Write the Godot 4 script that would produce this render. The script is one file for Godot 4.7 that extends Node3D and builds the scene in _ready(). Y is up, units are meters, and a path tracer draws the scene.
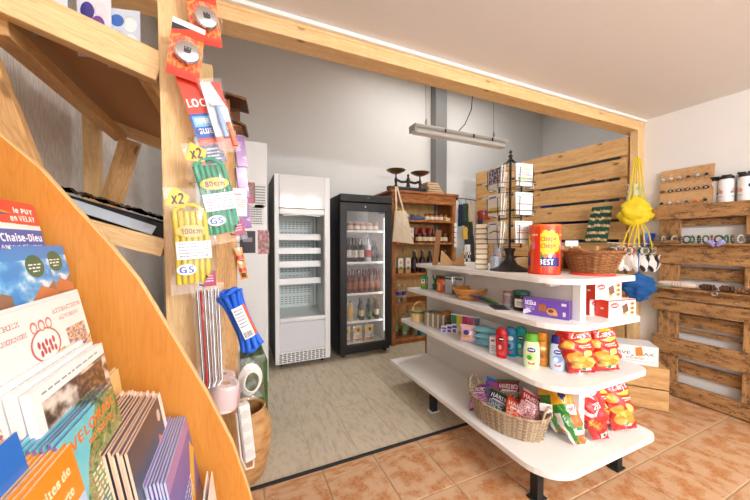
extends Node3D

# A village shop: x runs east, -z runs north, y is up; metres.

class Geo:
	var P := PackedVector3Array()
	var U := PackedVector2Array()
	var G := PackedInt32Array()
	var C := PackedColorArray()
	var col := Color.WHITE
	var mark := 0
	var gid := 1
	var xf := Transform3D()

	func tri(a: Vector3, b: Vector3, c: Vector3, ua := Vector2.ZERO, ub := Vector2.ZERO, uc := Vector2.ZERO, g := -1) -> void:
		P.append(xf * a)
		P.append(xf * b)
		P.append(xf * c)
		U.append(ua)
		U.append(ub)
		U.append(uc)
		for i in 3:
			G.append(g)
			C.append(col)

	func quad(a: Vector3, b: Vector3, c: Vector3, d: Vector3, r := Rect2(0, 0, 1, 1), g := -1) -> void:
		# a top left, b top right, c bottom right, d bottom left, seen from the front
		var e := r.end
		tri(a, b, c, r.position, Vector2(e.x, r.position.y), e, g)
		tri(a, c, d, r.position, e, Vector2(r.position.x, e.y), g)

	func flip(i: int) -> void:
		var p := P[i + 1]
		P[i + 1] = P[i + 2]
		P[i + 2] = p
		var u := U[i + 1]
		U[i + 1] = U[i + 2]
		U[i + 2] = u

	func begin() -> void:
		mark = P.size()

	func closed() -> void:
		# turn a closed shape so that its faces look outwards
		var mid := Vector3.ZERO
		for i in range(mark, P.size()):
			mid += P[i]
		mid /= maxf(1.0, P.size() - mark)
		var vol := 0.0
		for i in range(mark, P.size(), 3):
			vol += (P[i] - mid).dot((P[i + 1] - mid).cross(P[i + 2] - mid))
		if vol > 0.0:
			for i in range(mark, P.size(), 3):
				flip(i)

	func convex(center: Vector3) -> void:
		var c := xf * center
		for i in range(mark, P.size(), 3):
			var n := (P[i + 1] - P[i]).cross(P[i + 2] - P[i])
			if n.dot((P[i] + P[i + 1] + P[i + 2]) / 3.0 - c) > 0.0:
				flip(i)

	func box(c: Vector3, s: Vector3, b := 0.0015, uo := Vector2.ZERO) -> Geo:
		# chamfered box, uv in metres with u along the longest side
		begin()
		var h := s * 0.5
		b = minf(b, minf(h.x, minf(h.y, h.z)) * 0.45)
		var lg := s.max_axis_index()
		var uvw := func(p: Vector3, ax: int) -> Vector2:
			var others := []
			for k in 3:
				if k != ax:
					others.append(k)
			var u: int = others[0]
			var v: int = others[1]
			if v == lg:
				var w := u
				u = v
				v = w
			return Vector2(p[u], p[v] + h[ax] * 0.7) + uo
		var pt := func(ax: int, sg: Vector3) -> Vector3:
			var q := Vector3.ZERO
			for k in 3:
				q[k] = sg[k] * (h[k] if k == ax else h[k] - b)
			return q
		for ax in 3:
			var i := (ax + 1) % 3
			var j := (ax + 2) % 3
			for s0 in [-1.0, 1.0]:
				var q := []
				for t in [[-1.0, -1.0], [1.0, -1.0], [1.0, 1.0], [-1.0, 1.0]]:
					var sg := Vector3.ZERO
					sg[ax] = s0
					sg[i] = t[0]
					sg[j] = t[1]
					q.append(pt.call(ax, sg))
				var uv := []
				for p in q:
					uv.append(uvw.call(p, ax))
				tri(c + q[0], c + q[1], c + q[2], uv[0], uv[1], uv[2])
				tri(c + q[0], c + q[2], c + q[3], uv[0], uv[2], uv[3])
			if b > 0.0:
				for si in [-1.0, 1.0]:
					for sj in [-1.0, 1.0]:
						var q := []
						for sk in [-1.0, 1.0]:
							var sg := Vector3.ZERO
							sg[ax] = sk
							sg[i] = si
							sg[j] = sj
							q.append(pt.call(i, sg))
							q.append(pt.call(j, sg))
						var uv := []
						for p in q:
							uv.append(uvw.call(p, i))
						tri(c + q[0], c + q[1], c + q[3], uv[0], uv[1], uv[3])
						tri(c + q[0], c + q[3], c + q[2], uv[0], uv[3], uv[2])
		if b > 0.0:
			for sx in [-1.0, 1.0]:
				for sy in [-1.0, 1.0]:
					for sz in [-1.0, 1.0]:
						var sg := Vector3(sx, sy, sz)
						tri(c + pt.call(0, sg), c + pt.call(1, sg), c + pt.call(2, sg))
		convex(c)
		return self

	func rotbox(c: Vector3, s: Vector3, basis: Basis, b := 0.0015) -> Geo:
		var keep := xf
		xf = xf * Transform3D(basis, c)
		box(Vector3.ZERO, s, b)
		xf = keep
		return self

	func beam(a: Vector3, b: Vector3, w: float, h: float, bev := 0.0015, up := Vector3.UP) -> Geo:
		# a board from a to b, w wide and h high
		var d := b - a
		var z := d.normalized()
		if absf(z.dot(up)) > 0.98:
			up = Vector3.RIGHT
		var x := up.cross(z).normalized()
		var y := z.cross(x)
		return rotbox((a + b) * 0.5, Vector3(w, h, d.length()), Basis(x, y, z), bev)

	func lathe(prof: Array, seg := 16, c := Vector3.ZERO, r := Rect2(0, 0, 1, 1), sx := 1.0, sz := 1.0) -> Geo:
		begin()
		gid += 1
		var n := prof.size()
		var y0: float = prof[0].y
		var y1: float = prof[n - 1].y
		var lo := minf(y0, y1)
		var hi := maxf(y0, y1)
		for p in prof:
			lo = minf(lo, p.y)
			hi = maxf(hi, p.y)
		for i in n - 1:
			var a: Vector2 = prof[i]
			var b: Vector2 = prof[i + 1]
			if i > 0:
				var e: Vector2 = a - prof[i - 1]
				if absf(e.angle_to(b - a)) > 0.7:
					gid += 1
			for k in seg:
				var t0 := TAU * k / seg
				var t1 := TAU * (k + 1) / seg
				var va := r.position.y + r.size.y * (1.0 - (a.y - lo) / maxf(1e-6, hi - lo))
				var vb := r.position.y + r.size.y * (1.0 - (b.y - lo) / maxf(1e-6, hi - lo))
				var u0 := r.position.x + r.size.x * k / seg
				var u1 := r.position.x + r.size.x * (k + 1) / seg
				var p00 := c + Vector3(sin(t0) * a.x * sx, a.y, cos(t0) * a.x * sz)
				var p01 := c + Vector3(sin(t1) * a.x * sx, a.y, cos(t1) * a.x * sz)
				var p10 := c + Vector3(sin(t0) * b.x * sx, b.y, cos(t0) * b.x * sz)
				var p11 := c + Vector3(sin(t1) * b.x * sx, b.y, cos(t1) * b.x * sz)
				if a.x > 1e-5:
					tri(p00, p01, p11, Vector2(u0, va), Vector2(u1, va), Vector2(u1, vb), gid)
				if b.x > 1e-5:
					tri(p00, p11, p10, Vector2(u0, va), Vector2(u1, vb), Vector2(u0, vb), gid)
		gid += 1
		closed()
		return self

	func sleeve(r0: float, r1: float, y0: float, y1: float, a0: float, a1: float, r: Rect2, seg := 10, sx := 1.0, sz := 1.0) -> Geo:
		# a label wrapped round a lathed body, from angle a0 to a1 (0 faces +z, growing to +x)
		gid += 1
		for k in seg:
			var t0 := lerpf(a0, a1, float(k) / seg)
			var t1 := lerpf(a0, a1, float(k + 1) / seg)
			var u0 := r.position.x + r.size.x * k / seg
			var uw := r.size.x / seg
			quad(Vector3(sin(t0) * r1 * sx, y1, cos(t0) * r1 * sz), Vector3(sin(t1) * r1 * sx, y1, cos(t1) * r1 * sz), Vector3(sin(t1) * r0 * sx, y0, cos(t1) * r0 * sz), Vector3(sin(t0) * r0 * sx, y0, cos(t0) * r0 * sz), Rect2(u0, r.position.y, uw, r.size.y), gid)
		gid += 1
		return self

	func tube(pts: Array, rad, seg := 6, loop := false) -> Geo:
		begin()
		gid += 1
		var n := pts.size()
		var rings := []
		var nrm := Vector3.ZERO
		for i in n:
			var t: Vector3
			if loop:
				t = pts[(i + 1) % n] - pts[(i + n - 1) % n]
			else:
				t = pts[mini(i + 1, n - 1)] - pts[maxi(i - 1, 0)]
			t = t.normalized()
			if nrm == Vector3.ZERO:
				nrm = t.cross(Vector3.UP if absf(t.y) < 0.9 else Vector3.RIGHT).normalized()
			nrm = (nrm - t * nrm.dot(t)).normalized()
			var bi := t.cross(nrm)
			var rr: float = rad[i] if rad is Array else rad
			var ring := []
			for k in seg:
				var an := TAU * k / seg
				ring.append(pts[i] + (nrm * cos(an) + bi * sin(an)) * rr)
			rings.append(ring)
		for i in (n if loop else n - 1):
			var ra: Array = rings[i]
			var rb: Array = rings[(i + 1) % n]
			for k in seg:
				var k2 := (k + 1) % seg
				tri(ra[k], ra[k2], rb[k2], Vector2(i, k) * 0.1, Vector2(i, k + 1) * 0.1, Vector2(i + 1, k + 1) * 0.1, gid)
				tri(ra[k], rb[k2], rb[k], Vector2(i, k) * 0.1, Vector2(i + 1, k + 1) * 0.1, Vector2(i + 1, k) * 0.1, gid)
		if not loop:
			for k in range(1, seg - 1):
				tri(rings[0][0], rings[0][k + 1], rings[0][k])
				tri(rings[n - 1][0], rings[n - 1][k], rings[n - 1][k + 1])
		gid += 1
		closed()
		return self

	func extrude(poly: Array, depth: float, r := Rect2(0, 0, 1, 1), uvm := false) -> Geo:
		# polygon in x, y pushed along z, centred on z = 0
		begin()
		var pk := PackedVector2Array(poly)
		var ix := Geometry2D.triangulate_polygon(pk)
		var lo := pk[0]
		var hi := pk[0]
		for p in pk:
			lo = lo.min(p)
			hi = hi.max(p)
		var uv := func(p: Vector2) -> Vector2:
			if uvm:
				return p
			return Vector2(r.position.x + r.size.x * (p.x - lo.x) / (hi.x - lo.x), r.position.y + r.size.y * (1.0 - (p.y - lo.y) / (hi.y - lo.y)))
		for s in [0.5, -0.5]:
			var z: float = s * depth
			for i in range(0, ix.size(), 3):
				var a := pk[ix[i]]
				var b := pk[ix[i + 1]]
				var c := pk[ix[i + 2]]
				if ((b - a).cross(c - a) > 0.0) == (s > 0.0):
					var w := b
					b = c
					c = w
				tri(Vector3(a.x, a.y, z), Vector3(b.x, b.y, z), Vector3(c.x, c.y, z), uv.call(a), uv.call(b), uv.call(c))
		var ccw := 0.0
		for i in pk.size():
			ccw += pk[i].cross(pk[(i + 1) % pk.size()])
		for i in pk.size():
			var a := pk[i]
			var b := pk[(i + 1) % pk.size()]
			if ccw < 0.0:
				var w := a
				a = b
				b = w
			quad(Vector3(b.x, b.y, -depth / 2), Vector3(b.x, b.y, depth / 2), Vector3(a.x, a.y, depth / 2), Vector3(a.x, a.y, -depth / 2), Rect2(uv.call(a), Vector2(0.001, 0.001)))
			for t in [P.size() - 6, P.size() - 3]:
				var nn := (P[t + 1] - P[t]).cross(P[t + 2] - P[t])
				var out := xf.basis * Vector3(b.y - a.y, a.x - b.x, 0)
				if nn.dot(out) > 0.0:
					flip(t)
		return self

	func grid(f: Callable, nu: int, nv: int, r := Rect2(0, 0, 1, 1), g := -2) -> Geo:
		# f(u, v) -> Vector3 over the unit square, v downwards, seen from the front
		var gg := g
		if g == -2:
			gid += 1
			gg = gid
		var pts := []
		for j in nv + 1:
			for i in nu + 1:
				pts.append(f.call(float(i) / nu, float(j) / nv))
		for j in nv:
			for i in nu:
				var k := j * (nu + 1) + i
				quad(pts[k], pts[k + 1], pts[k + nu + 2], pts[k + nu + 1], Rect2(r.position.x + r.size.x * i / nu, r.position.y + r.size.y * j / nv, r.size.x / nu, r.size.y / nv), gg)
		return self

	func bag(w: float, h: float, d: float, fr: Rect2, bk: Rect2, sd := 1, nu := 12, nv := 16, crumple := 0.006, tuck := 0.0) -> Geo:
		# a filled film bag standing on its lower seam, front towards +z
		var nz := FastNoiseLite.new()
		nz.seed = sd
		nz.frequency = 9.0
		var shape := func(u: float, v: float, s: float) -> Vector3:
			var e := pow(clampf(sin(PI * clampf((v - 0.06) / 0.88, 0.0, 1.0)), 0.0, 1.0), 0.55)
			var q := 1.0 - pow(absf(2.0 * u - 1.0), 2.6)
			var inset := 1.0 - 0.07 * e
			var x := (u - 0.5) * w * inset * (1.0 - tuck * smoothstep(0.62, 1.0, v) - tuck * 0.45 * smoothstep(0.3, 0.0, v))
			x += nz.get_noise_2d(v * h * 2.5, u * 0.2 + 3.0) * crumple * 1.2
			var edge := clampf(minf(minf(u, 1.0 - u), minf(v, 1.0 - v)) * 9.0, 0.0, 1.0)
			var z := s * (d * 0.5 * e * q + 0.0008) + nz.get_noise_3d(u * w * 3.0 + s * 9.0, v * h * 3.0, 0.5) * crumple * edge * s
			z += nz.get_noise_2d(u * w * 2.0, v * h * 2.0 + 7.0) * crumple * 0.8
			return Vector3(x, h * (1.0 - v), z)
		grid(func(u, v): return shape.call(u, v, 1.0), nu, nv, fr)
		grid(func(u, v): return shape.call(1.0 - u, v, -1.0), nu, nv, bk)
		return self

	func sack(h: float, rx: float, rz: float, prof: Array, sd := 1, lump := 0.02) -> Geo:
		# a soft closed bag: prof holds the width at even heights from the bottom up
		begin()
		gid += 1
		var nz := FastNoiseLite.new()
		nz.seed = sd
		nz.frequency = 4.0
		var nu := 26
		var nv := 18
		var pts := []
		for j in nv + 1:
			var v := float(j) / nv
			var t := v * (prof.size() - 1)
			var i := mini(int(t), prof.size() - 2)
			var w: float = lerpf(prof[i], prof[i + 1], smoothstep(0.0, 1.0, t - i))
			for k in nu:
				var an := TAU * k / nu
				var d := Vector3(cos(an), 0, sin(an))
				var q := 1.0 + nz.get_noise_3d(d.x * 0.35, v * 0.9, d.z * 0.35) * lump * 22.0 + 0.06 * sin(an * 7.0 + v * 3.0 + sd) * (1.0 - absf(2.0 * v - 1.0) * 0.4)
				pts.append(Vector3(d.x * rx * w * q, v * h, d.z * rz * w * q))
		for j in nv:
			for k in nu:
				var k2 := (k + 1) % nu
				tri(pts[j * nu + k], pts[j * nu + k2], pts[(j + 1) * nu + k2], Vector2.ZERO, Vector2.ZERO, Vector2.ZERO, gid)
				tri(pts[j * nu + k], pts[(j + 1) * nu + k2], pts[(j + 1) * nu + k], Vector2.ZERO, Vector2.ZERO, Vector2.ZERO, gid)
		gid += 1
		closed()
		return self

	func pbox(s: Vector3, faces: Dictionary, c := Vector3.ZERO) -> Geo:
		# a printed carton resting on its base; faces: front, back, left, right, top, bottom, other -> Rect2
		var x := s.x / 2
		var z := s.z / 2
		var y := s.y
		var o: Rect2 = faces.get("other", Rect2(0, 0, 0.001, 0.001))
		var a := [Vector3(-x, y, z), Vector3(x, y, z), Vector3(x, 0, z), Vector3(-x, 0, z), Vector3(-x, y, -z), Vector3(x, y, -z), Vector3(x, 0, -z), Vector3(-x, 0, -z)]
		for i in 8:
			a[i] += c
		quad(a[0], a[1], a[2], a[3], faces.get("front", o))
		quad(a[5], a[4], a[7], a[6], faces.get("back", o))
		quad(a[4], a[0], a[3], a[7], faces.get("left", o))
		quad(a[1], a[5], a[6], a[2], faces.get("right", o))
		quad(a[4], a[5], a[1], a[0], faces.get("top", o))
		quad(a[3], a[2], a[6], a[7], faces.get("bottom", o))
		return self

	func mesh() -> ArrayMesh:
		var st := SurfaceTool.new()
		st.begin(Mesh.PRIMITIVE_TRIANGLES)
		for i in P.size():
			st.set_smooth_group(G[i])
			st.set_color(C[i])
			st.set_uv(U[i])
			st.add_vertex(P[i])
		st.generate_normals()
		return st.commit()


var M := {}
var rng := RandomNumberGenerator.new()
var used := {}
var art: Image
var art_x := 4
var art_y := 4
var art_row := 0
var glyphs := {}
var art_mats := []
const ART := 2048


func V(x: float, y: float, n: float) -> Vector3:
	return Vector3(x, y, -n)


func numbered(called: String) -> String:
	if not used.has(called):
		used[called] = 0
		return called
	used[called] += 1
	return "%s_%03d" % [called, used[called]]


func thing(called: String, label: String, category: String, at := Vector3.ZERO, turn := 0.0, group := "") -> Node3D:
	var o := Node3D.new()
	o.name = numbered(called)
	add_child(o)
	o.position = at
	o.rotation.y = turn
	o.set_meta("label", label)
	o.set_meta("category", category)
	if group:
		o.set_meta("group", group)
	return o


func part(parent: Node3D, called: String, g, m: Material, label := "") -> MeshInstance3D:
	var o := MeshInstance3D.new()
	o.name = called
	o.mesh = g.mesh() if g is Geo else g
	o.material_override = m
	parent.add_child(o, true)
	if label:
		o.set_meta("label", label)
	return o


func solo(called: String, g, m: Material, label: String, category: String, at := Vector3.ZERO, turn := 0.0, group := "") -> MeshInstance3D:
	# a thing that is one mesh
	var o := MeshInstance3D.new()
	o.name = numbered(called)
	o.mesh = g.mesh() if g is Geo else g
	o.material_override = m
	add_child(o)
	o.position = at
	o.rotation.y = turn
	o.set_meta("label", label)
	o.set_meta("category", category)
	if group:
		o.set_meta("group", group)
	return o


func copy(src: Node3D, at: Vector3, turn: float, label: String, group := "") -> Node3D:
	var base: String = src.name
	if base.length() > 4 and base.substr(base.length() - 4, 1) == "_" and base.right(3).is_valid_int():
		base = base.substr(0, base.length() - 4)
	var o: Node3D = src.duplicate()
	o.name = numbered(base)
	add_child(o)
	o.transform = Transform3D(Basis(Vector3.UP, turn), at)
	o.set_meta("label", label)
	if group:
		o.set_meta("group", group)
	return o


func setting(called: String, g, m: Material) -> Node3D:
	var o: Node3D
	if g == null:
		o = Node3D.new()
	else:
		var mi := MeshInstance3D.new()
		mi.mesh = g.mesh() if g is Geo else g
		mi.material_override = m
		o = mi
	o.name = called
	add_child(o)
	o.set_meta("kind", "structure")
	return o


func stuff(o: Node3D) -> Node3D:
	o.set_meta("kind", "stuff")
	return o


func rgb(r: int, g: int, b: int) -> Color:
	return Color8(r, g, b)


func mat(c: Color, rough := 0.6, metal := 0.0) -> StandardMaterial3D:
	var m := StandardMaterial3D.new()
	m.albedo_color = c
	m.roughness = rough
	m.metallic = metal
	return m


func clear(c: Color, alpha := 0.12, rough := 0.05) -> StandardMaterial3D:
	var m := mat(Color(c.r, c.g, c.b, alpha), rough)
	m.transparency = BaseMaterial3D.TRANSPARENCY_ALPHA
	return m


func tex_mat(im: Image, rough := 0.6, scale := Vector3.ONE) -> StandardMaterial3D:
	var m := mat(Color.WHITE, rough)
	m.albedo_texture = ImageTexture.create_from_image(im)
	m.uv1_scale = scale
	return m


func printed(rough := 0.45, coat := 0.0) -> StandardMaterial3D:
	# the shared sheet of printed matter
	var m := mat(Color.WHITE, rough)
	if coat > 0.0:
		m.clearcoat_enabled = true
		m.clearcoat = coat
		m.clearcoat_roughness = 0.15
	art_mats.append(m)
	return m


# ---- painting of flat print: everything is laid out in 0..1 of its own slot

func slot(w: int, h: int) -> Rect2i:
	if art_x + w + 4 > ART:
		art_x = 4
		art_y += art_row + 4
		art_row = 0
	var r := Rect2i(art_x, art_y, w, h)
	art_x += w + 4
	art_row = maxi(art_row, h)
	return r


func uv(r: Rect2i, x := 0.0, y := 0.0, w := 1.0, h := 1.0) -> Rect2:
	return Rect2((r.position.x + 0.7 + x * (r.size.x - 1.4)) / ART, (r.position.y + 0.7 + y * (r.size.y - 1.4)) / ART, w * (r.size.x - 1.4) / ART, h * (r.size.y - 1.4) / ART)


func p_rect(r: Rect2i, x: float, y: float, w: float, h: float, c: Color) -> void:
	var a := r.position + Vector2i(roundi(x * r.size.x), roundi(y * r.size.y))
	var b := r.position + Vector2i(roundi((x + w) * r.size.x), roundi((y + h) * r.size.y))
	art.fill_rect(Rect2i(a, b - a).intersection(r), c)


func p_poly(r: Rect2i, pts: Array, c: Color) -> void:
	var q := PackedVector2Array()
	var lo := Vector2(1e9, 1e9)
	var hi := -lo
	for p in pts:
		var w: Vector2 = Vector2(r.position) + p * Vector2(r.size)
		q.append(w)
		lo = lo.min(w)
		hi = hi.max(w)
	for y in range(maxi(int(lo.y), r.position.y), mini(int(hi.y) + 1, r.end.y)):
		for x in range(maxi(int(lo.x), r.position.x), mini(int(hi.x) + 1, r.end.x)):
			if Geometry2D.is_point_in_polygon(Vector2(x + 0.5, y + 0.5), q):
				art.set_pixel(x, y, c)


func p_ell(r: Rect2i, cx: float, cy: float, rx: float, ry: float, c: Color) -> void:
	var o := Vector2(r.position) + Vector2(cx, cy) * Vector2(r.size)
	var e := Vector2(rx, ry) * Vector2(r.size)
	for y in range(maxi(int(o.y - e.y), r.position.y), mini(int(o.y + e.y) + 1, r.end.y)):
		for x in range(maxi(int(o.x - e.x), r.position.x), mini(int(o.x + e.x) + 1, r.end.x)):
			var d := (Vector2(x + 0.5, y + 0.5) - o) / e
			if d.length_squared() <= 1.0:
				art.set_pixel(x, y, c)


func p_noise(r: Rect2i, x: float, y: float, w: float, h: float, cols: Array, freq: float, sd: int) -> void:
	# mottled picture matter in a few flat colours
	var nz := FastNoiseLite.new()
	nz.seed = sd
	nz.frequency = freq
	nz.fractal_octaves = 4
	var a := r.position + Vector2i(roundi(x * r.size.x), roundi(y * r.size.y))
	var b := r.position + Vector2i(roundi((x + w) * r.size.x), roundi((y + h) * r.size.y))
	for py in range(a.y, b.y):
		for px in range(a.x, b.x):
			var t := clampf(nz.get_noise_2d(px, py) * 1.1 + 0.5, 0.0, 0.999) * (cols.size() - 1)
			var i := int(t)
			var c0: Color = cols[i]
			art.set_pixel(px, py, c0.lerp(cols[i + 1], t - i))


func glyph_tris(text: String, bold: bool, serif: bool) -> Array:
	var key := text + str(bold) + str(serif)
	if not glyphs.has(key):
		var f := SystemFont.new()
		f.font_names = PackedStringArray(["Droid Serif" if serif else "Droid Sans"])
		f.font_weight = 700 if bold else 400
		var tm := TextMesh.new()
		tm.font = f
		tm.font_size = 40
		tm.pixel_size = 0.025
		tm.depth = 0.0
		tm.curve_step = 2.0
		tm.text = text
		var ar := tm.surface_get_arrays(0)
		var vs: PackedVector3Array = ar[Mesh.ARRAY_VERTEX]
		var ix: PackedInt32Array = ar[Mesh.ARRAY_INDEX] if ar[Mesh.ARRAY_INDEX] != null else PackedInt32Array(range(vs.size()))
		var out := PackedVector2Array()
		var lo := Vector2(1e9, 1e9)
		var hi := -lo
		for i in ix:
			var p := Vector2(vs[i].x, vs[i].y)
			out.append(p)
			lo = lo.min(p)
			hi = hi.max(p)
		for i in out.size():
			out[i] = (out[i] - (lo + hi) * 0.5) / maxf(0.001, hi.y - lo.y)
		glyphs[key] = [out, (hi.x - lo.x) / maxf(0.001, hi.y - lo.y)]
	return glyphs[key]


func p_text(r: Rect2i, text: String, cx: float, cy: float, width: float, height: float, c: Color, bold := true, turn := 0.0, serif := false) -> void:
	# the words fill width x height (as shares of the slot) round the middle cx, cy
	var gt := glyph_tris(text, bold, serif)
	var v: PackedVector2Array = gt[0]
	var asp: float = gt[1]
	var sx := width * r.size.x / asp
	var sy := height * r.size.y
	var o := Vector2(r.position) + Vector2(cx, cy) * Vector2(r.size)
	for i in range(0, v.size(), 3):
		var q := []
		for k in 3:
			q.append(o + Vector2(v[i + k].x * sx, -v[i + k].y * sy).rotated(turn))
		var a: Vector2 = q[0]
		var b: Vector2 = q[1]
		var d: Vector2 = q[2]
		var lo := a.min(b).min(d)
		var hi := a.max(b).max(d)
		for y in range(maxi(int(lo.y), r.position.y), mini(int(hi.y) + 1, r.end.y)):
			for x in range(maxi(int(lo.x), r.position.x), mini(int(hi.x) + 1, r.end.x)):
				var p := Vector2(x + 0.5, y + 0.5)
				var e0 := (b - a).cross(p - a)
				var e1 := (d - b).cross(p - b)
				var e2 := (a - d).cross(p - d)
				if (e0 >= -0.3 and e1 >= -0.3 and e2 >= -0.3) or (e0 <= 0.3 and e1 <= 0.3 and e2 <= 0.3):
					art.set_pixel(x, y, c)


func lines(r: Rect2i, x: float, y: float, w: float, n: int, step: float, c: Color) -> void:
	# rows of words too small to read, as broken strokes
	for i in n:
		var p := x
		while p < x + w - 0.02:
			var l := rng.randf_range(0.03, 0.09)
			p_rect(r, p, y + i * step, minf(l, x + w - p), step * 0.45, c)
			p += l + 0.02


func wood(w: int, h: int, light: Color, dark: Color, sd: int, knots := 3, streak := 1.0, stain := Color(0, 0, 0, 0)) -> Image:
	# grain along x, repeats without a seam along x
	var im := Image.create(w, h, false, Image.FORMAT_RGB8)
	var n1 := FastNoiseLite.new()
	n1.seed = sd
	n1.frequency = 0.02
	n1.fractal_octaves = 3
	var n2 := FastNoiseLite.new()
	n2.seed = sd + 5
	n2.frequency = 0.35
	n2.fractal_octaves = 2
	var kr := RandomNumberGenerator.new()
	kr.seed = sd
	var ks := []
	for i in knots:
		ks.append([Vector2(kr.randf_range(0.15, 0.85) * w, kr.randf_range(0.15, 0.85) * h), kr.randf_range(4.0, 9.0)])
	for y in h:
		for x in w:
			var q := smoothstep(0.8, 1.0, float(x) / w)
			var yy := float(y)
			var kd := 0.0
			for k in ks:
				var d: Vector2 = Vector2(x, y) - k[0]
				d.x *= 0.45
				var e := d.length() / float(k[1])
				yy += signf(d.y) * 7.0 * exp(-e * e * 0.25)
				if e < 1.6:
					kd = maxf(kd, 1.0 - smoothstep(0.7, 1.5, e) * 0.9)
			var a := lerpf(n1.get_noise_2d(x * 0.12, yy * 1.1), n1.get_noise_2d((x - w) * 0.12, yy * 1.1), q)
			var b := lerpf(n2.get_noise_2d(x * 0.03, yy), n2.get_noise_2d((x - w) * 0.03, yy), q)
			var rings := sin(a * 26.0 + yy * 0.05) * 0.5 + 0.5
			var t := clampf((0.28 + 0.35 * a + 0.3 * pow(rings, 3.0) + 0.35 * b) * streak, 0.0, 1.0)
			var c := light.lerp(dark, t)
			c = c.lerp(dark.darkened(0.35), kd * 0.75)
			if stain.a > 0.0:
				var s := lerpf(n1.get_noise_2d(x * 0.5 + 900.0, y * 1.6), n1.get_noise_2d((x - w) * 0.5 + 900.0, y * 1.6), q)
				var fine := lerpf(n2.get_noise_2d(x * 0.15, y * 0.6 + 300.0), n2.get_noise_2d((x - w) * 0.15, y * 0.6 + 300.0), q)
				var st := smoothstep(0.12, 0.55, s + fine * 0.7)
				c = c.lerp(Color(stain.r, stain.g, stain.b), st * stain.a)
			im.set_pixel(x, y, c)
	return im


func mottle(w: int, h: int, cols: Array, freq: float, sd: int, stretch := Vector2.ONE, fine := 0.0) -> Image:
	var im := Image.create(w, h, false, Image.FORMAT_RGB8)
	var nz := FastNoiseLite.new()
	nz.seed = sd
	nz.frequency = freq
	nz.fractal_octaves = 5
	for y in h:
		for x in w:
			var qx := smoothstep(0.75, 1.0, float(x) / w)
			var qy := smoothstep(0.75, 1.0, float(y) / h)
			var s := stretch
			var a := lerpf(nz.get_noise_2d(x * s.x, y * s.y), nz.get_noise_2d((x - w) * s.x, y * s.y), qx)
			var b := lerpf(nz.get_noise_2d(x * s.x, (y - h) * s.y), nz.get_noise_2d((x - w) * s.x, (y - h) * s.y), qx)
			var t := clampf(lerpf(a, b, qy) + 0.5 + (hash(Vector2i(x, y)) % 1000 / 1000.0 - 0.5) * fine, 0.0, 0.999) * (cols.size() - 1)
			var i := int(t)
			var c0: Color = cols[i]
			im.set_pixel(x, y, c0.lerp(cols[i + 1], t - i))
	return im


func _ready() -> void:
	rng.seed = 7
	art = Image.create(ART, ART, false, Image.FORMAT_RGB8)
	art.fill(Color.WHITE)
	view_and_light()
	materials()
	room()
	header_and_partition()
	leaflet_rack()
	wooden_unit()
	left_corner()
	open_cooler()
	glass_fridge()
	bookcase()
	hanging_cloth()
	lamp_and_column()
	gondola()
	gondola_top()
	gondola_second()
	gondola_third()
	gondola_bottom()
	by_partition()
	pallet_shelf()
	var t := ImageTexture.create_from_image(art)
	for m in art_mats:
		m.albedo_texture = t


func view_and_light() -> void:
	var cam := Camera3D.new()
	cam.name = "camera"
	add_child(cam)
	cam.position = Vector3(0, 1.3, 0)
	cam.rotation_degrees = Vector3(-1.3, -24.0, 0)
	cam.fov = 78.69
	cam.near = 0.02
	cam.current = true
	var env := Environment.new()
	env.background_mode = Environment.BG_SKY
	var sky := Sky.new()
	var sm := ProceduralSkyMaterial.new()
	sm.sky_top_color = Color(0.55, 0.68, 0.85)
	sm.sky_horizon_color = Color(0.85, 0.88, 0.92)
	sm.ground_bottom_color = Color(0.5, 0.48, 0.45)
	sm.ground_horizon_color = Color(0.7, 0.68, 0.66)
	sky.sky_material = sm
	env.sky = sky
	env.tonemap_mode = Environment.TONE_MAPPER_LINEAR
	env.tonemap_exposure = 1.22
	env.sdfgi_enabled = true
	env.ssao_enabled = true
	env.ssil_enabled = true
	var we := WorldEnvironment.new()
	we.name = "environment"
	we.environment = env
	add_child(we)
	# daylight that comes in through the shop window behind the camera
	daylight("shop_window_daylight", V(1.35, 1.45, -2.5), Vector3.ZERO, Vector2(3.3, 1.7), 0.8, Color(0.96, 0.98, 1.0))
	# daylight through the glazed shop door in the west wall, south of the rack
	daylight("shop_door_daylight", V(-0.72, 1.15, -1.45), Vector3(0, -90, 0), Vector2(1.1, 1.9), 0.65, Color(0.96, 0.98, 1.0))
	# the roof light over the back room
	daylight("roof_light_daylight", V(2.6, 3.66, 2.95), Vector3(-90, 0, 0), Vector2(2.2, 0.8), 1.7, Color(1.0, 0.98, 0.95))


func daylight(called: String, at: Vector3, turn: Vector3, size: Vector2, energy: float, c: Color) -> void:
	var a := AreaLight3D.new()
	a.name = called
	a.area_size = size
	a.area_normalize_energy = false
	a.light_energy = energy
	a.light_color = c
	a.shadow_enabled = true
	a.area_range = 12.0
	add_child(a)
	a.position = at
	a.rotation_degrees = turn


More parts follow.
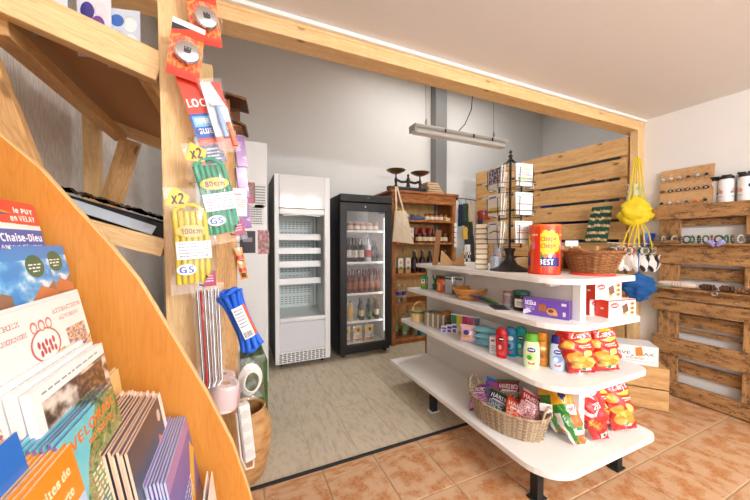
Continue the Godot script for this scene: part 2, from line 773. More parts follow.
func materials() -> void:
	M.pine = tex_mat(wood(1024, 256, rgb(238, 206, 154), rgb(212, 164, 104), 11, 3), 0.55, Vector3(0.8, 3.2, 1))
	M.slat = tex_mat(wood(1024, 256, rgb(222, 180, 122), rgb(176, 124, 70), 23, 4), 0.6, Vector3(0.8, 3.2, 1))
	M.pallet = tex_mat(wood(1024, 256, rgb(190, 144, 90), rgb(136, 94, 53), 37, 3, 1.1, Color(0.24, 0.17, 0.11, 0.62)), 0.8, Vector3(0.9, 3.0, 1))
	M.oldwood = tex_mat(wood(512, 256, rgb(202, 132, 66), rgb(132, 72, 30), 41, 2, 1.1, Color(0.28, 0.15, 0.07, 0.6)), 0.6, Vector3(1.2, 4.0, 1))
	M.backboard = tex_mat(wood(512, 256, rgb(226, 184, 122), rgb(196, 146, 84), 43, 1), 0.7, Vector3(1.0, 3.0, 1))
	M.beech = tex_mat(wood(1024, 256, rgb(204, 136, 58), rgb(184, 114, 42), 51, 0, 0.8), 0.35, Vector3(0.9, 2.6, 1))
	M.edge = mat(rgb(232, 190, 130), 0.4)
	M.brown = tex_mat(wood(512, 128, rgb(120, 78, 46), rgb(74, 44, 24), 61, 1), 0.65, Vector3(1.5, 5, 1))
	M.ply = mat(rgb(186, 140, 92), 0.8)
	M.kraft = tex_mat(mottle(256, 256, [rgb(196, 152, 104), rgb(206, 164, 116), rgb(188, 142, 94)], 0.08, 5, Vector2.ONE, 0.25), 0.85)
	M.wall = tex_mat(mottle(256, 256, [rgb(230, 227, 223), rgb(232, 229, 225), rgb(231, 228, 224)], 0.02, 3, Vector2.ONE, 0.3), 0.9)
	M.wall.uv1_triplanar = true
	M.wall.uv1_world_triplanar = true
	M.wall.uv1_scale = Vector3(0.8, 0.8, 0.8)
	M.paper = tex_mat(mottle(512, 512, [rgb(196, 188, 180), rgb(214, 207, 200), rgb(228, 223, 217)], 0.05, 9, Vector2(1.8, 0.22), 0.25), 0.9)
	M.paper.uv1_triplanar = true
	M.paper.uv1_world_triplanar = true
	M.paper.uv1_scale = Vector3(2, 2, 2)
	M.grout = mat(rgb(176, 146, 112), 0.9)
	M.white = mat(rgb(240, 237, 232), 0.5)
	M.shelfwhite = mat(rgb(244, 241, 236), 0.45)
	M.panelwhite = mat(rgb(226, 219, 210), 0.7)
	M.gloss = mat(rgb(243, 243, 243), 0.09)
	M.lacquer = mat(rgb(243, 243, 242), 0.3)
	M.steelwhite = mat(rgb(226, 228, 233), 0.22)
	M.black = mat(rgb(22, 22, 23), 0.5)
	M.blackmatt = mat(rgb(30, 29, 28), 0.7)
	M.darkvoid = mat(rgb(38, 36, 34), 0.85)
	M.iron = mat(rgb(58, 52, 48), 0.5, 0.5)
	M.chrome = mat(rgb(200, 202, 206), 0.2, 1.0)
	M.alu = mat(rgb(196, 198, 202), 0.3, 0.9)
	M.greymetal = mat(rgb(128, 127, 124), 0.6)
	M.lampgrey = mat(rgb(192, 190, 182), 0.5)
	M.pane = clear(Color.WHITE, 0.04, 0.02)
	M.film = clear(Color.WHITE, 0.03, 0.06)
	M.bottleglass = clear(rgb(225, 238, 232), 0.18, 0.05)
	M.amber = clear(rgb(120, 46, 14), 0.78, 0.08)
	M.brownglass = mat(rgb(52, 26, 12), 0.12)
	M.darkglass = mat(rgb(26, 22, 20), 0.12)
	M.greenglass = mat(rgb(30, 62, 30), 0.12)
	M.rosewine = mat(rgb(104, 40, 14), 0.12)
	M.label = mat(rgb(236, 226, 202), 0.7)
	M.wicker = mat(rgb(176, 150, 118), 0.75)
	M.wickerdark = mat(rgb(140, 88, 42), 0.65)
	M.rattan = mat(rgb(206, 142, 68), 0.6)
	M.print = printed(0.5)
	M.glossprint = printed(0.3, 0.4)
	M.foil = printed(0.28, 0.7)
	M.vase = tex_mat(mottle(256, 256, [rgb(176, 124, 76), rgb(196, 146, 92), rgb(204, 158, 104), rgb(210, 168, 116)], 0.03, 15, Vector2(1.0, 1.0), 0.1), 0.5)
	M.terracotta = tex_mat(tile_sheet(), 0.42)
	M.vinyl = tex_mat(mottle(512, 512, [rgb(188, 173, 148), rgb(200, 186, 161), rgb(210, 197, 174), rgb(196, 181, 156)], 0.02, 33, Vector2(0.4, 1.8), 0.12), 0.5)


func tile_sheet() -> Image:
	# four glazed tiles, each with its own rust coloured patches
	var im := Image.create(512, 512, false, Image.FORMAT_RGB8)
	var nz := FastNoiseLite.new()
	nz.frequency = 0.011
	nz.fractal_octaves = 4
	var nf := FastNoiseLite.new()
	nf.frequency = 0.09
	nf.fractal_octaves = 3
	for y in 512:
		for x in 512:
			var l := Vector2(x % 256, y % 256) / 256.0 - Vector2(0.5, 0.5)
			var o := (x / 256) * 1000.0 + (y / 256) * 3000.0
			var a := nz.get_noise_2d((x % 256) * 1.0 + o, y % 256) + nf.get_noise_2d(x + o, y) * 0.35
			var rim := maxf(absf(l.x), absf(l.y)) * 2.0
			var t := smoothstep(0.15, 0.95, a * 1.15 + 0.62 - pow(rim, 4.0) * 0.55)
			var c := rgb(206, 166, 129).lerp(rgb(194, 138, 91), t)
			c = c.lerp(rgb(172, 100, 50), smoothstep(0.1, 0.75, nf.get_noise_2d(x * 0.6 + o, y * 0.6 + 90.0) + a * 0.8) * t * 0.6)
			im.set_pixel(x, y, c)
	return im


func room() -> void:
	# ---- floor of the shop: terracotta tiles with sunk joints
	var fl := setting("floor", null, null)
	part(fl, "joint_bed", Geo.new().box(V(1.3, -0.055, -0.55), Vector3(4.6, 0.1, 4.56), 0.0), M.grout)
	var t := 0.3165
	var variants := []
	for k in 8:
		var g := Geo.new()
		g.box(Vector3.ZERO, Vector3(t - 0.007, 0.016, t - 0.007), 0.0025)
		var o := Vector2(k % 2, (k / 2) % 2) * 0.5
		for i in g.U.size():
			var q := g.P[i] / t + Vector3(0.5, 0.5, 0.5)
			var w := Vector2(q.x, q.z) if k < 4 else Vector2(1.0 - q.z, q.x)
			g.U[i] = o + w.clamp(Vector2(0.01, 0.01), Vector2(0.99, 0.99)) * 0.5
		variants.append(g.mesh())
	var tiles := 0
	for i in range(-4, 10):
		for j in range(-1, 13):
			var x := 0.422 + (i + 0.5) * t
			var n := 1.613 - (j + 0.5) * t
			var node := part(fl, "tile", variants[rng.randi() % 8], M.terracotta)
			node.position = V(x, -0.008 + rng.randf_range(-0.0004, 0.0004), n)
			if j == -1:
				node.position = V(x, -0.008, 1.656)
				node.scale = Vector3(1, 1, 0.079 / (t - 0.007))
			if i == 9:
				node.position.x = 3.2705 + 0.0975
				node.scale.x = 0.186 / (t - 0.007)
			tiles += 1
	# ---- back room floor: wide vinyl strips
	var bf := setting("floor_back", null, null)
	part(bf, "screed", Geo.new().box(V(2.2, -0.056, 2.9), Vector3(6.2, 0.1, 2.4), 0.0), mat(rgb(150, 139, 118), 0.8))
	var strips := []
	for k in 5:
		strips.append(Geo.new().box(Vector3.ZERO, Vector3(0.2785, 0.01, 1.2), 0.0008, Vector2(k * 0.37, k * 0.21)).mesh())
	for i in 22:
		for j in 3:
			var x := -0.73 + i * 0.28
			var n := 1.72 + j * 1.2013 - (0.62 if i % 2 else 0.1)
			var lo := maxf(n, 1.722)
			var hi := minf(n + 1.2, 3.93)
			if hi - lo < 0.02:
				continue
			var s := part(bf, "floor_strip", strips[(i * 3 + j) % 5], M.vinyl)
			s.position = V(x + 0.14, -0.006, (lo + hi) / 2)
			s.scale.z = (hi - lo - 0.002) / 1.2
	var th := setting("trim_1", Geo.new().box(V(1.3, 0.001, 1.7085), Vector3(4.4, 0.012, 0.02), 0.002), M.blackmatt)
	th.set_meta("label", "dark metal strip between tiles and back room floor")
	# ---- walls
	var ww := Geo.new()
	ww.box(V(-0.81, 1.85, 1.58), Vector3(0.12, 3.9, 4.96), 0.0)
	ww.box(V(-0.81, 1.85, -2.37), Vector3(0.12, 3.9, 0.74), 0.0)
	ww.box(V(-0.81, 2.97, -1.45), Vector3(0.12, 1.66, 1.1), 0.0)
	setting("wall_west", ww, M.paper)
	var dr := setting("door_1", null, null)
	part(dr, "pane", Geo.new().box(V(-0.81, 1.1, -1.45), Vector3(0.006, 1.95, 0.98), 0.0), M.pane)
	for n in [-1.95, -0.95]:
		part(dr, "stile", Geo.new().box(V(-0.81, 1.07, n), Vector3(0.05, 2.13, 0.09), 0.003), M.white)
	for y in [0.06, 2.09]:
		part(dr, "rail", Geo.new().box(V(-0.81, y, -1.45), Vector3(0.05, 0.1, 0.92), 0.003), M.white)
	part(dr, "door_handle", Geo.new().tube([V(-0.78, 1.05, -0.97), V(-0.74, 1.05, -0.97), V(-0.74, 1.05, -1.08)], 0.009, 8), M.chrome)
	setting("wall_east", Geo.new().box(V(3.52, 1.22, -0.48), Vector3(0.12, 2.64, 4.34), 0.0), M.wall)
	setting("wall_north", Geo.new().box(V(2.19, 1.85, 3.99), Vector3(6.12, 3.9, 0.12), 0.0), M.wall)
	setting("wall_back_east", Geo.new().box(V(5.19, 1.85, 2.85), Vector3(0.12, 3.9, 2.4), 0.0), M.wall)
	setting("wall_back_south", Geo.new().box(V(4.31, 1.85, 1.66), Vector3(1.7, 3.9, 0.12), 0.0), M.wall)
	setting("wall_over_header", Geo.new().box(V(1.36, 3.13, 1.69), Vector3(4.46, 1.36, 0.1), 0.0), M.wall)
	var ws := Geo.new()
	ws.box(V(-0.585, 1.22, -2.66), Vector3(0.57, 2.64, 0.12), 0.0)
	ws.box(V(3.29, 1.22, -2.66), Vector3(0.58, 2.64, 0.12), 0.0)
	ws.box(V(1.35, 0.2, -2.66), Vector3(3.3, 0.6, 0.12), 0.0)
	ws.box(V(1.35, 2.4, -2.66), Vector3(3.3, 0.28, 0.12), 0.0)
	setting("wall_south", ws, M.wall)
	var win := setting("window_1", null, null)
	part(win, "pane", Geo.new().box(V(1.35, 1.38, -2.66), Vector3(3.2, 1.7, 0.006), 0.0), M.pane)
	for x in [-0.26, 0.81, 1.89, 2.96]:
		part(win, "frame", Geo.new().box(V(x, 1.38, -2.66), Vector3(0.07, 1.76, 0.07), 0.004), M.white)
	for y in [0.53, 2.23]:
		part(win, "frame", Geo.new().box(V(1.35, y, -2.66), Vector3(3.29, 0.07, 0.07), 0.004), M.white)
	setting("ceiling", Geo.new().box(V(1.36, 2.5, -0.54), Vector3(4.46, 0.12, 4.36), 0.0), M.wall)
	# back room ceiling with a roof light
	var cb := Geo.new()
	cb.box(V(0.3, 3.76, 2.84), Vector3(2.34, 0.12, 2.42), 0.0)
	cb.box(V(4.5, 3.76, 2.84), Vector3(1.5, 0.12, 2.42), 0.0)
	cb.box(V(2.61, 3.76, 2.07), Vector3(2.28, 0.12, 0.88), 0.0)
	cb.box(V(2.61, 3.76, 3.75), Vector3(2.28, 0.12, 0.6), 0.0)
	setting("ceiling_back", cb, M.wall)
	var rl := setting("window_2", null, null)
	part(rl, "pane", Geo.new().box(V(2.6, 3.78, 2.98), Vector3(2.26, 0.006, 0.94), 0.0), M.pane)
	part(rl, "frame", Geo.new().box(V(2.6, 3.78, 2.98), Vector3(0.04, 0.04, 0.94), 0.003), M.white)
	for x in [1.15, 1.72]:
		cube_lamp(V(x, 2.285, -1.5))


func cube_lamp(at: Vector3) -> void:
	# the two square lamps that show as bright squares in the white cooler front
	var lamp := thing("pendant_lamp", "square white glass pendant lamp, %s of the two" % ("western" if at.x < 1.4 else "eastern"), "lamp", at, 0.0, "square pendant lamps")
	var glow := mat(rgb(255, 250, 240), 0.4)
	glow.emission_enabled = true
	glow.emission = Color(1.0, 0.97, 0.93)
	glow.emission_energy_multiplier = 12.0
	part(lamp, "glass_shade", Geo.new().box(Vector3(0, 0, 0), Vector3(0.19, 0.15, 0.19), 0.01), glow)
	part(lamp, "cord", Geo.new().tube([Vector3(0, 0.075, 0), Vector3(0, 0.154, 0)], 0.004, 6), M.blackmatt)
	var l := OmniLight3D.new()
	l.name = "lamp_light"
	l.light_energy = 1.8
	l.light_color = Color(0.98, 0.985, 1.0)
	l.omni_range = 10.0
	l.omni_attenuation = 2.0
	l.light_size = 0.08
	l.shadow_enabled = true
	lamp.add_child(l)


func header_and_partition() -> void:
	var hb := setting("trim_2", null, null)
	hb.set_meta("label", "long pine header beam under the ceiling")
	part(hb, "beam_board", Geo.new().box(V(1.344, 2.371, 1.66), Vector3(4.23, 0.062, 0.12), 0.002), M.pine)
	part(hb, "beam_board", Geo.new().box(V(1.344, 2.4205, 1.66), Vector3(4.23, 0.035, 0.12), 0.002, Vector2(0.4, 0.3)), M.pine)
	var ws := setting("trim_3", Geo.new().box(V(1.344, 2.4285, 1.588), Vector3(4.23, 0.021, 0.022), 0.001), M.white)
	ws.set_meta("label", "thin white batten along the top of the header beam")
	var po := setting("trim_4", null, null)
	po.set_meta("label", "broad pine post at the right end of the header")
	part(po, "post_board", Geo.new().box(V(3.4, 1.17, 1.632), Vector3(0.07, 2.34, 0.064), 0.002), M.pine)
	part(po, "post_board", Geo.new().box(V(3.4485, 1.17, 1.628), Vector3(0.026, 2.34, 0.06), 0.002, Vector2(0.3, 0.1)), M.pine)
	# slatted partition running back from the post
	var a := V(3.37, 0, 1.685)
	var b := V(3.13, 0, 3.445)
	var pt := thing("slatted_partition", "wooden partition of wide horizontal pine boards behind the card spinner", "partition", (a + b) / 2)
	var dir := (b - a).normalized()
	var half := (b - a).length() / 2
	var side := Vector3(-dir.z, 0, dir.x)
	if side.x > 0:
		side = -side
	for k in 12:
		var y := 2.222 - k * 0.2
		if y < 0.05:
			break
		var off := rng.randf_range(-0.003, 0.003)
		var g := Geo.new()
		g.beam(-dir * half + Vector3(0, y, 0) + side * off, dir * half + Vector3(0, y, 0) + side * off, 0.022, 0.17, 0.002)
		for i in g.U.size():
			g.U[i] += Vector2(k * 0.31, k * 0.17)
		part(pt, "slat", g, M.slat)
	for s in [-0.97, 0.0, 0.97]:
		part(pt, "upright", Geo.new().beam(dir * half * s - side * 0.036 + Vector3(0, 0.01, 0), dir * half * s - side * 0.036 + Vector3(0, 2.31, 0), 0.045, 0.07, 0.002, dir), M.slat)
	# blue crates that show as blue flecks in the gaps
	for c in [[3.85, 2.4, 1.3], [3.85, 3.0, 1.62]]:
		var cr := thing("storage_crate", "blue plastic storage crate behind the board partition, %s one" % ("lower" if c[2] < 1.5 else "upper"), "crate", V(c[0], 0, c[1]), 0.2, "blue crates behind the partition")
		var blue := mat(rgb(34, 70, 160), 0.45)
		var dx := 0.3
		part(cr, "side", Geo.new().box(Vector3(-dx / 2, c[2] + 0.15, 0), Vector3(0.01, 0.3, 0.5), 0.002), blue)
		part(cr, "side", Geo.new().box(Vector3(dx / 2, c[2] + 0.15, 0), Vector3(0.01, 0.3, 0.5), 0.002), blue)
		part(cr, "end", Geo.new().box(Vector3(0, c[2] + 0.15, -0.25), Vector3(dx, 0.3, 0.01), 0.002), blue)
		part(cr, "end", Geo.new().box(Vector3(0, c[2] + 0.15, 0.25), Vector3(dx, 0.3, 0.01), 0.002), blue)
		part(cr, "bottom", Geo.new().box(Vector3(0, c[2] + 0.005, 0), Vector3(dx, 0.01, 0.5), 0.002), blue)
	var rk := thing("storage_rack", "grey metal rack holding crates behind the board partition", "rack", V(3.85, 0, 2.7), 0.0)
	for x in [-0.22, 0.22]:
		for z in [-0.7, 0.7]:
			part(rk, "post", Geo.new().box(Vector3(x, 1.0, z), Vector3(0.03, 2.0, 0.03), 0.002), M.greymetal)
	for y in [0.3, 0.8, 1.29, 1.61]:
		part(rk, "shelf", Geo.new().box(Vector3(0, y - 0.011, 0), Vector3(0.46, 0.02, 1.42), 0.002), M.greymetal)
	var cu := thing("storage_cupboard", "dark tall storage cupboard in the store behind the board partition", "cupboard", V(4.35, 0, 2.75))
	var dk := mat(rgb(52, 46, 42), 0.7)
	part(cu, "carcass", Geo.new().box(Vector3(0.02, 1.24, 0), Vector3(0.4, 2.46, 2.0), 0.004), dk)
	for i in 4:
		var dr := part(cu, "door", Geo.new().box(Vector3(-0.19, 1.24, -0.75 + i * 0.5), Vector3(0.02, 2.4, 0.49), 0.003), dk)
		part(dr, "knob", Geo.new().lathe([Vector2(0, 0), Vector2(0.012, 0.004), Vector2(0.014, 0.014), Vector2(0, 0.02)], 10, Vector3(-0.21, 1.1, -0.57 + i * 0.5 - (0.36 if i % 2 else 0.0))), M.iron)


# ---------------------------------------------------------------- leaflets

func leaflet_mesh(w: float, h: float, th: float, front: Rect2, edge: Rect2) -> ArrayMesh:
	return Geo.new().pbox(Vector3(w, h, th), {"front": front, "back": edge, "other": edge}).mesh()


func put_leaflet(called: String, me: Mesh, h: float, th: float, x: float, y: float, n: float, lean: float, label: String, group: String, twist := 0.0) -> void:
	# x, y, n: middle of the upper front edge; the face looks east, the top leans west
	var o := solo(called, me, M.glossprint, label, "leaflet", Vector3.ZERO, 0.0, group)
	var b := Basis(Vector3.UP, PI / 2 + twist) * Basis(Vector3.RIGHT, -lean)
	o.transform = Transform3D(b, V(x, y, n) - b * Vector3(0, h, th / 2))


func stack(called: String, count: int, w: float, h: float, th: float, pitch: float, front: Rect2, edge: Rect2, x: float, y: float, n1: float, lean: float, label: String, rest: String, group: String, shift := 0.0) -> void:
	var me := leaflet_mesh(w, h, th, front, edge)
	for i in count:
		var j := rng.randf_range(-0.002, 0.002) if i else 0.0
		put_leaflet(called, me, h, th, x - i * pitch, y + i * pitch * 0.35 + j, n1 - w / 2 + i * shift + j, lean, label if i == 0 else rest, group if i else "")


func leaflet_rack() -> void:
	var rk := thing("leaflet_rack", "beech laminate leaflet rack with slanted side panel at the left edge", "rack", V(-0.3, 0, 0.45))
	var o := V(0.3, 0, -0.45)
	var curve := [Vector2(0.09, 0.0), Vector2(0.085, 0.3), Vector2(0.06, 0.55), Vector2(0.013, 0.748), Vector2(-0.017, 0.856), Vector2(-0.066, 0.979), Vector2(-0.127, 1.112), Vector2(-0.181, 1.227), Vector2(-0.227, 1.3), Vector2(-0.283, 1.379), Vector2(-0.319, 1.431), Vector2(-0.372, 1.487), Vector2(-0.47, 1.57), Vector2(-0.58, 1.64), Vector2(-0.7, 1.69)]
	for n in [0.742, 0.13]:
		var g := Geo.new()
		g.xf = Transform3D(Basis(), V(0, 0, n) + o)
		g.extrude([Vector2(-0.7, 0.0)] + curve, 0.018)
		for i in g.U.size():
			var p := g.P[i]
			g.U[i] = Vector2(p.y, p.x * 1.0 + n)
		part(rk, "side_panel", g, M.beech)
		var e := Geo.new()
		for k in curve.size() - 1:
			var p: Vector2 = curve[k]
			var q: Vector2 = curve[k + 1]
			var nr := Vector3(q.y - p.y, p.x - q.x, 0).normalized()
			e.beam(V(p.x, p.y, n) + o, V(q.x, q.y, n) + o, 0.0182, 0.0016, 0.0, nr)
		part(rk, "edge_band", e, M.edge)
	part(rk, "back_panel", Geo.new().box(V(-0.69, 0.84, 0.436) + o, Vector3(0.012, 1.66, 0.594), 0.001), M.beech)
	part(rk, "plinth", Geo.new().box(V(-0.31, 0.05, 0.436) + o, Vector3(0.75, 0.1, 0.594), 0.001), M.beech)
	# sloping pocket boards and their ledges
	for t in [[-0.345, 1.36], [-0.305, 1.29], [-0.275, 1.21], [-0.3, 1.11], [-0.25, 1.05], [-0.22, 0.98], [-0.175, 0.91], [-0.1, 0.82], [0.0, 0.64]]:
		var top := V(t[0] - 0.012, t[1] - 0.045, 0.436)
		var bot := top + Vector3(0.03, -0.15, 0)
		part(rk, "pocket_board", Geo.new().beam(top + o, bot + o, 0.594, 0.006, 0.001, Vector3.RIGHT), M.beech)
		part(rk, "ledge", Geo.new().box(bot + o + Vector3(0.02, -0.0, 0), Vector3(0.045, 0.008, 0.594), 0.001), M.beech)

	var white := slot(8, 8)
	p_rect(white, 0, 0, 1, 1, rgb(240, 238, 234))
	var e_white := uv(white)
	# red and blue town leaflet
	var a := slot(200, 300)
	p_rect(a, 0, 0, 1, 1, rgb(46, 88, 178))
	p_rect(a, 0, 0, 1, 0.17, rgb(226, 62, 38))
	p_poly(a, [Vector2(0, 0.05), Vector2(0.5, 0.09), Vector2(0.0, 0.12)], rgb(120, 50, 130))
	p_poly(a, [Vector2(0, 0.03), Vector2(0.55, 0.085), Vector2(0.0, 0.075)], rgb(250, 160, 40))
	p_text(a, "le PUY", 0.74, 0.055, 0.36, 0.04, Color.WHITE)
	p_text(a, "en VELAY", 0.7, 0.115, 0.46, 0.045, Color.WHITE)
	p_poly(a, [Vector2(0, 0.14), Vector2(0.15, 0.13), Vector2(0.3, 0.155), Vector2(1, 0.165), Vector2(1, 0.2), Vector2(0, 0.2)], rgb(238, 236, 232))
	p_text(a, "La Chaise-Dieu", 0.5, 0.26, 0.92, 0.06, Color.WHITE)
	p_text(a, "Abbaye d'Europe", 0.55, 0.33, 0.75, 0.035, rgb(220, 226, 240))
	lines(a, 0.08, 0.38, 0.84, 2, 0.03, rgb(200, 210, 234))
	p_noise(a, 0, 0.45, 1, 0.55, [rgb(90, 120, 170), rgb(200, 210, 220), rgb(120, 110, 90)], 0.03, 4)
	stack("town_leaflet", 3, 0.13, 0.21, 0.002, 0.006, uv(a), e_white, -0.319, 1.362, 0.712, 0.2, "red and blue town leaflet in the top pocket, front copy", "red and blue town leaflet just behind the front copy in the top pocket", "town leaflets", 0.009)
	# blue church leaflet
	a = slot(200, 300)
	p_noise(a, 0, 0, 1, 1, [rgb(38, 128, 205), rgb(52, 146, 216), rgb(110, 178, 226), rgb(232, 238, 244)], 0.013, 8)
	p_rect(a, 0, 0, 1, 0.12, rgb(44, 130, 205))
	p_poly(a, [Vector2(0.0, 0.44), Vector2(0.12, 0.4), Vector2(0.24, 0.44), Vector2(0.24, 0.6), Vector2(0.5, 0.55), Vector2(0.72, 0.4), Vector2(0.8, 0.46), Vector2(1, 0.36), Vector2(1, 1), Vector2(0, 1)], rgb(150, 104, 74))
	p_poly(a, [Vector2(0.5, 0.55), Vector2(0.72, 0.4), Vector2(1, 0.48), Vector2(1, 0.56)], rgb(196, 116, 66))
	for k in 6:
		p_rect(a, 0.04 + k * 0.16, 0.62, 0.06, 0.09, rgb(70, 46, 36))
		p_rect(a, 0.04 + k * 0.16, 0.8, 0.06, 0.1, rgb(78, 52, 40))
	p_ell(a, 0.72, 0.19, 0.16, 0.12, rgb(22, 96, 64))
	lines(a, 0.61, 0.165, 0.22, 2, 0.035, Color.WHITE)
	lines(a, 0.66, 0.235, 0.12, 1, 0.03, Color.WHITE)
	stack("church_leaflet", 1, 0.135, 0.14, 0.002, 0.0, uv(a), e_white, -0.279, 1.292, 0.648, 0.2, "blue church leaflet with green round badge, nearer of the two", "", "")
	stack("church_leaflet", 1, 0.135, 0.14, 0.002, 0.0, uv(a), e_white, -0.288, 1.296, 0.722, 0.2, "blue church leaflet with green round badge, closer to the side panel", "", "")
	# white attraction leaflet with a painted crowd
	a = slot(300, 260)
	p_rect(a, 0, 0, 1, 1, rgb(238, 236, 232))
	p_text(a, "ENTREZ", 0.2, 0.13, 0.26, 0.045, rgb(190, 130, 120), false, 0.0, true)
	p_text(a, "LA LEGENDE", 0.22, 0.25, 0.28, 0.04, rgb(190, 130, 120), false, 0.0, true)
	p_text(a, "ATTRACTIONS", 0.8, 0.13, 0.34, 0.045, rgb(196, 132, 120), false, 0.0, true)
	p_text(a, "AUVERGNE", 0.8, 0.22, 0.24, 0.04, rgb(196, 132, 120), false, 0.0, true)
	p_noise(a, 0, 0.55, 1, 0.45, [rgb(40, 40, 120), rgb(120, 70, 150), rgb(230, 190, 90), rgb(240, 230, 220), rgb(200, 80, 50), rgb(60, 90, 170)], 0.035, 12)
	p_noise(a, 0.72, 0.36, 0.24, 0.24, [rgb(110, 110, 190), rgb(210, 150, 70), rgb(236, 226, 214), rgb(150, 80, 50)], 0.06, 13)
	p_ell(a, 0.5, 0.42, 0.14, 0.17, rgb(196, 92, 70))
	p_ell(a, 0.5, 0.42, 0.125, 0.155, rgb(244, 240, 236))
	for k in 3:
		p_ell(a, 0.43 + k * 0.07, 0.22, 0.03, 0.06, rgb(214, 120, 100))
		p_ell(a, 0.43 + k * 0.07, 0.225, 0.02, 0.04, rgb(240, 236, 232))
	for k in 5:
		p_ell(a, 0.43 + k * 0.035, 0.4 + (k % 2) * 0.02, 0.012, 0.04, rgb(190, 60, 48))
		p_ell(a, 0.44 + k * 0.033, 0.49 - (k % 2) * 0.015, 0.012, 0.035, rgb(190, 60, 48))
	p_poly(a, [Vector2(0.34, 0.6), Vector2(0.66, 0.53), Vector2(0.67, 0.6), Vector2(0.35, 0.67)], rgb(240, 140, 50))
	stack("attraction_leaflet", 2, 0.235, 0.13, 0.002, 0.006, uv(a), e_white, -0.246, 1.219, 0.664, 0.2, "white attraction leaflet with painted crowd, front copy", "white attraction leaflet just behind its front copy", "attraction leaflets", 0.012)
	# white booklets with a sepia tree photograph
	a = slot(220, 280)
	p_rect(a, 0, 0, 1, 1, rgb(243, 241, 238))
	lines(a, 0.1, 0.05, 0.8, 1, 0.03, rgb(150, 150, 158))
	p_noise(a, 0.08, 0.11, 0.92, 0.89, [rgb(70, 50, 34), rgb(150, 132, 112), rgb(214, 200, 180), rgb(232, 222, 206)], 0.02, 21)
	p_noise(a, 0.5, 0.14, 0.42, 0.3, [rgb(58, 38, 24), rgb(92, 64, 40), rgb(150, 120, 88)], 0.06, 22)
	p_noise(a, 0.08, 0.4, 0.84, 0.4, [rgb(50, 34, 24), rgb(80, 60, 42), rgb(120, 100, 80)], 0.05, 23)
	for k in 4:
		p_ell(a, 0.3 + k * 0.1, 0.45 + (k % 2) * 0.04, 0.02, 0.05, rgb(232, 226, 214))
	stack("garden_booklet", 8, 0.185, 0.16, 0.0085, 0.0112, uv(a), e_white, -0.204, 1.14, 0.625, 0.16, "white booklet with sepia tree photograph, front of its thick stack", "white booklet in the thick stack behind the sepia photograph", "white booklets", -0.003)
	# velorail leaflets
	a = slot(200, 290)
	p_noise(a, 0, 0, 1, 1, [rgb(60, 86, 40), rgb(96, 130, 64), rgb(150, 170, 96), rgb(128, 96, 60), rgb(190, 180, 120)], 0.035, 31)
	p_poly(a, [Vector2(0, 0), Vector2(0.62, 0), Vector2(0.3, 0.3), Vector2(0.1, 0.6), Vector2(0, 0.6)], rgb(112, 196, 206))
	p_noise(a, 0.0, 0.62, 0.5, 0.38, [rgb(30, 80, 50), rgb(60, 130, 80), rgb(40, 90, 130)], 0.05, 33)
	p_text(a, "VELORAIL", 0.54, 0.1, 0.8, 0.075, rgb(238, 112, 34))
	p_text(a, "DU VELAY", 0.6, 0.2, 0.45, 0.04, rgb(238, 112, 34))
	lines(a, 0.3, 0.4, 0.6, 8, 0.04, rgb(226, 222, 206))
	var e_purple := slot(8, 8)
	p_rect(e_purple, 0, 0, 1, 1, rgb(120, 104, 170))
	stack("velorail_leaflet", 7, 0.155, 0.17, 0.0025, 0.0045, uv(a), uv(e_purple), -0.178, 1.086, 0.58, 0.2, "green and turquoise velorail leaflet, front of its stack", "purple-edged leaflet in the stack behind the velorail front", "velorail leaflets", -0.001)
	# kraft coloured card with a round emblem
	a = slot(160, 220)
	p_rect(a, 0, 0, 1, 1, rgb(232, 196, 128))
	p_rect(a, 0.0, 0.22, 1, 0.012, rgb(206, 166, 98))
	p_rect(a, 0.0, 0.42, 1, 0.012, rgb(206, 166, 98))
	p_rect(a, 0.35, 0.5, 0.6, 0.5, rgb(240, 236, 226))
	p_ell(a, 0.68, 0.68, 0.17, 0.13, rgb(214, 160, 60))
	p_ell(a, 0.68, 0.68, 0.1, 0.075, rgb(240, 236, 226))
	stack("kraft_leaflet", 2, 0.16, 0.2, 0.002, 0.004, uv(a), e_white, -0.207, 1.068, 0.705, 0.12, "kraft coloured card with round gold emblem beside the side panel", "kraft coloured card behind the one with the gold emblem", "kraft cards")
	# orange walking leaflets
	a = slot(160, 240)
	p_rect(a, 0, 0, 1, 1, rgb(190, 208, 236))
	p_rect(a, 0, 0, 1, 0.27, rgb(226, 140, 30))
	p_text(a, "Visites de", 0.55, 0.1, 0.62, 0.045, rgb(250, 226, 190), true, 0.0, true)
	p_text(a, "découverte", 0.5, 0.2, 0.66, 0.045, rgb(250, 226, 190), true, 0.0, true)
	p_ell(a, 0.8, 0.58, 0.16, 0.1, rgb(208, 60, 50))
	var e_orange := slot(8, 8)
	p_rect(e_orange, 0, 0, 1, 1, rgb(243, 204, 158))
	stack("discovery_leaflet", 12, 0.105, 0.21, 0.0032, 0.0045, uv(a), uv(e_orange), -0.172, 1.079, 0.44, 0.2, "orange headed discovery leaflet at the bottom left, front of stack", "orange-edged leaflet in the bottom left stack", "discovery leaflets", -0.0015)
	# plain blue leaflet at the left edge
	a = slot(100, 160)
	p_rect(a, 0, 0, 1, 1, rgb(40, 110, 196))
	p_ell(a, 0.75, 0.3, 0.2, 0.1, rgb(230, 236, 244))
	p_rect(a, 0.3, 0.5, 0.5, 0.03, rgb(220, 230, 240))
	stack("blue_leaflet", 1, 0.1, 0.21, 0.002, 0.0, uv(a), uv(a), -0.196, 1.12, 0.402, 0.2, "plain blue leaflet cut by the left picture edge", "", "")
	# navy cards in an orange-edged stack
	a = slot(170, 240)
	p_rect(a, 0, 0, 1, 1, rgb(52, 56, 72))
	p_poly(a, [Vector2(0.7, 0.25), Vector2(0.78, 0.3), Vector2(0.5, 0.8), Vector2(0.42, 0.78)], rgb(230, 120, 50))
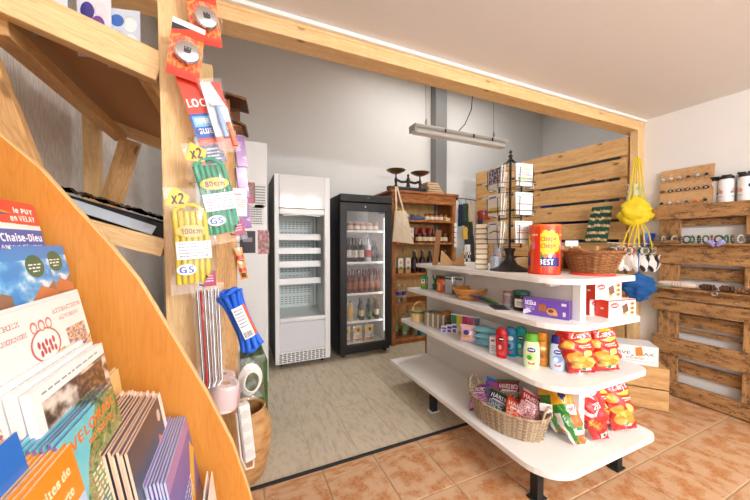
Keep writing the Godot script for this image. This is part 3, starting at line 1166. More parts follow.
	p_ell(a, 0.22, 0.55, 0.16, 0.16, rgb(226, 222, 214))
	p_rect(a, 0.9, 0.0, 0.1, 1.0, rgb(240, 236, 232))
	p_ell(a, 0.8, 0.13, 0.05, 0.05, rgb(214, 206, 200))
	var e_stripe := slot(8, 8)
	p_rect(e_stripe, 0, 0, 1, 1, rgb(243, 204, 176))
	stack("navy_card", 13, 0.185, 0.21, 0.0032, 0.0043, uv(a), uv(e_stripe), -0.14, 1.018, 0.688, 0.17, "navy card with orange stroke, front of the orange-edged stack", "orange-edged card in the stack behind the navy front", "orange edged cards", -0.001)
	# blue violet leaflets
	a = slot(170, 240)
	p_rect(a, 0, 0, 1, 1, rgb(74, 84, 170))
	p_poly(a, [Vector2(0.2, 0.9), Vector2(0.9, 0.2), Vector2(1.0, 0.34), Vector2(0.3, 1.0)], rgb(226, 178, 60))
	p_rect(a, 0, 0, 1, 0.12, rgb(150, 120, 180))
	lines(a, 0.2, 0.4, 0.5, 4, 0.05, rgb(226, 226, 240))
	var e_blue := slot(8, 8)
	p_rect(e_blue, 0, 0, 1, 1, rgb(190, 197, 224))
	stack("violet_leaflet", 12, 0.19, 0.21, 0.0028, 0.0042, uv(a), uv(e_blue), -0.103, 0.945, 0.722, 0.17, "blue violet leaflet with yellow stripe, front of lowest stack", "blue-edged leaflet in the lowest stack beside the side panel", "violet leaflets", -0.0012)
	a = slot(60, 90)
	p_rect(a, 0, 0, 1, 1, rgb(236, 234, 230))
	p_rect(a, 0.3, 0.3, 0.5, 0.4, rgb(90, 96, 150))
	stack("small_flyer", 2, 0.09, 0.15, 0.0018, 0.008, uv(a), e_white, -0.055, 0.83, 0.7, 0.12, "small white flyer low in the rack beside the side panel", "small white flyer tucked behind another low in the rack", "small flyers")


# ---------------------------------------------------------------- pine display unit behind the rack

func wooden_unit() -> void:
	var u := thing("pine_display_unit", "pine display unit with sloping shelves and hooks at the left", "shelf unit", V(-0.38, 0, 1.52))
	var o := V(0.38, 0, -1.52)
	var rail := func(n: float, y: float, h: float) -> void:
		part(u, "rail", Geo.new().beam(V(-0.64, y + 0.14, n) + o, V(-0.195, y, n) + o, 0.045, h, 0.002), M.pine)
	for n in [1.05, 1.98]:
		rail.call(n, 1.79, 0.082)
		rail.call(n, 1.285, 0.05)
		rail.call(n, 0.64, 0.05)
		part(u, "front_post", Geo.new().beam(V(-0.143, 0, n) + o, V(-0.166, 2.3, n) + o, 0.048, 0.076, 0.002, Vector3.RIGHT), M.pine)
		part(u, "back_post", Geo.new().box(V(-0.665, 1.15, n) + o, Vector3(0.06, 2.3, 0.06), 0.002), M.pine)
	part(u, "brace", Geo.new().beam(V(-0.62, 1.86, 1.095) + o, V(-0.36, 0.95, 1.095) + o, 0.03, 0.085, 0.002, Vector3.RIGHT), M.slat)
	part(u, "brace", Geo.new().beam(V(-0.5, 1.82, 1.935) + o, V(-0.66, 1.2, 1.935) + o, 0.03, 0.085, 0.002, Vector3.RIGHT), M.slat)
	for sh in [1.8, 1.278, 0.636]:
		var y: float = sh
		part(u, "shelf_board", Geo.new().beam(V(-0.625, y + 0.138, 1.515) + o, V(-0.2, y + 0.005, 1.515) + o, 0.88, 0.008, 0.001), M.ply)
	for s in [[-0.545, 1.838, 0.05], [-0.245, 1.79, 0.03]]:
		part(u, "cross_bar", Geo.new().box(V(s[0], s[1], 1.515) + o, Vector3(s[2], 0.045, 0.88), 0.002), M.slat)
	part(u, "cross_bar", Geo.new().box(V(-0.21, 0.65, 1.515) + o, Vector3(0.02, 0.05, 0.88), 0.002), M.pine)
	for h in [[1.93, 0.0], [1.75, 0.0], [1.6, 0.0], [1.47, 0.0], [1.28, 0.02]]:
		part(u, "hook", Geo.new().tube([V(-0.13, h[0], 1.02) + o, V(-0.1, h[0], 0.975) + o, V(-0.095, h[0] + 0.008, 0.96) + o], 0.002, 5), M.chrome)
	# bulb packs standing on the upper shelf
	var a := slot(120, 170)
	p_rect(a, 0, 0, 1, 1, rgb(225, 230, 238))
	p_poly(a, [Vector2(0, 0), Vector2(1, 0), Vector2(1, 0.3), Vector2(0, 0.5)], rgb(80, 120, 190))
	p_ell(a, 0.5, 0.6, 0.3, 0.16, rgb(240, 200, 60))
	p_ell(a, 0.3, 0.75, 0.2, 0.12, rgb(220, 70, 50))
	var b := slot(120, 170)
	p_rect(b, 0, 0, 1, 1, rgb(228, 226, 232))
	p_ell(b, 0.3, 0.25, 0.2, 0.15, rgb(70, 60, 140))
	p_ell(b, 0.6, 0.45, 0.2, 0.14, rgb(120, 70, 150))
	p_ell(b, 0.45, 0.75, 0.26, 0.16, rgb(206, 44, 50))
	var c := slot(120, 170)
	p_rect(c, 0, 0, 1, 1, rgb(206, 214, 226))
	for k in 3:
		p_ell(c, 0.3, 0.2 + k * 0.28, 0.2, 0.1, rgb(60, 110, 190))
		p_ell(c, 0.7, 0.25 + k * 0.28, 0.2, 0.12, rgb(240, 240, 240))
	var arr := [[a, -0.46, 1.12, "white and yellow"], [b, -0.37, 1.13, "violet and red"], [c, -0.3, 1.12, "pale blue"]]
	for i in 3:
		var pk := thing("blister_pack", "%s blister pack standing on the upper left shelf" % arr[i][3], "blister pack", V(arr[i][1], 1.85 - (arr[i][1] + 0.46) * 0.3 + 0.006, arr[i][2]), -0.25)
		part(pk, "card", Geo.new().pbox(Vector3(0.085, 0.17, 0.0015), {"front": uv(arr[i][0]), "other": uv(arr[i][0], 0, 0, 0.02, 0.02)}), M.glossprint)
		for k in 3:
			part(pk, "blister", Geo.new().lathe([Vector2(0.0, -0.018), Vector2(0.013, -0.015), Vector2(0.016, 0.0), Vector2(0.012, 0.016), Vector2(0.0, 0.02)], 10, Vector3(0.02 - (k % 2) * 0.03, 0.04 + k * 0.045, 0.004)), M.film)
	# dark goods in black film on the middle shelf
	var film := thing("wrapped_tray", "flat tray wrapped in black and silver film on middle left shelf", "tray", V(-0.36, 1.33, 1.3), 0.0)
	film.rotation = Vector3(0, 0, -0.3)
	var blk := mat(rgb(40, 42, 44), 0.18)
	part(film, "tray", Geo.new().box(Vector3(0, 0.04, 0), Vector3(0.32, 0.076, 0.46), 0.008), blk)
	var nz := FastNoiseLite.new()
	nz.seed = 3
	nz.frequency = 11.0
	part(film, "cover", Geo.new().grid(func(p, q): return Vector3((p - 0.5) * 0.3, 0.09 + nz.get_noise_2d(p, q) * 0.016, (q - 0.5) * 0.46), 22, 26), blk)
	part(film, "silver_sheet", Geo.new().rotbox(Vector3(0.03, 0.052, 0.243), Vector3(0.2, 0.03, 0.003), Basis(Vector3(0, 0, 1), -0.06) * Basis(Vector3.RIGHT, -0.5), 0.0005), mat(rgb(176, 188, 200), 0.2, 0.2))
	# small red and white packet hung on the far post
	var sp := thing("small_packet", "small red and white packet hanging by the far post", "packet", V(-0.24, 1.42, 1.7), 0.2)
	part(sp, "film_bag", Geo.new().bag(0.05, 0.17, 0.016, uv(b), uv(b), 8, 6, 8, 0.003), M.foil)
	hung_packs()


func hung_packs() -> void:
	# bulbs in blister packs
	var a := slot(140, 220)
	p_rect(a, 0, 0, 1, 1, rgb(214, 62, 34))
	p_noise(a, 0.0, 0.25, 1, 0.6, [rgb(196, 40, 28), rgb(236, 96, 40), rgb(250, 170, 90), rgb(226, 70, 36)], 0.02, 51)
	p_rect(a, 0, 0, 1, 0.1, rgb(230, 226, 220))
	p_poly(a, [Vector2(0.0, 0.1), Vector2(0.6, 0.1), Vector2(0.0, 0.22)], rgb(40, 44, 60))
	p_rect(a, 0, 0.9, 1, 0.1, rgb(206, 50, 30))
	var bulb := func(at: Vector3, turn: float, roll: float, label: String) -> void:
		var p := thing("bulb_pack", label, "bulb pack", at)
		p.rotation = Vector3(0, turn, roll)
		part(p, "card", Geo.new().pbox(Vector3(0.075, 0.15, 0.0015), {"front": uv(a), "other": uv(a, 0.1, 0.9, 0.02, 0.02)}, Vector3(0, -0.15, 0)), M.glossprint)
		part(p, "blister", Geo.new().lathe([Vector2(0.042, 0.0), Vector2(0.041, 0.012), Vector2(0.034, 0.03), Vector2(0.0, 0.036)], 18, Vector3.ZERO).mesh(), M.film)
		var bl: MeshInstance3D = p.get_child(1)
		bl.transform = Transform3D(Basis(Vector3.RIGHT, PI / 2), Vector3(0.004, -0.088, 0.001))
		var glass := part(p, "bulb", Geo.new().lathe([Vector2(0.0, 0.0), Vector2(0.02, 0.002), Vector2(0.029, 0.014), Vector2(0.026, 0.022), Vector2(0.012, 0.026), Vector2(0.0, 0.026)], 18), M.chrome)
		glass.transform = Transform3D(Basis(Vector3.RIGHT, PI / 2), Vector3(0.004, -0.088, 0.003))
		part(glass, "cap", Geo.new().box(Vector3(0, 0.0285, 0), Vector3(0.016, 0.006, 0.012), 0.001), M.iron)
		part(glass, "pin", Geo.new().box(Vector3(-0.004, 0.033, 0), Vector3(0.002, 0.006, 0.004), 0.0), M.chrome)
		part(glass, "pin", Geo.new().box(Vector3(0.004, 0.033, 0), Vector3(0.002, 0.006, 0.004), 0.0), M.chrome)
	bulb.call(V(-0.093, 2.0, 0.975), 0.15, 0.12, "orange card with a silver bulb, topmost pack on the post")
	bulb.call(V(-0.115, 1.885, 0.955), 0.15, -0.12, "orange card with a big silver bulb below the topmost pack")
	# narrow glue card
	var s := slot(80, 260)
	p_rect(s, 0, 0, 1, 1, rgb(226, 62, 36))
	p_rect(s, 0, 0.42, 1, 0.28, rgb(36, 84, 170))
	p_rect(s, 0.1, 0.45, 0.8, 0.12, rgb(110, 180, 224))
	p_rect(s, 0, 0.78, 1, 0.22, rgb(24, 40, 100))
	p_text(s, "LOC", 0.5, 0.3, 0.8, 0.09, Color.WHITE)
	p_text(s, "SUPER", 0.5, 0.505, 0.6, 0.06, Color.WHITE)
	p_text(s, "GLUE", 0.5, 0.62, 0.6, 0.06, Color.WHITE)
	p_rect(s, 0.1, 0.72, 0.8, 0.03, rgb(240, 120, 90))
	lines(s, 0.2, 0.82, 0.6, 4, 0.04, rgb(226, 230, 240))
	var pk := thing("glue_card", "narrow red and blue glue card hanging from the post", "card pack", V(-0.125, 1.752, 0.97))
	pk.rotation = Vector3(0, 0.15, 0.3)
	part(pk, "card", Geo.new().pbox(Vector3(0.055, 0.235, 0.0016), {"front": uv(s), "other": uv(s, 0.1, 0.05, 0.02, 0.02)}, Vector3(0, -0.235, 0)), M.glossprint)
	# clear pouch with glue pens
	pk = thing("pen_pouch", "clear pouch with pale blue and orange pens hanging on the post", "pouch", V(-0.072, 1.75, 0.955))
	pk.rotation = Vector3(0, 0.1, 0.26)
	part(pk, "pouch", Geo.new().bag(0.062, 0.2, 0.02, Rect2(), Rect2(), 5, 8, 10, 0.003).mesh(), M.film)
	pk.get_child(0).position.y = -0.2
	s = slot(80, 120)
	p_rect(s, 0, 0, 1, 1, rgb(236, 234, 238))
	p_poly(s, [Vector2(0.5, 0), Vector2(1, 0), Vector2(1, 0.4)], rgb(214, 60, 50))
	p_rect(s, 0, 0.8, 1, 0.2, rgb(226, 110, 80))
	part(pk, "insert", Geo.new().pbox(Vector3(0.05, 0.18, 0.001), {"front": uv(s), "other": uv(s, 0.1, 0.1, 0.02, 0.02)}, Vector3(0, -0.19, 0)), M.glossprint)
	part(pk, "pen", Geo.new().tube([Vector3(0, -0.075, 0.007), Vector3(0, -0.12, 0.009), Vector3(0.002, -0.16, 0.007)], [0.005, 0.009, 0.007], 8), mat(rgb(150, 176, 220), 0.3))
	part(pk, "pen_cap", Geo.new().box(Vector3(0, -0.07, 0.008), Vector3(0.034, 0.012, 0.008), 0.002), mat(rgb(206, 214, 226), 0.3))
	part(pk, "pen", Geo.new().tube([Vector3(0.016, -0.12, 0.006), Vector3(0.018, -0.185, 0.006)], [0.006, 0.007], 8), mat(rgb(240, 120, 80), 0.4))
	# bungee cords in header bags
	bungee(V(-0.085, 1.56, 0.945), 0.14, 0.22, rgb(30, 150, 116), "80cm", "clear bag of green bungee cords marked 80")
	bungee(V(-0.122, 1.432, 0.925), 0.16, 0.06, rgb(214, 190, 40), "100cm", "clear bag of yellow bungee cords marked 100")
	# bag of metal rods
	pk = thing("rod_bag", "long clear bag of silver and red metal rods hanging on the post", "bag", V(-0.083, 1.175, 0.975))
	pk.rotation = Vector3(0, 0.2, 0.04)
	for i in 7:
		var x := -0.026 + i * 0.0088
		part(pk, "rod", Geo.new().tube([Vector3(x, -0.005, 0.004 * (i % 2)), Vector3(x * 0.9, -0.27, 0.004 * (i % 2)), Vector3(x * 0.7 - 0.006, -0.285, 0.006)], 0.0034, 8), mat(rgb(170, 40, 44), 0.3) if i == 1 else M.chrome)
	var g := Geo.new().bag(0.082, 0.31, 0.022, Rect2(), Rect2(), 6, 8, 14, 0.004)
	part(pk, "bag_film", g, M.film).position = Vector3(0, -0.3, 0)
	# hank of blue rope
	pk = thing("rope_hank", "hank of bright blue rope with white paper label", "rope", V(0.004, 1.07, 0.99))
	pk.rotation = Vector3(0, 0.2, 0.38)
	var bl := mat(rgb(28, 96, 206), 0.6)
	for i in 9:
		var an := TAU * i / 9.0
		var r := 0.02 if i < 6 else 0.008
		var pts := []
		for k in 13:
			var t := k / 12.0
			var w := r * (0.85 + 0.5 * pow(absf(t - 0.5) * 2.0, 3.0))
			pts.append(Vector3(cos(an + t * 0.8) * w * 1.15, 0.09 - t * 0.18, sin(an + t * 0.8) * w))
		part(pk, "strand", Geo.new().tube(pts, 0.0085, 7), bl)
	for e in [0.092, -0.092]:
		var pts := []
		for k in 16:
			var t := TAU * k / 16.0
			pts.append(Vector3(cos(t) * 0.019, e + sin(t * 2.0) * 0.004, sin(t) * 0.015))
		part(pk, "rope_end", Geo.new().tube(pts, 0.009, 7, true), bl)
	s = slot(80, 120)
	p_rect(s, 0, 0, 1, 1, rgb(240, 240, 238))
	p_rect(s, 0.78, 0, 0.22, 1, rgb(230, 90, 50))
	lines(s, 0.1, 0.08, 0.6, 6, 0.1, rgb(110, 116, 140))
	for k in 7:
		p_rect(s, 0.1 + k * 0.085, 0.78, 0.045, 0.18, rgb(30, 30, 30))
	part(pk, "label", Geo.new().sleeve(0.034, 0.034, -0.05, 0.05, -0.5, 0.7, uv(s), 6), M.print)


func bungee(at: Vector3, turn: float, roll: float, c: Color, mark: String, label: String) -> void:
	var pk := thing("bungee_pack", label, "bungee cords", at)
	pk.rotation = Vector3(0, turn, roll)
	pk.scale = Vector3(1.12, 1.1, 1.0)
	var cord := mat(c, 0.55)
	var s := slot(120, 60)
	p_rect(s, 0, 0, 1, 1, rgb(232, 172, 36))
	p_text(s, mark, 0.5, 0.5, 0.66, 0.42, rgb(40, 30, 20))
	var w := slot(120, 80)
	p_rect(w, 0, 0, 1, 1, rgb(238, 238, 236))
	lines(w, 0.08, 0.1, 0.84, 5, 0.17, rgb(120, 126, 140))
	var q := slot(80, 60)
	p_rect(q, 0, 0, 1, 1, rgb(240, 242, 246))
	p_text(q, "GS", 0.5, 0.5, 0.7, 0.6, rgb(30, 80, 170))
	var r := slot(60, 60)
	p_rect(r, 0, 0, 1, 1, rgb(150, 24, 70))
	lines(r, 0.2, 0.3, 0.6, 3, 0.16, rgb(236, 200, 214))
	# folded cords
	for i in 6:
		var x := -0.03 + i * 0.012
		part(pk, "cord", Geo.new().tube([Vector3(x, -0.045, 0.0), Vector3(x + 0.002, -0.1, 0.003 * (i % 2)), Vector3(x - 0.001, -0.215, 0.0)], 0.0056, 8), cord)
	part(pk, "cord_loop", Geo.new().tube([Vector3(-0.03, -0.045, 0), Vector3(-0.012, -0.03, 0), Vector3(0.012, -0.03, 0), Vector3(0.03, -0.045, 0)], 0.0056, 8), cord)
	part(pk, "hook", Geo.new().tube([Vector3(0.024, -0.2, 0.008), Vector3(0.03, -0.215, 0.009), Vector3(0.02, -0.226, 0.009), Vector3(0.008, -0.22, 0.008)], 0.002, 6), M.iron)
	var ov := []
	for k in 18:
		ov.append(Vector2(cos(TAU * k / 18.0) * 0.032, sin(TAU * k / 18.0) * 0.015))
	part(pk, "badge", Geo.new().extrude(ov, 0.001, uv(s)), M.glossprint).position = Vector3(0.002, -0.092, 0.011)
	part(pk, "text_label", Geo.new().pbox(Vector3(0.07, 0.042, 0.001), {"front": uv(w), "other": uv(w, 0, 0, 0.05, 0.05)}), M.glossprint).position = Vector3(0.004, -0.158, 0.011)
	var gs := []
	for k in 16:
		gs.append(Vector2(cos(TAU * k / 16.0) * 0.02, sin(TAU * k / 16.0) * 0.013))
	part(pk, "badge", Geo.new().extrude(gs, 0.001, uv(q)), M.glossprint).position = Vector3(-0.014, -0.182, 0.011)
	part(pk, "corner_label", Geo.new().extrude([Vector2(-0.012, -0.022), Vector2(0.018, -0.022), Vector2(0.018, 0.016), Vector2(0.004, 0.006)], 0.001, uv(r)), M.glossprint).position = Vector3(0.026, -0.205, 0.011)
	part(pk, "bag_film", Geo.new().bag(0.095, 0.25, 0.03, Rect2(), Rect2(), 7, 10, 14, 0.004), M.film).position = Vector3(0, -0.24, 0)
	var t := slot(80, 60)
	p_rect(t, 0, 0, 1, 1, rgb(238, 190, 44))
	p_text(t, "x2", 0.5, 0.55, 0.5, 0.5, rgb(30, 26, 20))
	part(pk, "tag", Geo.new().extrude([Vector2(-0.045, -0.022), Vector2(-0.008, -0.03), Vector2(0.004, -0.002), Vector2(-0.026, 0.02)], 0.0012, uv(t)), M.glossprint).position = Vector3(0, -0.008, 0.004)


func left_corner() -> void:
	# display stand with a little birdhouse on top
	var st := thing("pine_stand", "narrow pine display stand with nails behind the bungee bags", "stand", V(-0.05, 0, 1.6))
	part(st, "board", Geo.new().box(Vector3(-0.005, 0.92, 0), Vector3(0.09, 1.82, 0.03), 0.002), M.slat)
	part(st, "foot", Geo.new().box(Vector3(-0.02, 0.0125, 0), Vector3(0.16, 0.025, 0.22), 0.002), M.slat)
	for y in [1.72, 1.6, 1.5, 1.4, 1.3, 1.2]:
		part(st, "nail", Geo.new().tube([Vector3(0.038, y, 0.0), Vector3(0.055, y + 0.004, 0.03)], 0.0015, 5), M.iron)
	var bh := thing("bird_house", "small brown wooden bird house on top of the pine stand", "bird house", V(-0.055, 1.83, 1.6), -0.1)
	part(bh, "floor", Geo.new().box(Vector3(0.01, 0.008, 0), Vector3(0.13, 0.012, 0.11), 0.001), M.oldwood)
	part(bh, "wall", Geo.new().box(Vector3(-0.035, 0.07, -0.02), Vector3(0.01, 0.11, 0.07), 0.001), M.oldwood)
	part(bh, "post", Geo.new().box(Vector3(0.015, 0.07, 0.035), Vector3(0.02, 0.11, 0.02), 0.001), M.oldwood)
	part(bh, "wall", Geo.new().box(Vector3(0.01, 0.07, -0.05), Vector3(0.1, 0.11, 0.01), 0.001), M.brown)
	for k in 2:
		part(bh, "roof", Geo.new().rotbox(Vector3(0.025 + k * 0.02, 0.135 - k * 0.11, 0.0), Vector3(0.15 - k * 0.04, 0.01, 0.16), Basis(Vector3(0, 0, 1), -0.18 - k * 0.25), 0.001), M.brown)
	var a := slot(50, 140)
	p_rect(a, 0, 0, 1, 1, rgb(128, 44, 140))
	p_poly(a, [Vector2(0.5, 0.7), Vector2(1, 0.62), Vector2(1, 0.8)], rgb(180, 130, 190))
	lines(a, 0.2, 0.2, 0.5, 3, 0.05, rgb(190, 150, 200))
	for k in 3:
		var bx := solo("incense_box", Geo.new().pbox(Vector3(0.045, 0.14, 0.02), {"front": uv(a), "other": uv(a, 0.0, 0.1, 0.2, 0.2)}), M.glossprint, ["narrow purple box hanging highest beside the pine stand", "narrow purple box hanging second beside the pine stand", "narrow purple box hanging lowest beside the pine stand"][k], "box", V(0.018 + k * 0.007, 1.66 - k * 0.145, 1.58), 0.15, "purple boxes on the stand")
		bx.rotation.z = 0.12
	var f := slot(60, 80)
	p_rect(f, 0, 0, 1, 1, rgb(244, 240, 240))
	p_rect(f, 0.1, 0.2, 0.5, 0.04, rgb(220, 120, 120))
	lines(f, 0.1, 0.4, 0.8, 5, 0.08, rgb(214, 180, 180))
	solo("price_card", Geo.new().pbox(Vector3(0.06, 0.13, 0.0015), {"front": uv(f), "other": uv(f, 0, 0, 0.05, 0.05)}), M.print, "small white price card in front of the purple boxes", "card", V(0.005, 1.425, 1.56), 0.1)
	var o := slot(40, 90)
	p_rect(o, 0, 0, 1, 1, rgb(236, 150, 60))
	p_rect(o, 0, 0.4, 1, 0.2, rgb(196, 60, 40))
	p_rect(o, 0.2, 0.65, 0.6, 0.25, rgb(80, 60, 40))
	for k in 2:
		var q := solo("small_packet", Geo.new().bag(0.035, 0.09, 0.01, uv(o), uv(o), 3 + k, 5, 6, 0.002), M.foil, ["small orange packet hanging on the pine stand, upper one", "small orange packet hanging on the pine stand, lower one"][k], "packet", V(0.012 + k * 0.01, 1.19 - k * 0.06, 1.57), 0.2)
		q.rotation.z = 0.2
	# white panel with notices
	var wp := thing("notice_board", "tall white panel with pinned notices left of the white cooler", "panel", V(-0.09, 0, 3.01))
	part(wp, "board", Geo.new().box(Vector3(0, 1.11, 0), Vector3(0.66, 2.22, 0.04), 0.003), M.lacquer)
	var pk := slot(90, 70)
	p_rect(pk, 0, 0, 1, 1, rgb(216, 130, 150))
	p_noise(pk, 0.05, 0.05, 0.9, 0.6, [rgb(150, 70, 70), rgb(230, 170, 180), rgb(120, 140, 80)], 0.08, 3)
	var tx := slot(100, 100)
	p_rect(tx, 0, 0, 1, 1, rgb(236, 236, 234))
	lines(tx, 0.08, 0.1, 0.84, 8, 0.11, rgb(110, 110, 116))
	var dk := slot(60, 80)
	p_rect(dk, 0, 0, 1, 1, rgb(60, 54, 66))
	p_rect(dk, 0.2, 0.3, 0.6, 0.2, rgb(150, 150, 160))
	var gp := slot(60, 80)
	p_noise(gp, 0, 0, 1, 1, [rgb(110, 150, 90), rgb(206, 110, 130), rgb(214, 200, 200)], 0.06, 9)
	var sheets := [[pk, 0.13, 1.66, 0.13, 0.19, "pink picture notice"], [tx, 0.24, 1.62, 0.1, 0.22, "white list notice"], [tx, 0.17, 1.46, 0.2, 0.19, "grey price list"], [dk, 0.13, 1.21, 0.13, 0.2, "dark photo card"], [gp, 0.265, 1.2, 0.1, 0.22, "pink and green flower card"]]
	for s in sheets:
		solo("notice_sheet", Geo.new().pbox(Vector3(s[3], s[4], 0.0012), {"front": uv(s[0]), "other": uv(s[0], 0, 0, 0.03, 0.03)}), M.print, "%s pinned on the tall white panel" % s[5], "notice", V(s[1] - 0.06, s[2], 2.989), 0.0)
	# toilet rolls in pink film on the low shelf
	var tp := thing("toilet_roll_pack", "pack of toilet rolls in pink film on the low pine shelf", "toilet paper", V(-0.085, 0.638, 1.4), 0.15)
	tp.rotation.z = -0.12
	var roll := mat(rgb(244, 232, 230), 0.9)
	for k in 2:
		for j in 1:
			part(tp, "roll", Geo.new().lathe([Vector2(0.018, 0.0), Vector2(0.05, 0.0), Vector2(0.052, 0.01), Vector2(0.052, 0.09), Vector2(0.05, 0.1), Vector2(0.018, 0.1), Vector2(0.018, 0.0)], 18, Vector3(0.01 + 0.0 * j, 0.002 + 0.102 * j, 0.053 - 0.106 * k)), roll)
			part(tp, "core", Geo.new().lathe([Vector2(0.0172, 0.004), Vector2(0.0178, 0.004), Vector2(0.0178, 0.1005), Vector2(0.016, 0.1005), Vector2(0.016, 0.004)], 12, Vector3(0.01, 0.002 + 0.102 * j, 0.053 - 0.106 * k)), M.kraft)
	part(tp, "film", Geo.new().box(Vector3(0.01, 0.052, 0), Vector3(0.11, 0.108, 0.216), 0.02), clear(rgb(244, 190, 200), 0.2, 0.12))
	# white cable in a bag and a power strip, hanging
	var cb := thing("cable_coil", "coil of white cable in a clear bag hanging beside the stand", "cable", V(0.045, 0.66, 1.52), 0.2)
	var wc := mat(rgb(236, 232, 226), 0.5)
	for k in 7:
		var pts := []
		for i in 20:
			var t := TAU * i / 20.0
			pts.append(Vector3(cos(t) * (0.052 - k * 0.003), sin(t) * (0.07 - k * 0.004), (k - 3) * 0.0055 + 0.004 * sin(t * 3.0 + k)))
		part(cb, "loop", Geo.new().tube(pts, 0.004, 6, true), wc)
	part(cb, "bag_film", Geo.new().bag(0.125, 0.2, 0.05, Rect2(), Rect2(), 12, 8, 12, 0.01), M.film).position = Vector3(0.0, -0.09, 0)
	var ps := thing("power_strip", "white power strip hanging upright with its lead", "power strip", V(0.02, 0.47, 1.44), 0.25)
	ps.rotation.z = 0.1
	part(ps, "housing", Geo.new().box(Vector3.ZERO, Vector3(0.048, 0.26, 0.04), 0.006), mat(rgb(240, 238, 234), 0.4))
	for k in 4:
		var so := part(ps, "socket", Geo.new().lathe([Vector2(0.0, 0.0), Vector2(0.017, 0.0), Vector2(0.019, 0.002), Vector2(0.019, 0.003), Vector2(0.0, 0.003)], 14), mat(rgb(222, 220, 216), 0.5))
		so.transform = Transform3D(Basis(Vector3.RIGHT, PI / 2), Vector3(0, 0.09 - k * 0.06, 0.0195))
	part(ps, "lead", Geo.new().tube([Vector3(-0.03, 0.1, 0.0), Vector3(-0.034, -0.1, 0.005), Vector3(-0.02, -0.16, 0.01), Vector3(0.01, -0.165, 0.012), Vector3(0.015, -0.135, 0.01)], 0.0045, 7), wc)
	# stoneware jar
	var vs := thing("stoneware_jar", "tan glazed stoneware jar standing on the floor at the threshold", "jar", V(0.02, 0.0, 1.83))
	part(vs, "body", Geo.new().lathe([Vector2(0.0, 0.0), Vector2(0.095, 0.0), Vector2(0.102, 0.015), Vector2(0.13, 0.12), Vector2(0.142, 0.22), Vector2(0.135, 0.31), Vector2(0.112, 0.355), Vector2(0.108, 0.372), Vector2(0.112, 0.382), Vector2(0.105, 0.388), Vector2(0.095, 0.38), Vector2(0.098, 0.35), Vector2(0.12, 0.3), Vector2(0.125, 0.2), Vector2(0.09, 0.02), Vector2(0.0, 0.02)], 32), M.vase)
	# green jerrycan
	var jc := thing("jerrycan", "old green metal jerrycan with rust specks behind the stoneware jar", "jerrycan", V(0.09, 0.0, 2.5), 0.06)
	var gm := tex_mat(mottle(128, 128, [rgb(60, 88, 42), rgb(70, 100, 50), rgb(64, 94, 46), rgb(72, 104, 52), rgb(110, 62, 40)], 0.06, 77, Vector2.ONE, 0.15), 0.55)
	part(jc, "body", Geo.new().box(Vector3(0, 0.24, 0), Vector3(0.17, 0.46, 0.34), 0.03), gm)
	for s in [-1, 1]:
		part(jc, "pressing", Geo.new().beam(Vector3(0.05 * s, 0.12, 0.171), Vector3(0.0, 0.38, 0.171), 0.012, 0.004, 0.001, Vector3.BACK), gm)
		part(jc, "handle", Geo.new().tube([Vector3(0.05 * s, 0.46, 0.1), Vector3(0.05 * s, 0.515, 0.08), Vector3(0.05 * s, 0.515, -0.06), Vector3(0.05 * s, 0.46, -0.08)], 0.009, 8), gm)
	part(jc, "handle", Geo.new().tube([Vector3(0, 0.46, 0.1), Vector3(0, 0.515, 0.08), Vector3(0, 0.515, -0.06), Vector3(0, 0.46, -0.08)], 0.009, 8), gm)
	part(jc, "cap", Geo.new().lathe([Vector2(0, 0), Vector2(0.03, 0), Vector2(0.03, 0.03), Vector2(0.026, 0.036), Vector2(0, 0.036)], 14, Vector3(0, 0.465, 0.13)), gm)


# ---------------------------------------------------------------- coolers

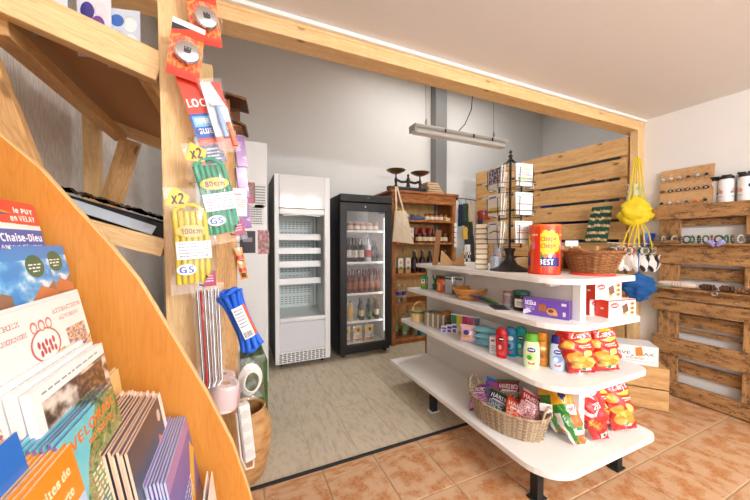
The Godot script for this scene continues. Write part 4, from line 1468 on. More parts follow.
func open_cooler() -> void:
	var c := thing("open_cooler", "tall white open display cooler with empty shelves and black sides", "cooler", V(0.613, 0, 3.53))
	var w := 0.575
	var zf := 0.31
	part(c, "side_wall", Geo.new().box(Vector3(-w / 2 + 0.006, 1.03, -0.008), Vector3(0.012, 1.93, 0.6), 0.002), M.black)
	part(c, "side_wall", Geo.new().box(Vector3(w / 2 - 0.006, 1.03, -0.008), Vector3(0.012, 1.93, 0.6), 0.002), M.black)
	part(c, "back_wall", Geo.new().box(Vector3(0, 1.03, -0.305), Vector3(w, 1.93, 0.012), 0.001), M.black)
	part(c, "roof", Geo.new().box(Vector3(0, 1.99, -0.02), Vector3(w, 0.02, 0.58), 0.002), M.black)
	part(c, "base", Geo.new().box(Vector3(0, 0.09, -0.03), Vector3(w - 0.03, 0.05, 0.54), 0.002), M.black)
	# front frame
	part(c, "frame_post", Geo.new().box(Vector3(-w / 2 + 0.022, 1.03, zf - 0.012), Vector3(0.044, 1.94, 0.024), 0.005), M.lacquer)
	part(c, "frame_post", Geo.new().box(Vector3(w / 2 - 0.03, 1.03, zf - 0.012), Vector3(0.06, 1.94, 0.024), 0.005), M.lacquer)
	part(c, "sign_panel", Geo.new().box(Vector3(-0.008, 1.83, zf - 0.012), Vector3(w - 0.106, 0.34, 0.03), 0.006), M.gloss)
	part(c, "canopy", Geo.new().box(Vector3(-0.008, 1.625, zf - 0.02), Vector3(w - 0.106, 0.062, 0.05), 0.01), M.lacquer)
	part(c, "canopy_lip", Geo.new().tube([Vector3(-0.2, 1.585, zf - 0.02), Vector3(0, 1.6, zf), Vector3(0.18, 1.585, zf - 0.02)], 0.009, 8), M.lacquer)
	# inner tub
	var tub := mat(rgb(222, 230, 228), 0.4)
	part(c, "inner_back", Geo.new().box(Vector3(0, 1.05, -0.2), Vector3(w - 0.03, 1.16, 0.01), 0.001), tub)
	part(c, "inner_side", Geo.new().box(Vector3(-w / 2 + 0.02, 1.05, 0.03), Vector3(0.01, 1.16, 0.46), 0.001), tub)
	part(c, "inner_side", Geo.new().box(Vector3(w / 2 - 0.03, 1.05, 0.03), Vector3(0.01, 1.16, 0.46), 0.001), tub)
	part(c, "inner_floor", Geo.new().beam(Vector3(0, 0.45, 0.27), Vector3(0, 0.53, -0.19), w - 0.04, 0.012, 0.001), tub)
	part(c, "inner_roof", Geo.new().box(Vector3(0, 1.63, 0.03), Vector3(w - 0.04, 0.012, 0.46), 0.001), tub)
	# rows of air slots in the back
	var sl := Geo.new()
	for j in 40:
		if j % 5 == 4:
			continue
		for i in 9:
			sl.box(Vector3(-0.2 + i * 0.045, 0.58 + j * 0.0255, -0.1945), Vector3(0.028, 0.007, 0.002), 0.0)
	stuff(part(c, "air_slots", sl, mat(rgb(96, 112, 112), 0.7), "dark air slots in the pale back wall"))
	for s in [0.205, 0.235]:
		var up := Geo.new()
		for j in 44:
			up.box(Vector3(s + 0.0055, 0.56 + j * 0.024, -0.17 + (s - 0.205) * 12.0), Vector3(0.002, 0.011, 0.008), 0.0)
		part(c, "shelf_upright", Geo.new().box(Vector3(s + 0.02, 1.08, -0.17 + (s - 0.205) * 12.0), Vector3(0.026, 1.08, 0.03), 0.002), M.lacquer)
		stuff(part(c, "upright_slots", up, M.greymetal))
	for y in [1.395, 1.245, 1.1, 0.915]:
		var sh := part(c, "shelf", Geo.new().box(Vector3(-0.015, y - 0.028, -0.02), Vector3(w - 0.1, 0.012, 0.34), 0.002), M.lacquer)
		part(sh, "price_rail", Geo.new().rotbox(Vector3(-0.015, y - 0.03, 0.155), Vector3(w - 0.1, 0.068, 0.012), Basis(Vector3.RIGHT, -0.12), 0.003), M.lacquer)
	# lower front
	part(c, "sill", Geo.new().box(Vector3(-0.008, 0.5, zf - 0.03), Vector3(w - 0.106, 0.045, 0.06), 0.008), M.lacquer)
	part(c, "front_panel", Geo.new().box(Vector3(-0.008, 0.325, zf - 0.016), Vector3(w - 0.106, 0.3, 0.02), 0.004), M.steelwhite)
	part(c, "grille_plate", Geo.new().box(Vector3(-0.004, 0.112, zf - 0.012), Vector3(w - 0.008, 0.12, 0.02), 0.004), M.lacquer)
	for j in 5:
		for i in 12:
			part(c, "grille_slot", Geo.new().rotbox(Vector3(-0.235 + i * 0.042, 0.072 + j * 0.02, zf - 0.0015), Vector3(0.03, 0.009, 0.002), Basis(Vector3.BACK, 0.25 if (i + j) % 2 else -0.1), 0.0), M.darkvoid)
	for x in [-0.22, 0.22]:
		for z in [-0.24, 0.22]:
			var cs := part(c, "caster", Geo.new().lathe([Vector2(0, -0.01), Vector2(0.024, -0.01), Vector2(0.026, 0.0), Vector2(0.024, 0.01), Vector2(0, 0.01)], 16), M.black)
			cs.transform = Transform3D(Basis(Vector3.BACK, PI / 2), Vector3(x, 0.026, z))
			part(cs, "fork", Geo.new().box(Vector3(0.028, 0, 0), Vector3(0.024, 0.028, 0.03), 0.002), M.chrome)


func bottle(called: String, label: String, kind: int, glass: Material, lab: Color, cap: Color, at: Vector3, group := "", s := 1.0) -> Node3D:
	# kind 0 long neck, 1 wine, 2 jar, 3 water bottle
	var o := thing(called, label, "jar" if kind == 2 else "bottle", at, 0.0, group)
	var pr: Array
	var ly := Vector2(0.05, 0.12)
	var r := 0.03
	if kind == 0:
		pr = [Vector2(0, 0), Vector2(0.029, 0), Vector2(0.031, 0.006), Vector2(0.031, 0.13), Vector2(0.027, 0.155), Vector2(0.014, 0.185), Vector2(0.0125, 0.235), Vector2(0, 0.235)]
		r = 0.0313
	elif kind == 1:
		pr = [Vector2(0, 0), Vector2(0.035, 0), Vector2(0.037, 0.006), Vector2(0.037, 0.18), Vector2(0.03, 0.205), Vector2(0.0145, 0.225), Vector2(0.0135, 0.29), Vector2(0, 0.29)]
		r = 0.0373
		ly = Vector2(0.06, 0.15)
	elif kind == 2:
		pr = [Vector2(0, 0), Vector2(0.033, 0), Vector2(0.036, 0.005), Vector2(0.036, 0.075), Vector2(0.031, 0.085), Vector2(0.03, 0.092), Vector2(0, 0.092)]
		r = 0.0363
		ly = Vector2(0.018, 0.062)
	else:
		pr = [Vector2(0, 0), Vector2(0.033, 0), Vector2(0.035, 0.008), Vector2(0.034, 0.06), Vector2(0.032, 0.075), Vector2(0.035, 0.09), Vector2(0.035, 0.15), Vector2(0.028, 0.185), Vector2(0.014, 0.21), Vector2(0.014, 0.225), Vector2(0, 0.225)]
		r = 0.0353
		ly = Vector2(0.1, 0.145)
	var q := []
	for p in pr:
		q.append(p * s)
	part(o, "glass", Geo.new().lathe(q, 14), glass)
	part(o, "label", Geo.new().sleeve(r * s, r * s, ly.x * s, ly.y * s, -1.7, 1.7, Rect2(0, 0, 1, 1), 10), mat(lab, 0.7))
	var top: Vector2 = q[q.size() - 1]
	var cr: float = q[q.size() - 2].x + 0.0012
	part(o, "cap", Geo.new().lathe([Vector2(0, -0.004), Vector2(cr, -0.004), Vector2(cr, 0.009), Vector2(cr * 0.9, 0.012), Vector2(0, 0.012)], 12, Vector3(0, top.y, 0)), mat(cap, 0.4))
	return o


func glass_fridge() -> void:
	var c := thing("drinks_fridge", "tall black drinks fridge with a glass door full of bottles", "fridge", V(1.33, 0, 3.55))
	var w := 0.64
	var zf := 0.33
	var side := mat(rgb(44, 44, 46), 0.35)
	part(c, "side_wall", Geo.new().box(Vector3(-w / 2 + 0.02, 0.95, -0.02), Vector3(0.04, 1.78, 0.6), 0.004), side)
	part(c, "side_wall", Geo.new().box(Vector3(w / 2 - 0.02, 0.95, -0.02), Vector3(0.04, 1.78, 0.6), 0.004), side)
	part(c, "back_wall", Geo.new().box(Vector3(0, 0.95, -0.3), Vector3(w - 0.08, 1.78, 0.04), 0.002), M.lacquer)
	part(c, "roof", Geo.new().box(Vector3(0, 1.79, -0.02), Vector3(w - 0.08, 0.1, 0.6), 0.002), side)
	part(c, "floor", Geo.new().box(Vector3(0, 0.09, -0.02), Vector3(w - 0.08, 0.06, 0.6), 0.002), M.lacquer)
	for s in [-1, 1]:
		part(c, "liner", Geo.new().box(Vector3(s * (w / 2 - 0.045), 0.93, -0.02), Vector3(0.008, 1.6, 0.52), 0.001), M.lacquer)
	part(c, "control_panel", Geo.new().box(Vector3(0, 1.803, zf - 0.02), Vector3(w, 0.085, 0.06), 0.008), M.black)
	part(c, "thermometer", Geo.new().box(Vector3(0.02, 1.81, zf + 0.0105), Vector3(0.03, 0.012, 0.002), 0.0005), mat(rgb(90, 110, 80), 0.3))
	for x in [-0.15, 0.2]:
		part(c, "switch", Geo.new().box(Vector3(x, 1.81, zf + 0.0105), Vector3(0.05, 0.014, 0.003), 0.001), M.blackmatt)
	# door
	var d := part(c, "door", Geo.new().box(Vector3(-w / 2 + 0.04, 0.915, zf - 0.012), Vector3(0.08, 1.67, 0.04), 0.004).box(Vector3(w / 2 - 0.04, 0.915, zf - 0.012), Vector3(0.08, 1.67, 0.04), 0.004).box(Vector3(0, 1.705, zf - 0.012), Vector3(w - 0.15, 0.09, 0.04), 0.004).box(Vector3(0, 0.115, zf - 0.012), Vector3(w - 0.15, 0.075, 0.04), 0.004), M.black)
	part(d, "door_glass", Geo.new().box(Vector3(0, 0.905, zf - 0.01), Vector3(w - 0.156, 1.512, 0.006), 0.0), M.pane)
	part(d, "sticker", Geo.new().box(Vector3(0.19, 1.645, zf - 0.006), Vector3(0.06, 0.015, 0.001), 0.0), mat(rgb(80, 110, 190), 0.4))
	part(d, "lock", Geo.new().lathe([Vector2(0, 0), Vector2(0.008, 0), Vector2(0.008, 0.006), Vector2(0, 0.006)], 12).mesh(), M.chrome).transform = Transform3D(Basis(Vector3.RIGHT, PI / 2), Vector3(-0.02, 1.71, zf + 0.006))
	part(c, "plinth", Geo.new().box(Vector3(0, 0.065, zf - 0.05), Vector3(w - 0.02, 0.05, 0.03), 0.003), M.blackmatt)
	for x in [-0.26, 0.26]:
		for z in [-0.25, 0.26]:
			var cs := part(c, "caster", Geo.new().lathe([Vector2(0, -0.012), Vector2(0.024, -0.012), Vector2(0.026, 0.0), Vector2(0.024, 0.012), Vector2(0, 0.012)], 16), M.black)
			cs.transform = Transform3D(Basis(Vector3.BACK, PI / 2), Vector3(x, 0.026, z))
	var ys := [1.45, 1.08, 0.713, 0.385]
	for y in ys:
		var sh := part(c, "shelf", Geo.new().box(Vector3(0, y - 0.008, -0.02), Vector3(w - 0.11, 0.006, 0.46), 0.001), M.white)
		part(sh, "shelf_front", Geo.new().box(Vector3(0, y - 0.012, 0.215), Vector3(w - 0.11, 0.026, 0.008), 0.002), M.white)
	# light tube inside the door post
	var glow := mat(rgb(250, 250, 250), 0.4)
	glow.emission_enabled = true
	glow.emission = Color(0.97, 0.99, 1.0)
	glow.emission_energy_multiplier = 1.2
	part(c, "light_tube", Geo.new().tube([Vector3(0.255, 0.25, 0.265), Vector3(0.255, 1.6, 0.265)], 0.008, 8), glow)
	var al := AreaLight3D.new()
	al.name = "tube_light"
	al.area_size = Vector2(0.02, 1.3)
	al.area_normalize_energy = false
	al.light_energy = 1.3
	al.shadow_enabled = true
	al.area_range = 6.0
	c.add_child(al)
	al.position = Vector3(0.24, 0.93, 0.25)
	al.rotation = Vector3(0, PI / 4, 0)
	# contents
	var X0 := 1.33
	var base := func(x: float, y: float, z: float) -> Vector3: return Vector3(X0 + x, y + 0.0, -3.55 + z)
	var glassware := mat(rgb(186, 120, 84), 0.25)
	var p0: Node3D = null
	for j in 2:
		for i in 6:
			var at: Vector3 = base.call(-0.21 + i * 0.082, 1.4455, 0.13 - j * 0.12)
			var lab := "small brown dessert jar on the top fridge shelf"
			if p0 == null:
				p0 = bottle("dessert_jar", lab, 2, glassware, rgb(232, 222, 210), rgb(200, 150, 120), at, "dessert jars in the fridge")
			else:
				copy(p0, at, 0.0, lab)
	# dark bottles
	var k := 0
	for i in 4:
		for j in 2:
			var lab := "tall dark bottle with pale label on the second fridge shelf"
			var at: Vector3 = base.call(-0.225 + i * 0.077, 1.0755, 0.15 - j * 0.1)
			if k == 0:
				p0 = bottle("dark_bottle", lab, 1, M.darkglass, rgb(214, 206, 196), rgb(30, 30, 32), at, "dark bottles in the fridge", 0.95)
			else:
				copy(p0, at, 0.0, lab)
			k += 1
	bottle("red_label_bottle", "white bottle with red label on the second fridge shelf", 1, mat(rgb(206, 212, 226), 0.2), rgb(196, 50, 40), rgb(60, 80, 150), base.call(0.09, 1.0755, 0.16), "", 0.95)
	bottle("blue_label_bottle", "pale bottle with blue label on the second fridge shelf", 1, mat(rgb(220, 224, 230), 0.2), rgb(70, 90, 160), rgb(230, 230, 230), base.call(0.09, 1.0755, 0.06), "", 1.0)
	p0 = null
	for i in 3:
		var at: Vector3 = base.call(0.16 + (i % 2) * 0.06, 1.0755, 0.14 - i * 0.07)
		var lab := "black wine bottle at the right of the second fridge shelf"
		if p0 == null:
			p0 = bottle("wine_bottle", lab, 1, M.darkglass, rgb(60, 56, 66), rgb(30, 24, 24), at, "wine bottles in the fridge", 0.85)
		else:
			copy(p0, at, 0.0, lab)
	p0 = null
	for j in 2:
		for i in 7:
			var at: Vector3 = base.call(-0.225 + i * 0.072, 0.7085, 0.16 - j * 0.1)
			var lab := "amber bottle standing on the third fridge shelf"
			if p0 == null:
				p0 = bottle("amber_bottle", lab, 1, M.rosewine, rgb(150, 74, 36), rgb(130, 40, 24), at, "amber bottles in the fridge", 0.9)
			else:
				copy(p0, at, 0.0, lab)
	var beers := [[-0.22, 0.16, 3, mat(rgb(190, 160, 90), 0.3), rgb(236, 186, 50), rgb(40, 40, 40), "yellow labelled clear bottle, leftmost on the fourth fridge shelf"], [-0.14, 0.16, 3, mat(rgb(200, 170, 100), 0.3), rgb(240, 170, 40), rgb(40, 40, 44), "yellow labelled clear bottle, second on the fourth fridge shelf"], [-0.18, 0.05, 0, M.brownglass, rgb(206, 190, 150), rgb(190, 160, 60), "brown bottle behind the yellow labels in the fridge"], [0.0, 0.16, 0, M.brownglass, rgb(206, 196, 150), rgb(170, 150, 60), "brown beer bottle with cream label, left of the green bottle"], [0.02, 0.06, 0, M.brownglass, rgb(206, 196, 150), rgb(160, 40, 30), "brown beer bottle in the rear row behind the cream label"], [0.1, 0.17, 0, M.greenglass, rgb(90, 130, 70), rgb(60, 110, 60), "small green bottle on the fourth fridge shelf"], [0.13, 0.07, 0, M.brownglass, rgb(180, 150, 90), rgb(200, 170, 60), "brown beer bottle behind the green bottle"], [0.2, 0.16, 0, M.brownglass, rgb(214, 204, 160), rgb(180, 150, 50), "brown beer bottle with cream label, right of the green bottle"], [0.22, 0.05, 0, M.brownglass, rgb(200, 180, 120), rgb(200, 180, 80), "brown beer bottle in the right rear corner of fourth shelf"]]
	for b in beers:
		bottle("beer_bottle", b[6], b[2], b[3], b[4], b[5], base.call(b[0], 0.3805, b[1]), "bottles on the fourth fridge shelf", 0.8 if b[5] == rgb(60, 110, 60) else 1.0)
	var a := slot(100, 150)
	p_rect(a, 0, 0, 1, 1, rgb(214, 196, 168))
	p_rect(a, 0.12, 0.12, 0.76, 0.3, rgb(238, 184, 60))
	p_ell(a, 0.5, 0.26, 0.16, 0.1, rgb(60, 40, 30))
	p_rect(a, 0.1, 0.5, 0.8, 0.28, rgb(238, 230, 214))
	p_rect(a, 0.1, 0.8, 0.8, 0.14, rgb(222, 120, 40))
	lines(a, 0.15, 0.54, 0.7, 3, 0.07, rgb(120, 100, 80))
	for i in 3:
		solo("coffee_bag", Geo.new().bag(0.12, 0.19, 0.07, uv(a), uv(a), 4 + i, 8, 10, 0.003), M.print, ["cream paper bag with orange label, left one at the fridge bottom", "cream paper bag with orange label, middle one at the fridge bottom", "cream paper bag with orange label, right one at the fridge bottom"][i], "paper bag", base.call(-0.19 + i * 0.15, 0.121, 0.14), 0.0, "paper bags in the fridge")


# ---------------------------------------------------------------- bookcase with jars and bottles

func bookcase() -> void:
	var X := 2.24
	var N := 3.62
	var b := thing("bookcase", "old orange brown wooden bookcase full of jars and bottles", "bookcase", V(X, 0, N))
	var hw := 0.495
	var zf := 0.22
	for s in [-1, 1]:
		part(b, "post", Geo.new().box(Vector3(s * (hw - 0.025), 0.96, zf - 0.03), Vector3(0.055, 1.92, 0.06), 0.003), M.oldwood)
		part(b, "side_wall", Geo.new().box(Vector3(s * (hw - 0.012), 0.96, -0.02), Vector3(0.02, 1.92, 0.4), 0.002), M.oldwood)
	for i in 6:
		part(b, "back_plank", Geo.new().box(Vector3(-0.405 + i * 0.162, 0.96, -0.215), Vector3(0.16, 1.9, 0.012), 0.002, Vector2(i * 0.3, i * 0.13)), M.backboard)
	part(b, "frieze", Geo.new().box(Vector3(0, 1.875, zf - 0.01), Vector3(hw * 2.0, 0.12, 0.03), 0.003), M.oldwood)
	part(b, "top_board", Geo.new().box(Vector3(0, 1.95, 0.0), Vector3(hw * 2.0 + 0.06, 0.03, 0.5), 0.004), M.oldwood)
	part(b, "corner_block", Geo.new().box(Vector3(-hw + 0.03, 1.99, zf - 0.03), Vector3(0.14, 0.045, 0.08), 0.003), M.brown)
	var ys := [1.6, 1.305, 0.905, 0.52, 0.07]
	for y in ys:
		part(b, "shelf", Geo.new().box(Vector3(0, y - 0.012, 0), Vector3(hw * 2.0 - 0.04, 0.024, 0.42), 0.002), M.oldwood)
	part(b, "plinth", Geo.new().box(Vector3(0, 0.03, zf - 0.04), Vector3(hw * 2.0 - 0.1, 0.058, 0.02), 0.002), M.oldwood)
	var at := func(x: float, y: float, z: float) -> Vector3: return Vector3(X + x, y, -N + z)
	# top shelf
	var a := slot(120, 120)
	p_rect(a, 0, 0, 1, 1, rgb(226, 176, 50))
	p_noise(a, 0.02, 0.02, 0.96, 0.96, [rgb(206, 150, 40), rgb(236, 190, 70), rgb(226, 176, 50)], 0.04, 17)
	p_ell(a, 0.52, 0.3, 0.12, 0.14, rgb(90, 60, 40))
	p_poly(a, [Vector2(0.45, 0.4), Vector2(0.62, 0.42), Vector2(0.75, 0.98), Vector2(0.4, 0.98)], rgb(110, 46, 50))
	p_poly(a, [Vector2(0.5, 0.55), Vector2(0.62, 0.5), Vector2(0.8, 0.95), Vector2(0.6, 0.98)], rgb(40, 46, 96))
	var pc := thing("small_picture", "small yellow picture of a dark haired figure on the top shelf", "picture", at.call(-0.26, 1.6, -0.06))
	pc.rotation.x = -0.1
	part(pc, "panel", Geo.new().pbox(Vector3(0.19, 0.2, 0.012), {"front": uv(a), "other": uv(a, 0, 0, 0.05, 0.05)}), M.print)
	for i in 4:
		bottle("small_pot", ["small white and blue pot, leftmost on the top shelf", "small green pot on the top shelf", "small white pot on the top shelf beside the picture", "navy blue round pot on the top shelf"][i], 2, mat([rgb(120, 150, 190), rgb(70, 130, 90), rgb(220, 222, 224), rgb(60, 76, 130)][i], 0.4), [rgb(226, 230, 236), rgb(200, 220, 200), rgb(120, 150, 180), rgb(80, 96, 150)][i], [rgb(220, 224, 228), rgb(60, 110, 80), rgb(226, 228, 230), rgb(60, 70, 120)][i], at.call(-0.38 + i * 0.085, 1.6, 0.1), "", 0.75)
	solo("ceramic_bird", Geo.new().lathe([Vector2(0, 0), Vector2(0.04, 0.005), Vector2(0.06, 0.03), Vector2(0.05, 0.055), Vector2(0.02, 0.07), Vector2(0, 0.072)], 14, Vector3.ZERO, Rect2(0, 0, 1, 1), 1.5, 0.8), mat(rgb(96, 110, 150), 0.45), "blue grey rounded ceramic piece on the top shelf", "ornament", at.call(-0.03, 1.6, 0.1))
	var p0: Node3D = null
	for i in 5:
		var lab := "honey jar with white label and dark lid on the top shelf"
		var q: Vector3 = at.call(0.1 + i * 0.075, 1.6, 0.1)
		if p0 == null:
			p0 = bottle("honey_jar", lab, 2, mat(rgb(190, 110, 40), 0.25), rgb(238, 232, 218), rgb(60, 44, 36), q, "honey jars on the top shelf", 0.98)
		else:
			copy(p0, q, 0.0, lab)
	solo("yellow_box", Geo.new().box(Vector3(0, 0.025, 0), Vector3(0.09, 0.05, 0.06), 0.002), mat(rgb(226, 196, 120), 0.6), "pale yellow little box right of the honey jars", "box", at.call(0.41, 1.6, 0.14))
	# white coffee packets
	var w := slot(80, 150)
	p_rect(w, 0, 0, 1, 1, rgb(238, 236, 230))
	p_ell(w, 0.5, 0.3, 0.22, 0.12, rgb(226, 170, 110))
	p_rect(w, 0, 0.66, 1, 0.34, rgb(190, 150, 100))
	p_ell(w, 0.5, 0.66, 0.32, 0.09, rgb(96, 110, 60))
	lines(w, 0.2, 0.48, 0.6, 2, 0.05, rgb(150, 130, 110))
	var me := Geo.new().pbox(Vector3(0.075, 0.2, 0.06), {"front": uv(w), "left": uv(w, 0, 0, 0.1, 1), "right": uv(w, 0, 0, 0.1, 1), "other": uv(w, 0, 0, 0.1, 0.1)}).mesh()
	for i in 2:
		solo("herb_packet", me, M.print, ["white herb packet on the second bookcase shelf, left one", "white herb packet on the second bookcase shelf, right one"][i], "packet", at.call(-0.29 + i * 0.13, 1.305, 0.1), 0.0, "white herb packets")
	for i in 3:
		solo("herb_packet", me, M.print, ["white herb packet on the third bookcase shelf, leftmost", "white herb packet on the third bookcase shelf, middle", "white herb packet on the third bookcase shelf, rightmost"][i], "packet", at.call(-0.43 + i * 0.112, 0.905, 0.1), 0.0, "white herb packets")
	p0 = null
	for i in 6:
		var lab := "dark preserve jar with cream label on the second bookcase shelf"
		var q: Vector3 = at.call(-0.03 + i * 0.085, 1.305, 0.1)
		if p0 == null:
			p0 = bottle("preserve_jar", lab, 2, mat(rgb(92, 46, 26), 0.2), rgb(222, 206, 172), rgb(70, 50, 40), q, "preserve jars", 1.25)
		else:
			copy(p0, q, 0.0, lab)
	for j in 3:
		for i in 2:
			var lab := "red and gold tin at the back of the second bookcase shelf"
			var q: Vector3 = at.call(0.02 + j * 0.12, 1.305 + i * 0.105, -0.06)
			if j == 0 and i == 0:
				p0 = solo("red_tin", Geo.new().lathe([Vector2(0, 0), Vector2(0.05, 0), Vector2(0.05, 0.1), Vector2(0.048, 0.104), Vector2(0, 0.104)], 16), mat(rgb(150, 40, 30), 0.4), lab, "tin", q, 0.0, "red tins")
			else:
				copy(p0, q, 0.0, lab)
	var labs := [rgb(40, 40, 46), rgb(206, 60, 100), rgb(120, 70, 140), rgb(216, 110, 60), rgb(40, 120, 80), rgb(196, 50, 50), rgb(60, 100, 70), rgb(50, 110, 80), rgb(40, 100, 60), rgb(150, 60, 60)]
	var lname := ["black", "pink", "violet", "orange", "green", "red", "grey green", "teal green", "dark green", "brick red"]
	for i in 10:
		bottle("juice_bottle", "dark juice bottle with %s label on the third bookcase shelf" % lname[i], 0, mat(rgb(40, 24, 28), 0.12), labs[i], [rgb(30, 30, 30), rgb(230, 224, 214)][i % 2], at.call(-0.12 + i * 0.062, 0.905, 0.13 - (i % 2) * 0.08), "juice bottles", 1.2)
	p0 = null
	for i in 3:
		var lab: String = ["clear water bottle with blue label, leftmost of three", "clear water bottle with blue label, middle of three", "clear water bottle with blue label, rightmost of three"][i]
		bottle("water_bottle", lab, 3, M.bottleglass, rgb(60, 86, 190), rgb(220, 226, 236), at.call(-0.42 + i * 0.085, 0.52, 0.1), "water bottles", 1.0)
	p0 = null
	for i in 6:
		var lab := "clear glass bottle on the bottom bookcase shelf"
		var q: Vector3 = at.call(-0.43 + i * 0.085, 0.07, 0.12 - (i % 2) * 0.09)
		if p0 == null:
			p0 = bottle("glass_bottle", lab, 1, clear(rgb(190, 214, 196), 0.3, 0.06), rgb(120, 160, 110), rgb(70, 110, 70), q, "glass bottles on the bottom shelf", 1.0)
		else:
			copy(p0, q, 0.0, lab)
	var tq := thing("turquoise_tin", "turquoise tin with yellow disc on the bottom bookcase shelf", "tin", at.call(0.0, 0.07, 0.15))
	part(tq, "body", Geo.new().lathe([Vector2(0, 0), Vector2(0.05, 0), Vector2(0.05, 0.16), Vector2(0.047, 0.165), Vector2(0, 0.165)], 20), mat(rgb(40, 146, 168), 0.35))
	part(tq, "disc", Geo.new().sleeve(0.0505, 0.0505, 0.07, 0.13, -0.6, 0.6, Rect2(), 6), mat(rgb(236, 200, 60), 0.5))
	# kitchen scale and books on top
	var sc := thing("balance_scale", "old black balance scale with two brass pans on the bookcase", "scale", at.call(-0.17, 1.966, 0.06))
	sc.scale = Vector3(1.15, 1.35, 1.15)
	part(sc, "base", Geo.new().box(Vector3(0, 0.025, 0), Vector3(0.42, 0.05, 0.14), 0.01), M.black)
	part(sc, "beam", Geo.new().tube([Vector3(-0.17, 0.13, 0), Vector3(-0.09, 0.105, 0), Vector3(0, 0.115, 0), Vector3(0.09, 0.105, 0), Vector3(0.17, 0.13, 0)], 0.012, 8), M.black)
	part(sc, "column", Geo.new().lathe([Vector2(0, 0.05), Vector2(0.03, 0.05), Vector2(0.018, 0.09), Vector2(0.024, 0.13), Vector2(0.01, 0.16), Vector2(0.016, 0.175), Vector2(0, 0.195)], 14), M.iron)
	for s in [-1, 1]:
		part(sc, "stand", Geo.new().lathe([Vector2(0, 0.05), Vector2(0.028, 0.05), Vector2(0.012, 0.08), Vector2(0.02, 0.12), Vector2(0.008, 0.15), Vector2(0.01, 0.185), Vector2(0, 0.185)], 12, Vector3(s * 0.16, 0, 0)), M.black)
		var pan := part(sc, "pan", Geo.new().lathe([Vector2(0, 0.18), Vector2(0.05, 0.184), Vector2(0.1, 0.205), Vector2(0.11, 0.215), Vector2(0.105, 0.216), Vector2(0.09, 0.206), Vector2(0.04, 0.19), Vector2(0, 0.187)], 22, Vector3(s * 0.16, 0, 0)), mat(rgb(120, 96, 58), 0.35, 0.7))
		part(pan, "rim", Geo.new().lathe([Vector2(0.108, 0.211), Vector2(0.112, 0.214), Vector2(0.108, 0.217), Vector2(0.106, 0.214), Vector2(0.108, 0.211)], 22, Vector3(s * 0.16, 0, 0)), M.black)
	var bc := [rgb(190, 160, 110), rgb(150, 100, 60), rgb(176, 60, 46), rgb(200, 180, 140), rgb(170, 50, 40)]
	for i in 5:
		var bk := thing("old_book", ["old tan book at the bottom of the pile on the bookcase", "old brown book, second of the pile on the bookcase", "old red book in the middle of the pile on the bookcase", "old cream book near the top of the pile", "old red book topmost of the pile on the bookcase"][i], "book", at.call(0.21 - i * 0.012, 1.965 + i * 0.031, 0.08), 0.08 * (i % 3 - 1), "pile of old books")
		part(bk, "cover", Geo.new().box(Vector3(0, 0.002, 0), Vector3(0.26 - i * 0.02, 0.003, 0.17), 0.001).box(Vector3(0, 0.028, 0), Vector3(0.26 - i * 0.02, 0.003, 0.17), 0.001).box(Vector3(0, 0.015, -0.0835), Vector3(0.26 - i * 0.02, 0.028, 0.003), 0.001), mat(bc[i], 0.7))
		part(bk, "pages", Geo.new().box(Vector3(0, 0.015, 0.002), Vector3(0.25 - i * 0.02, 0.0235, 0.16), 0.001), mat(rgb(214, 196, 160), 0.9))
	# tote bag over the left corner
	var tb := thing("tote_bag", "plain beige cotton tote bag hanging on the bookcase corner", "tote bag", at.call(-0.39, 0.0, 0.26))
	var cotton := mat(rgb(226, 208, 180), 0.9)
	var nz := FastNoiseLite.new()
	nz.seed = 2
	nz.frequency = 5.0
	var g := Geo.new()
	for s in [1.0, -1.0]:
		g.grid(func(u, v):
			var x := lerpf(lerpf(-0.09, 0.06, u), lerpf(-0.13, 0.17, u), v)
			return Vector3(x * (1.0 if s > 0 else 1.0), 1.7 - v * 0.38 - u * 0.03 * v, s * (0.012 + 0.012 * sin(u * PI) + nz.get_noise_2d(u, v) * 0.012) + 0.015), 12, 14)
	part(tb, "bag", g, cotton)
	for x in [-0.07, 0.03]:
		part(tb, "strap", Geo.new().beam(Vector3(x, 1.7, 0.015), Vector3(-0.06 + x * 0.2, 2.0, 0.0), 0.022, 0.004, 0.001, Vector3.BACK), cotton)
	part(tb, "charm", Geo.new().lathe([Vector2(0, 0), Vector2(0.02, 0.01), Vector2(0.022, 0.03), Vector2(0, 0.045)], 10, Vector3(-0.08, 1.28, 0.04)), mat(rgb(206, 90, 70), 0.6))
	# card tags hung on the right post
	var tg := thing("tag_string", "string of white card tags hanging on the right bookcase post", "tags", at.call(0.475, 0, 0.24))
	for i in 5:
		part(tg, "tag", Geo.new().rotbox(Vector3(0.002 * (i % 2), 1.55 - i * 0.07, 0.004), Vector3(0.05, 0.055, 0.002), Basis(Vector3.BACK, 0.3 if i == 0 else 0.05), 0.0005), M.white)
	part(tg, "string", Geo.new().tube([Vector3(0, 1.75, 0.0), Vector3(0, 1.25, 0.0)], 0.0015, 5), M.white)


func cloth(parent: Node3D, called: String, x: float, y: float, z: float, w: float, h: float, m: Material, sd: int, taper := 0.0) -> MeshInstance3D:
	var nz := FastNoiseLite.new()
	nz.seed = sd
	nz.frequency = 2.2
	var g := Geo.new()
	for s in [1.0, -1.0]:
		g.grid(func(u, v):
			var uu: float = u if s > 0 else 1.0 - u
			var ww: float = w * (1.0 - taper * (1.0 - v))
			return Vector3(x + (uu - 0.5) * ww, y - v * h + 0.012 * sin(uu * 5.0 + sd) * v, z + sin(uu * 15.0 + sd) * 0.012 * (0.4 + v) + nz.get_noise_2d(uu * 2.0, v) * 0.02 + s * 0.002), 14, 10)
	return part(parent, called, g, m)


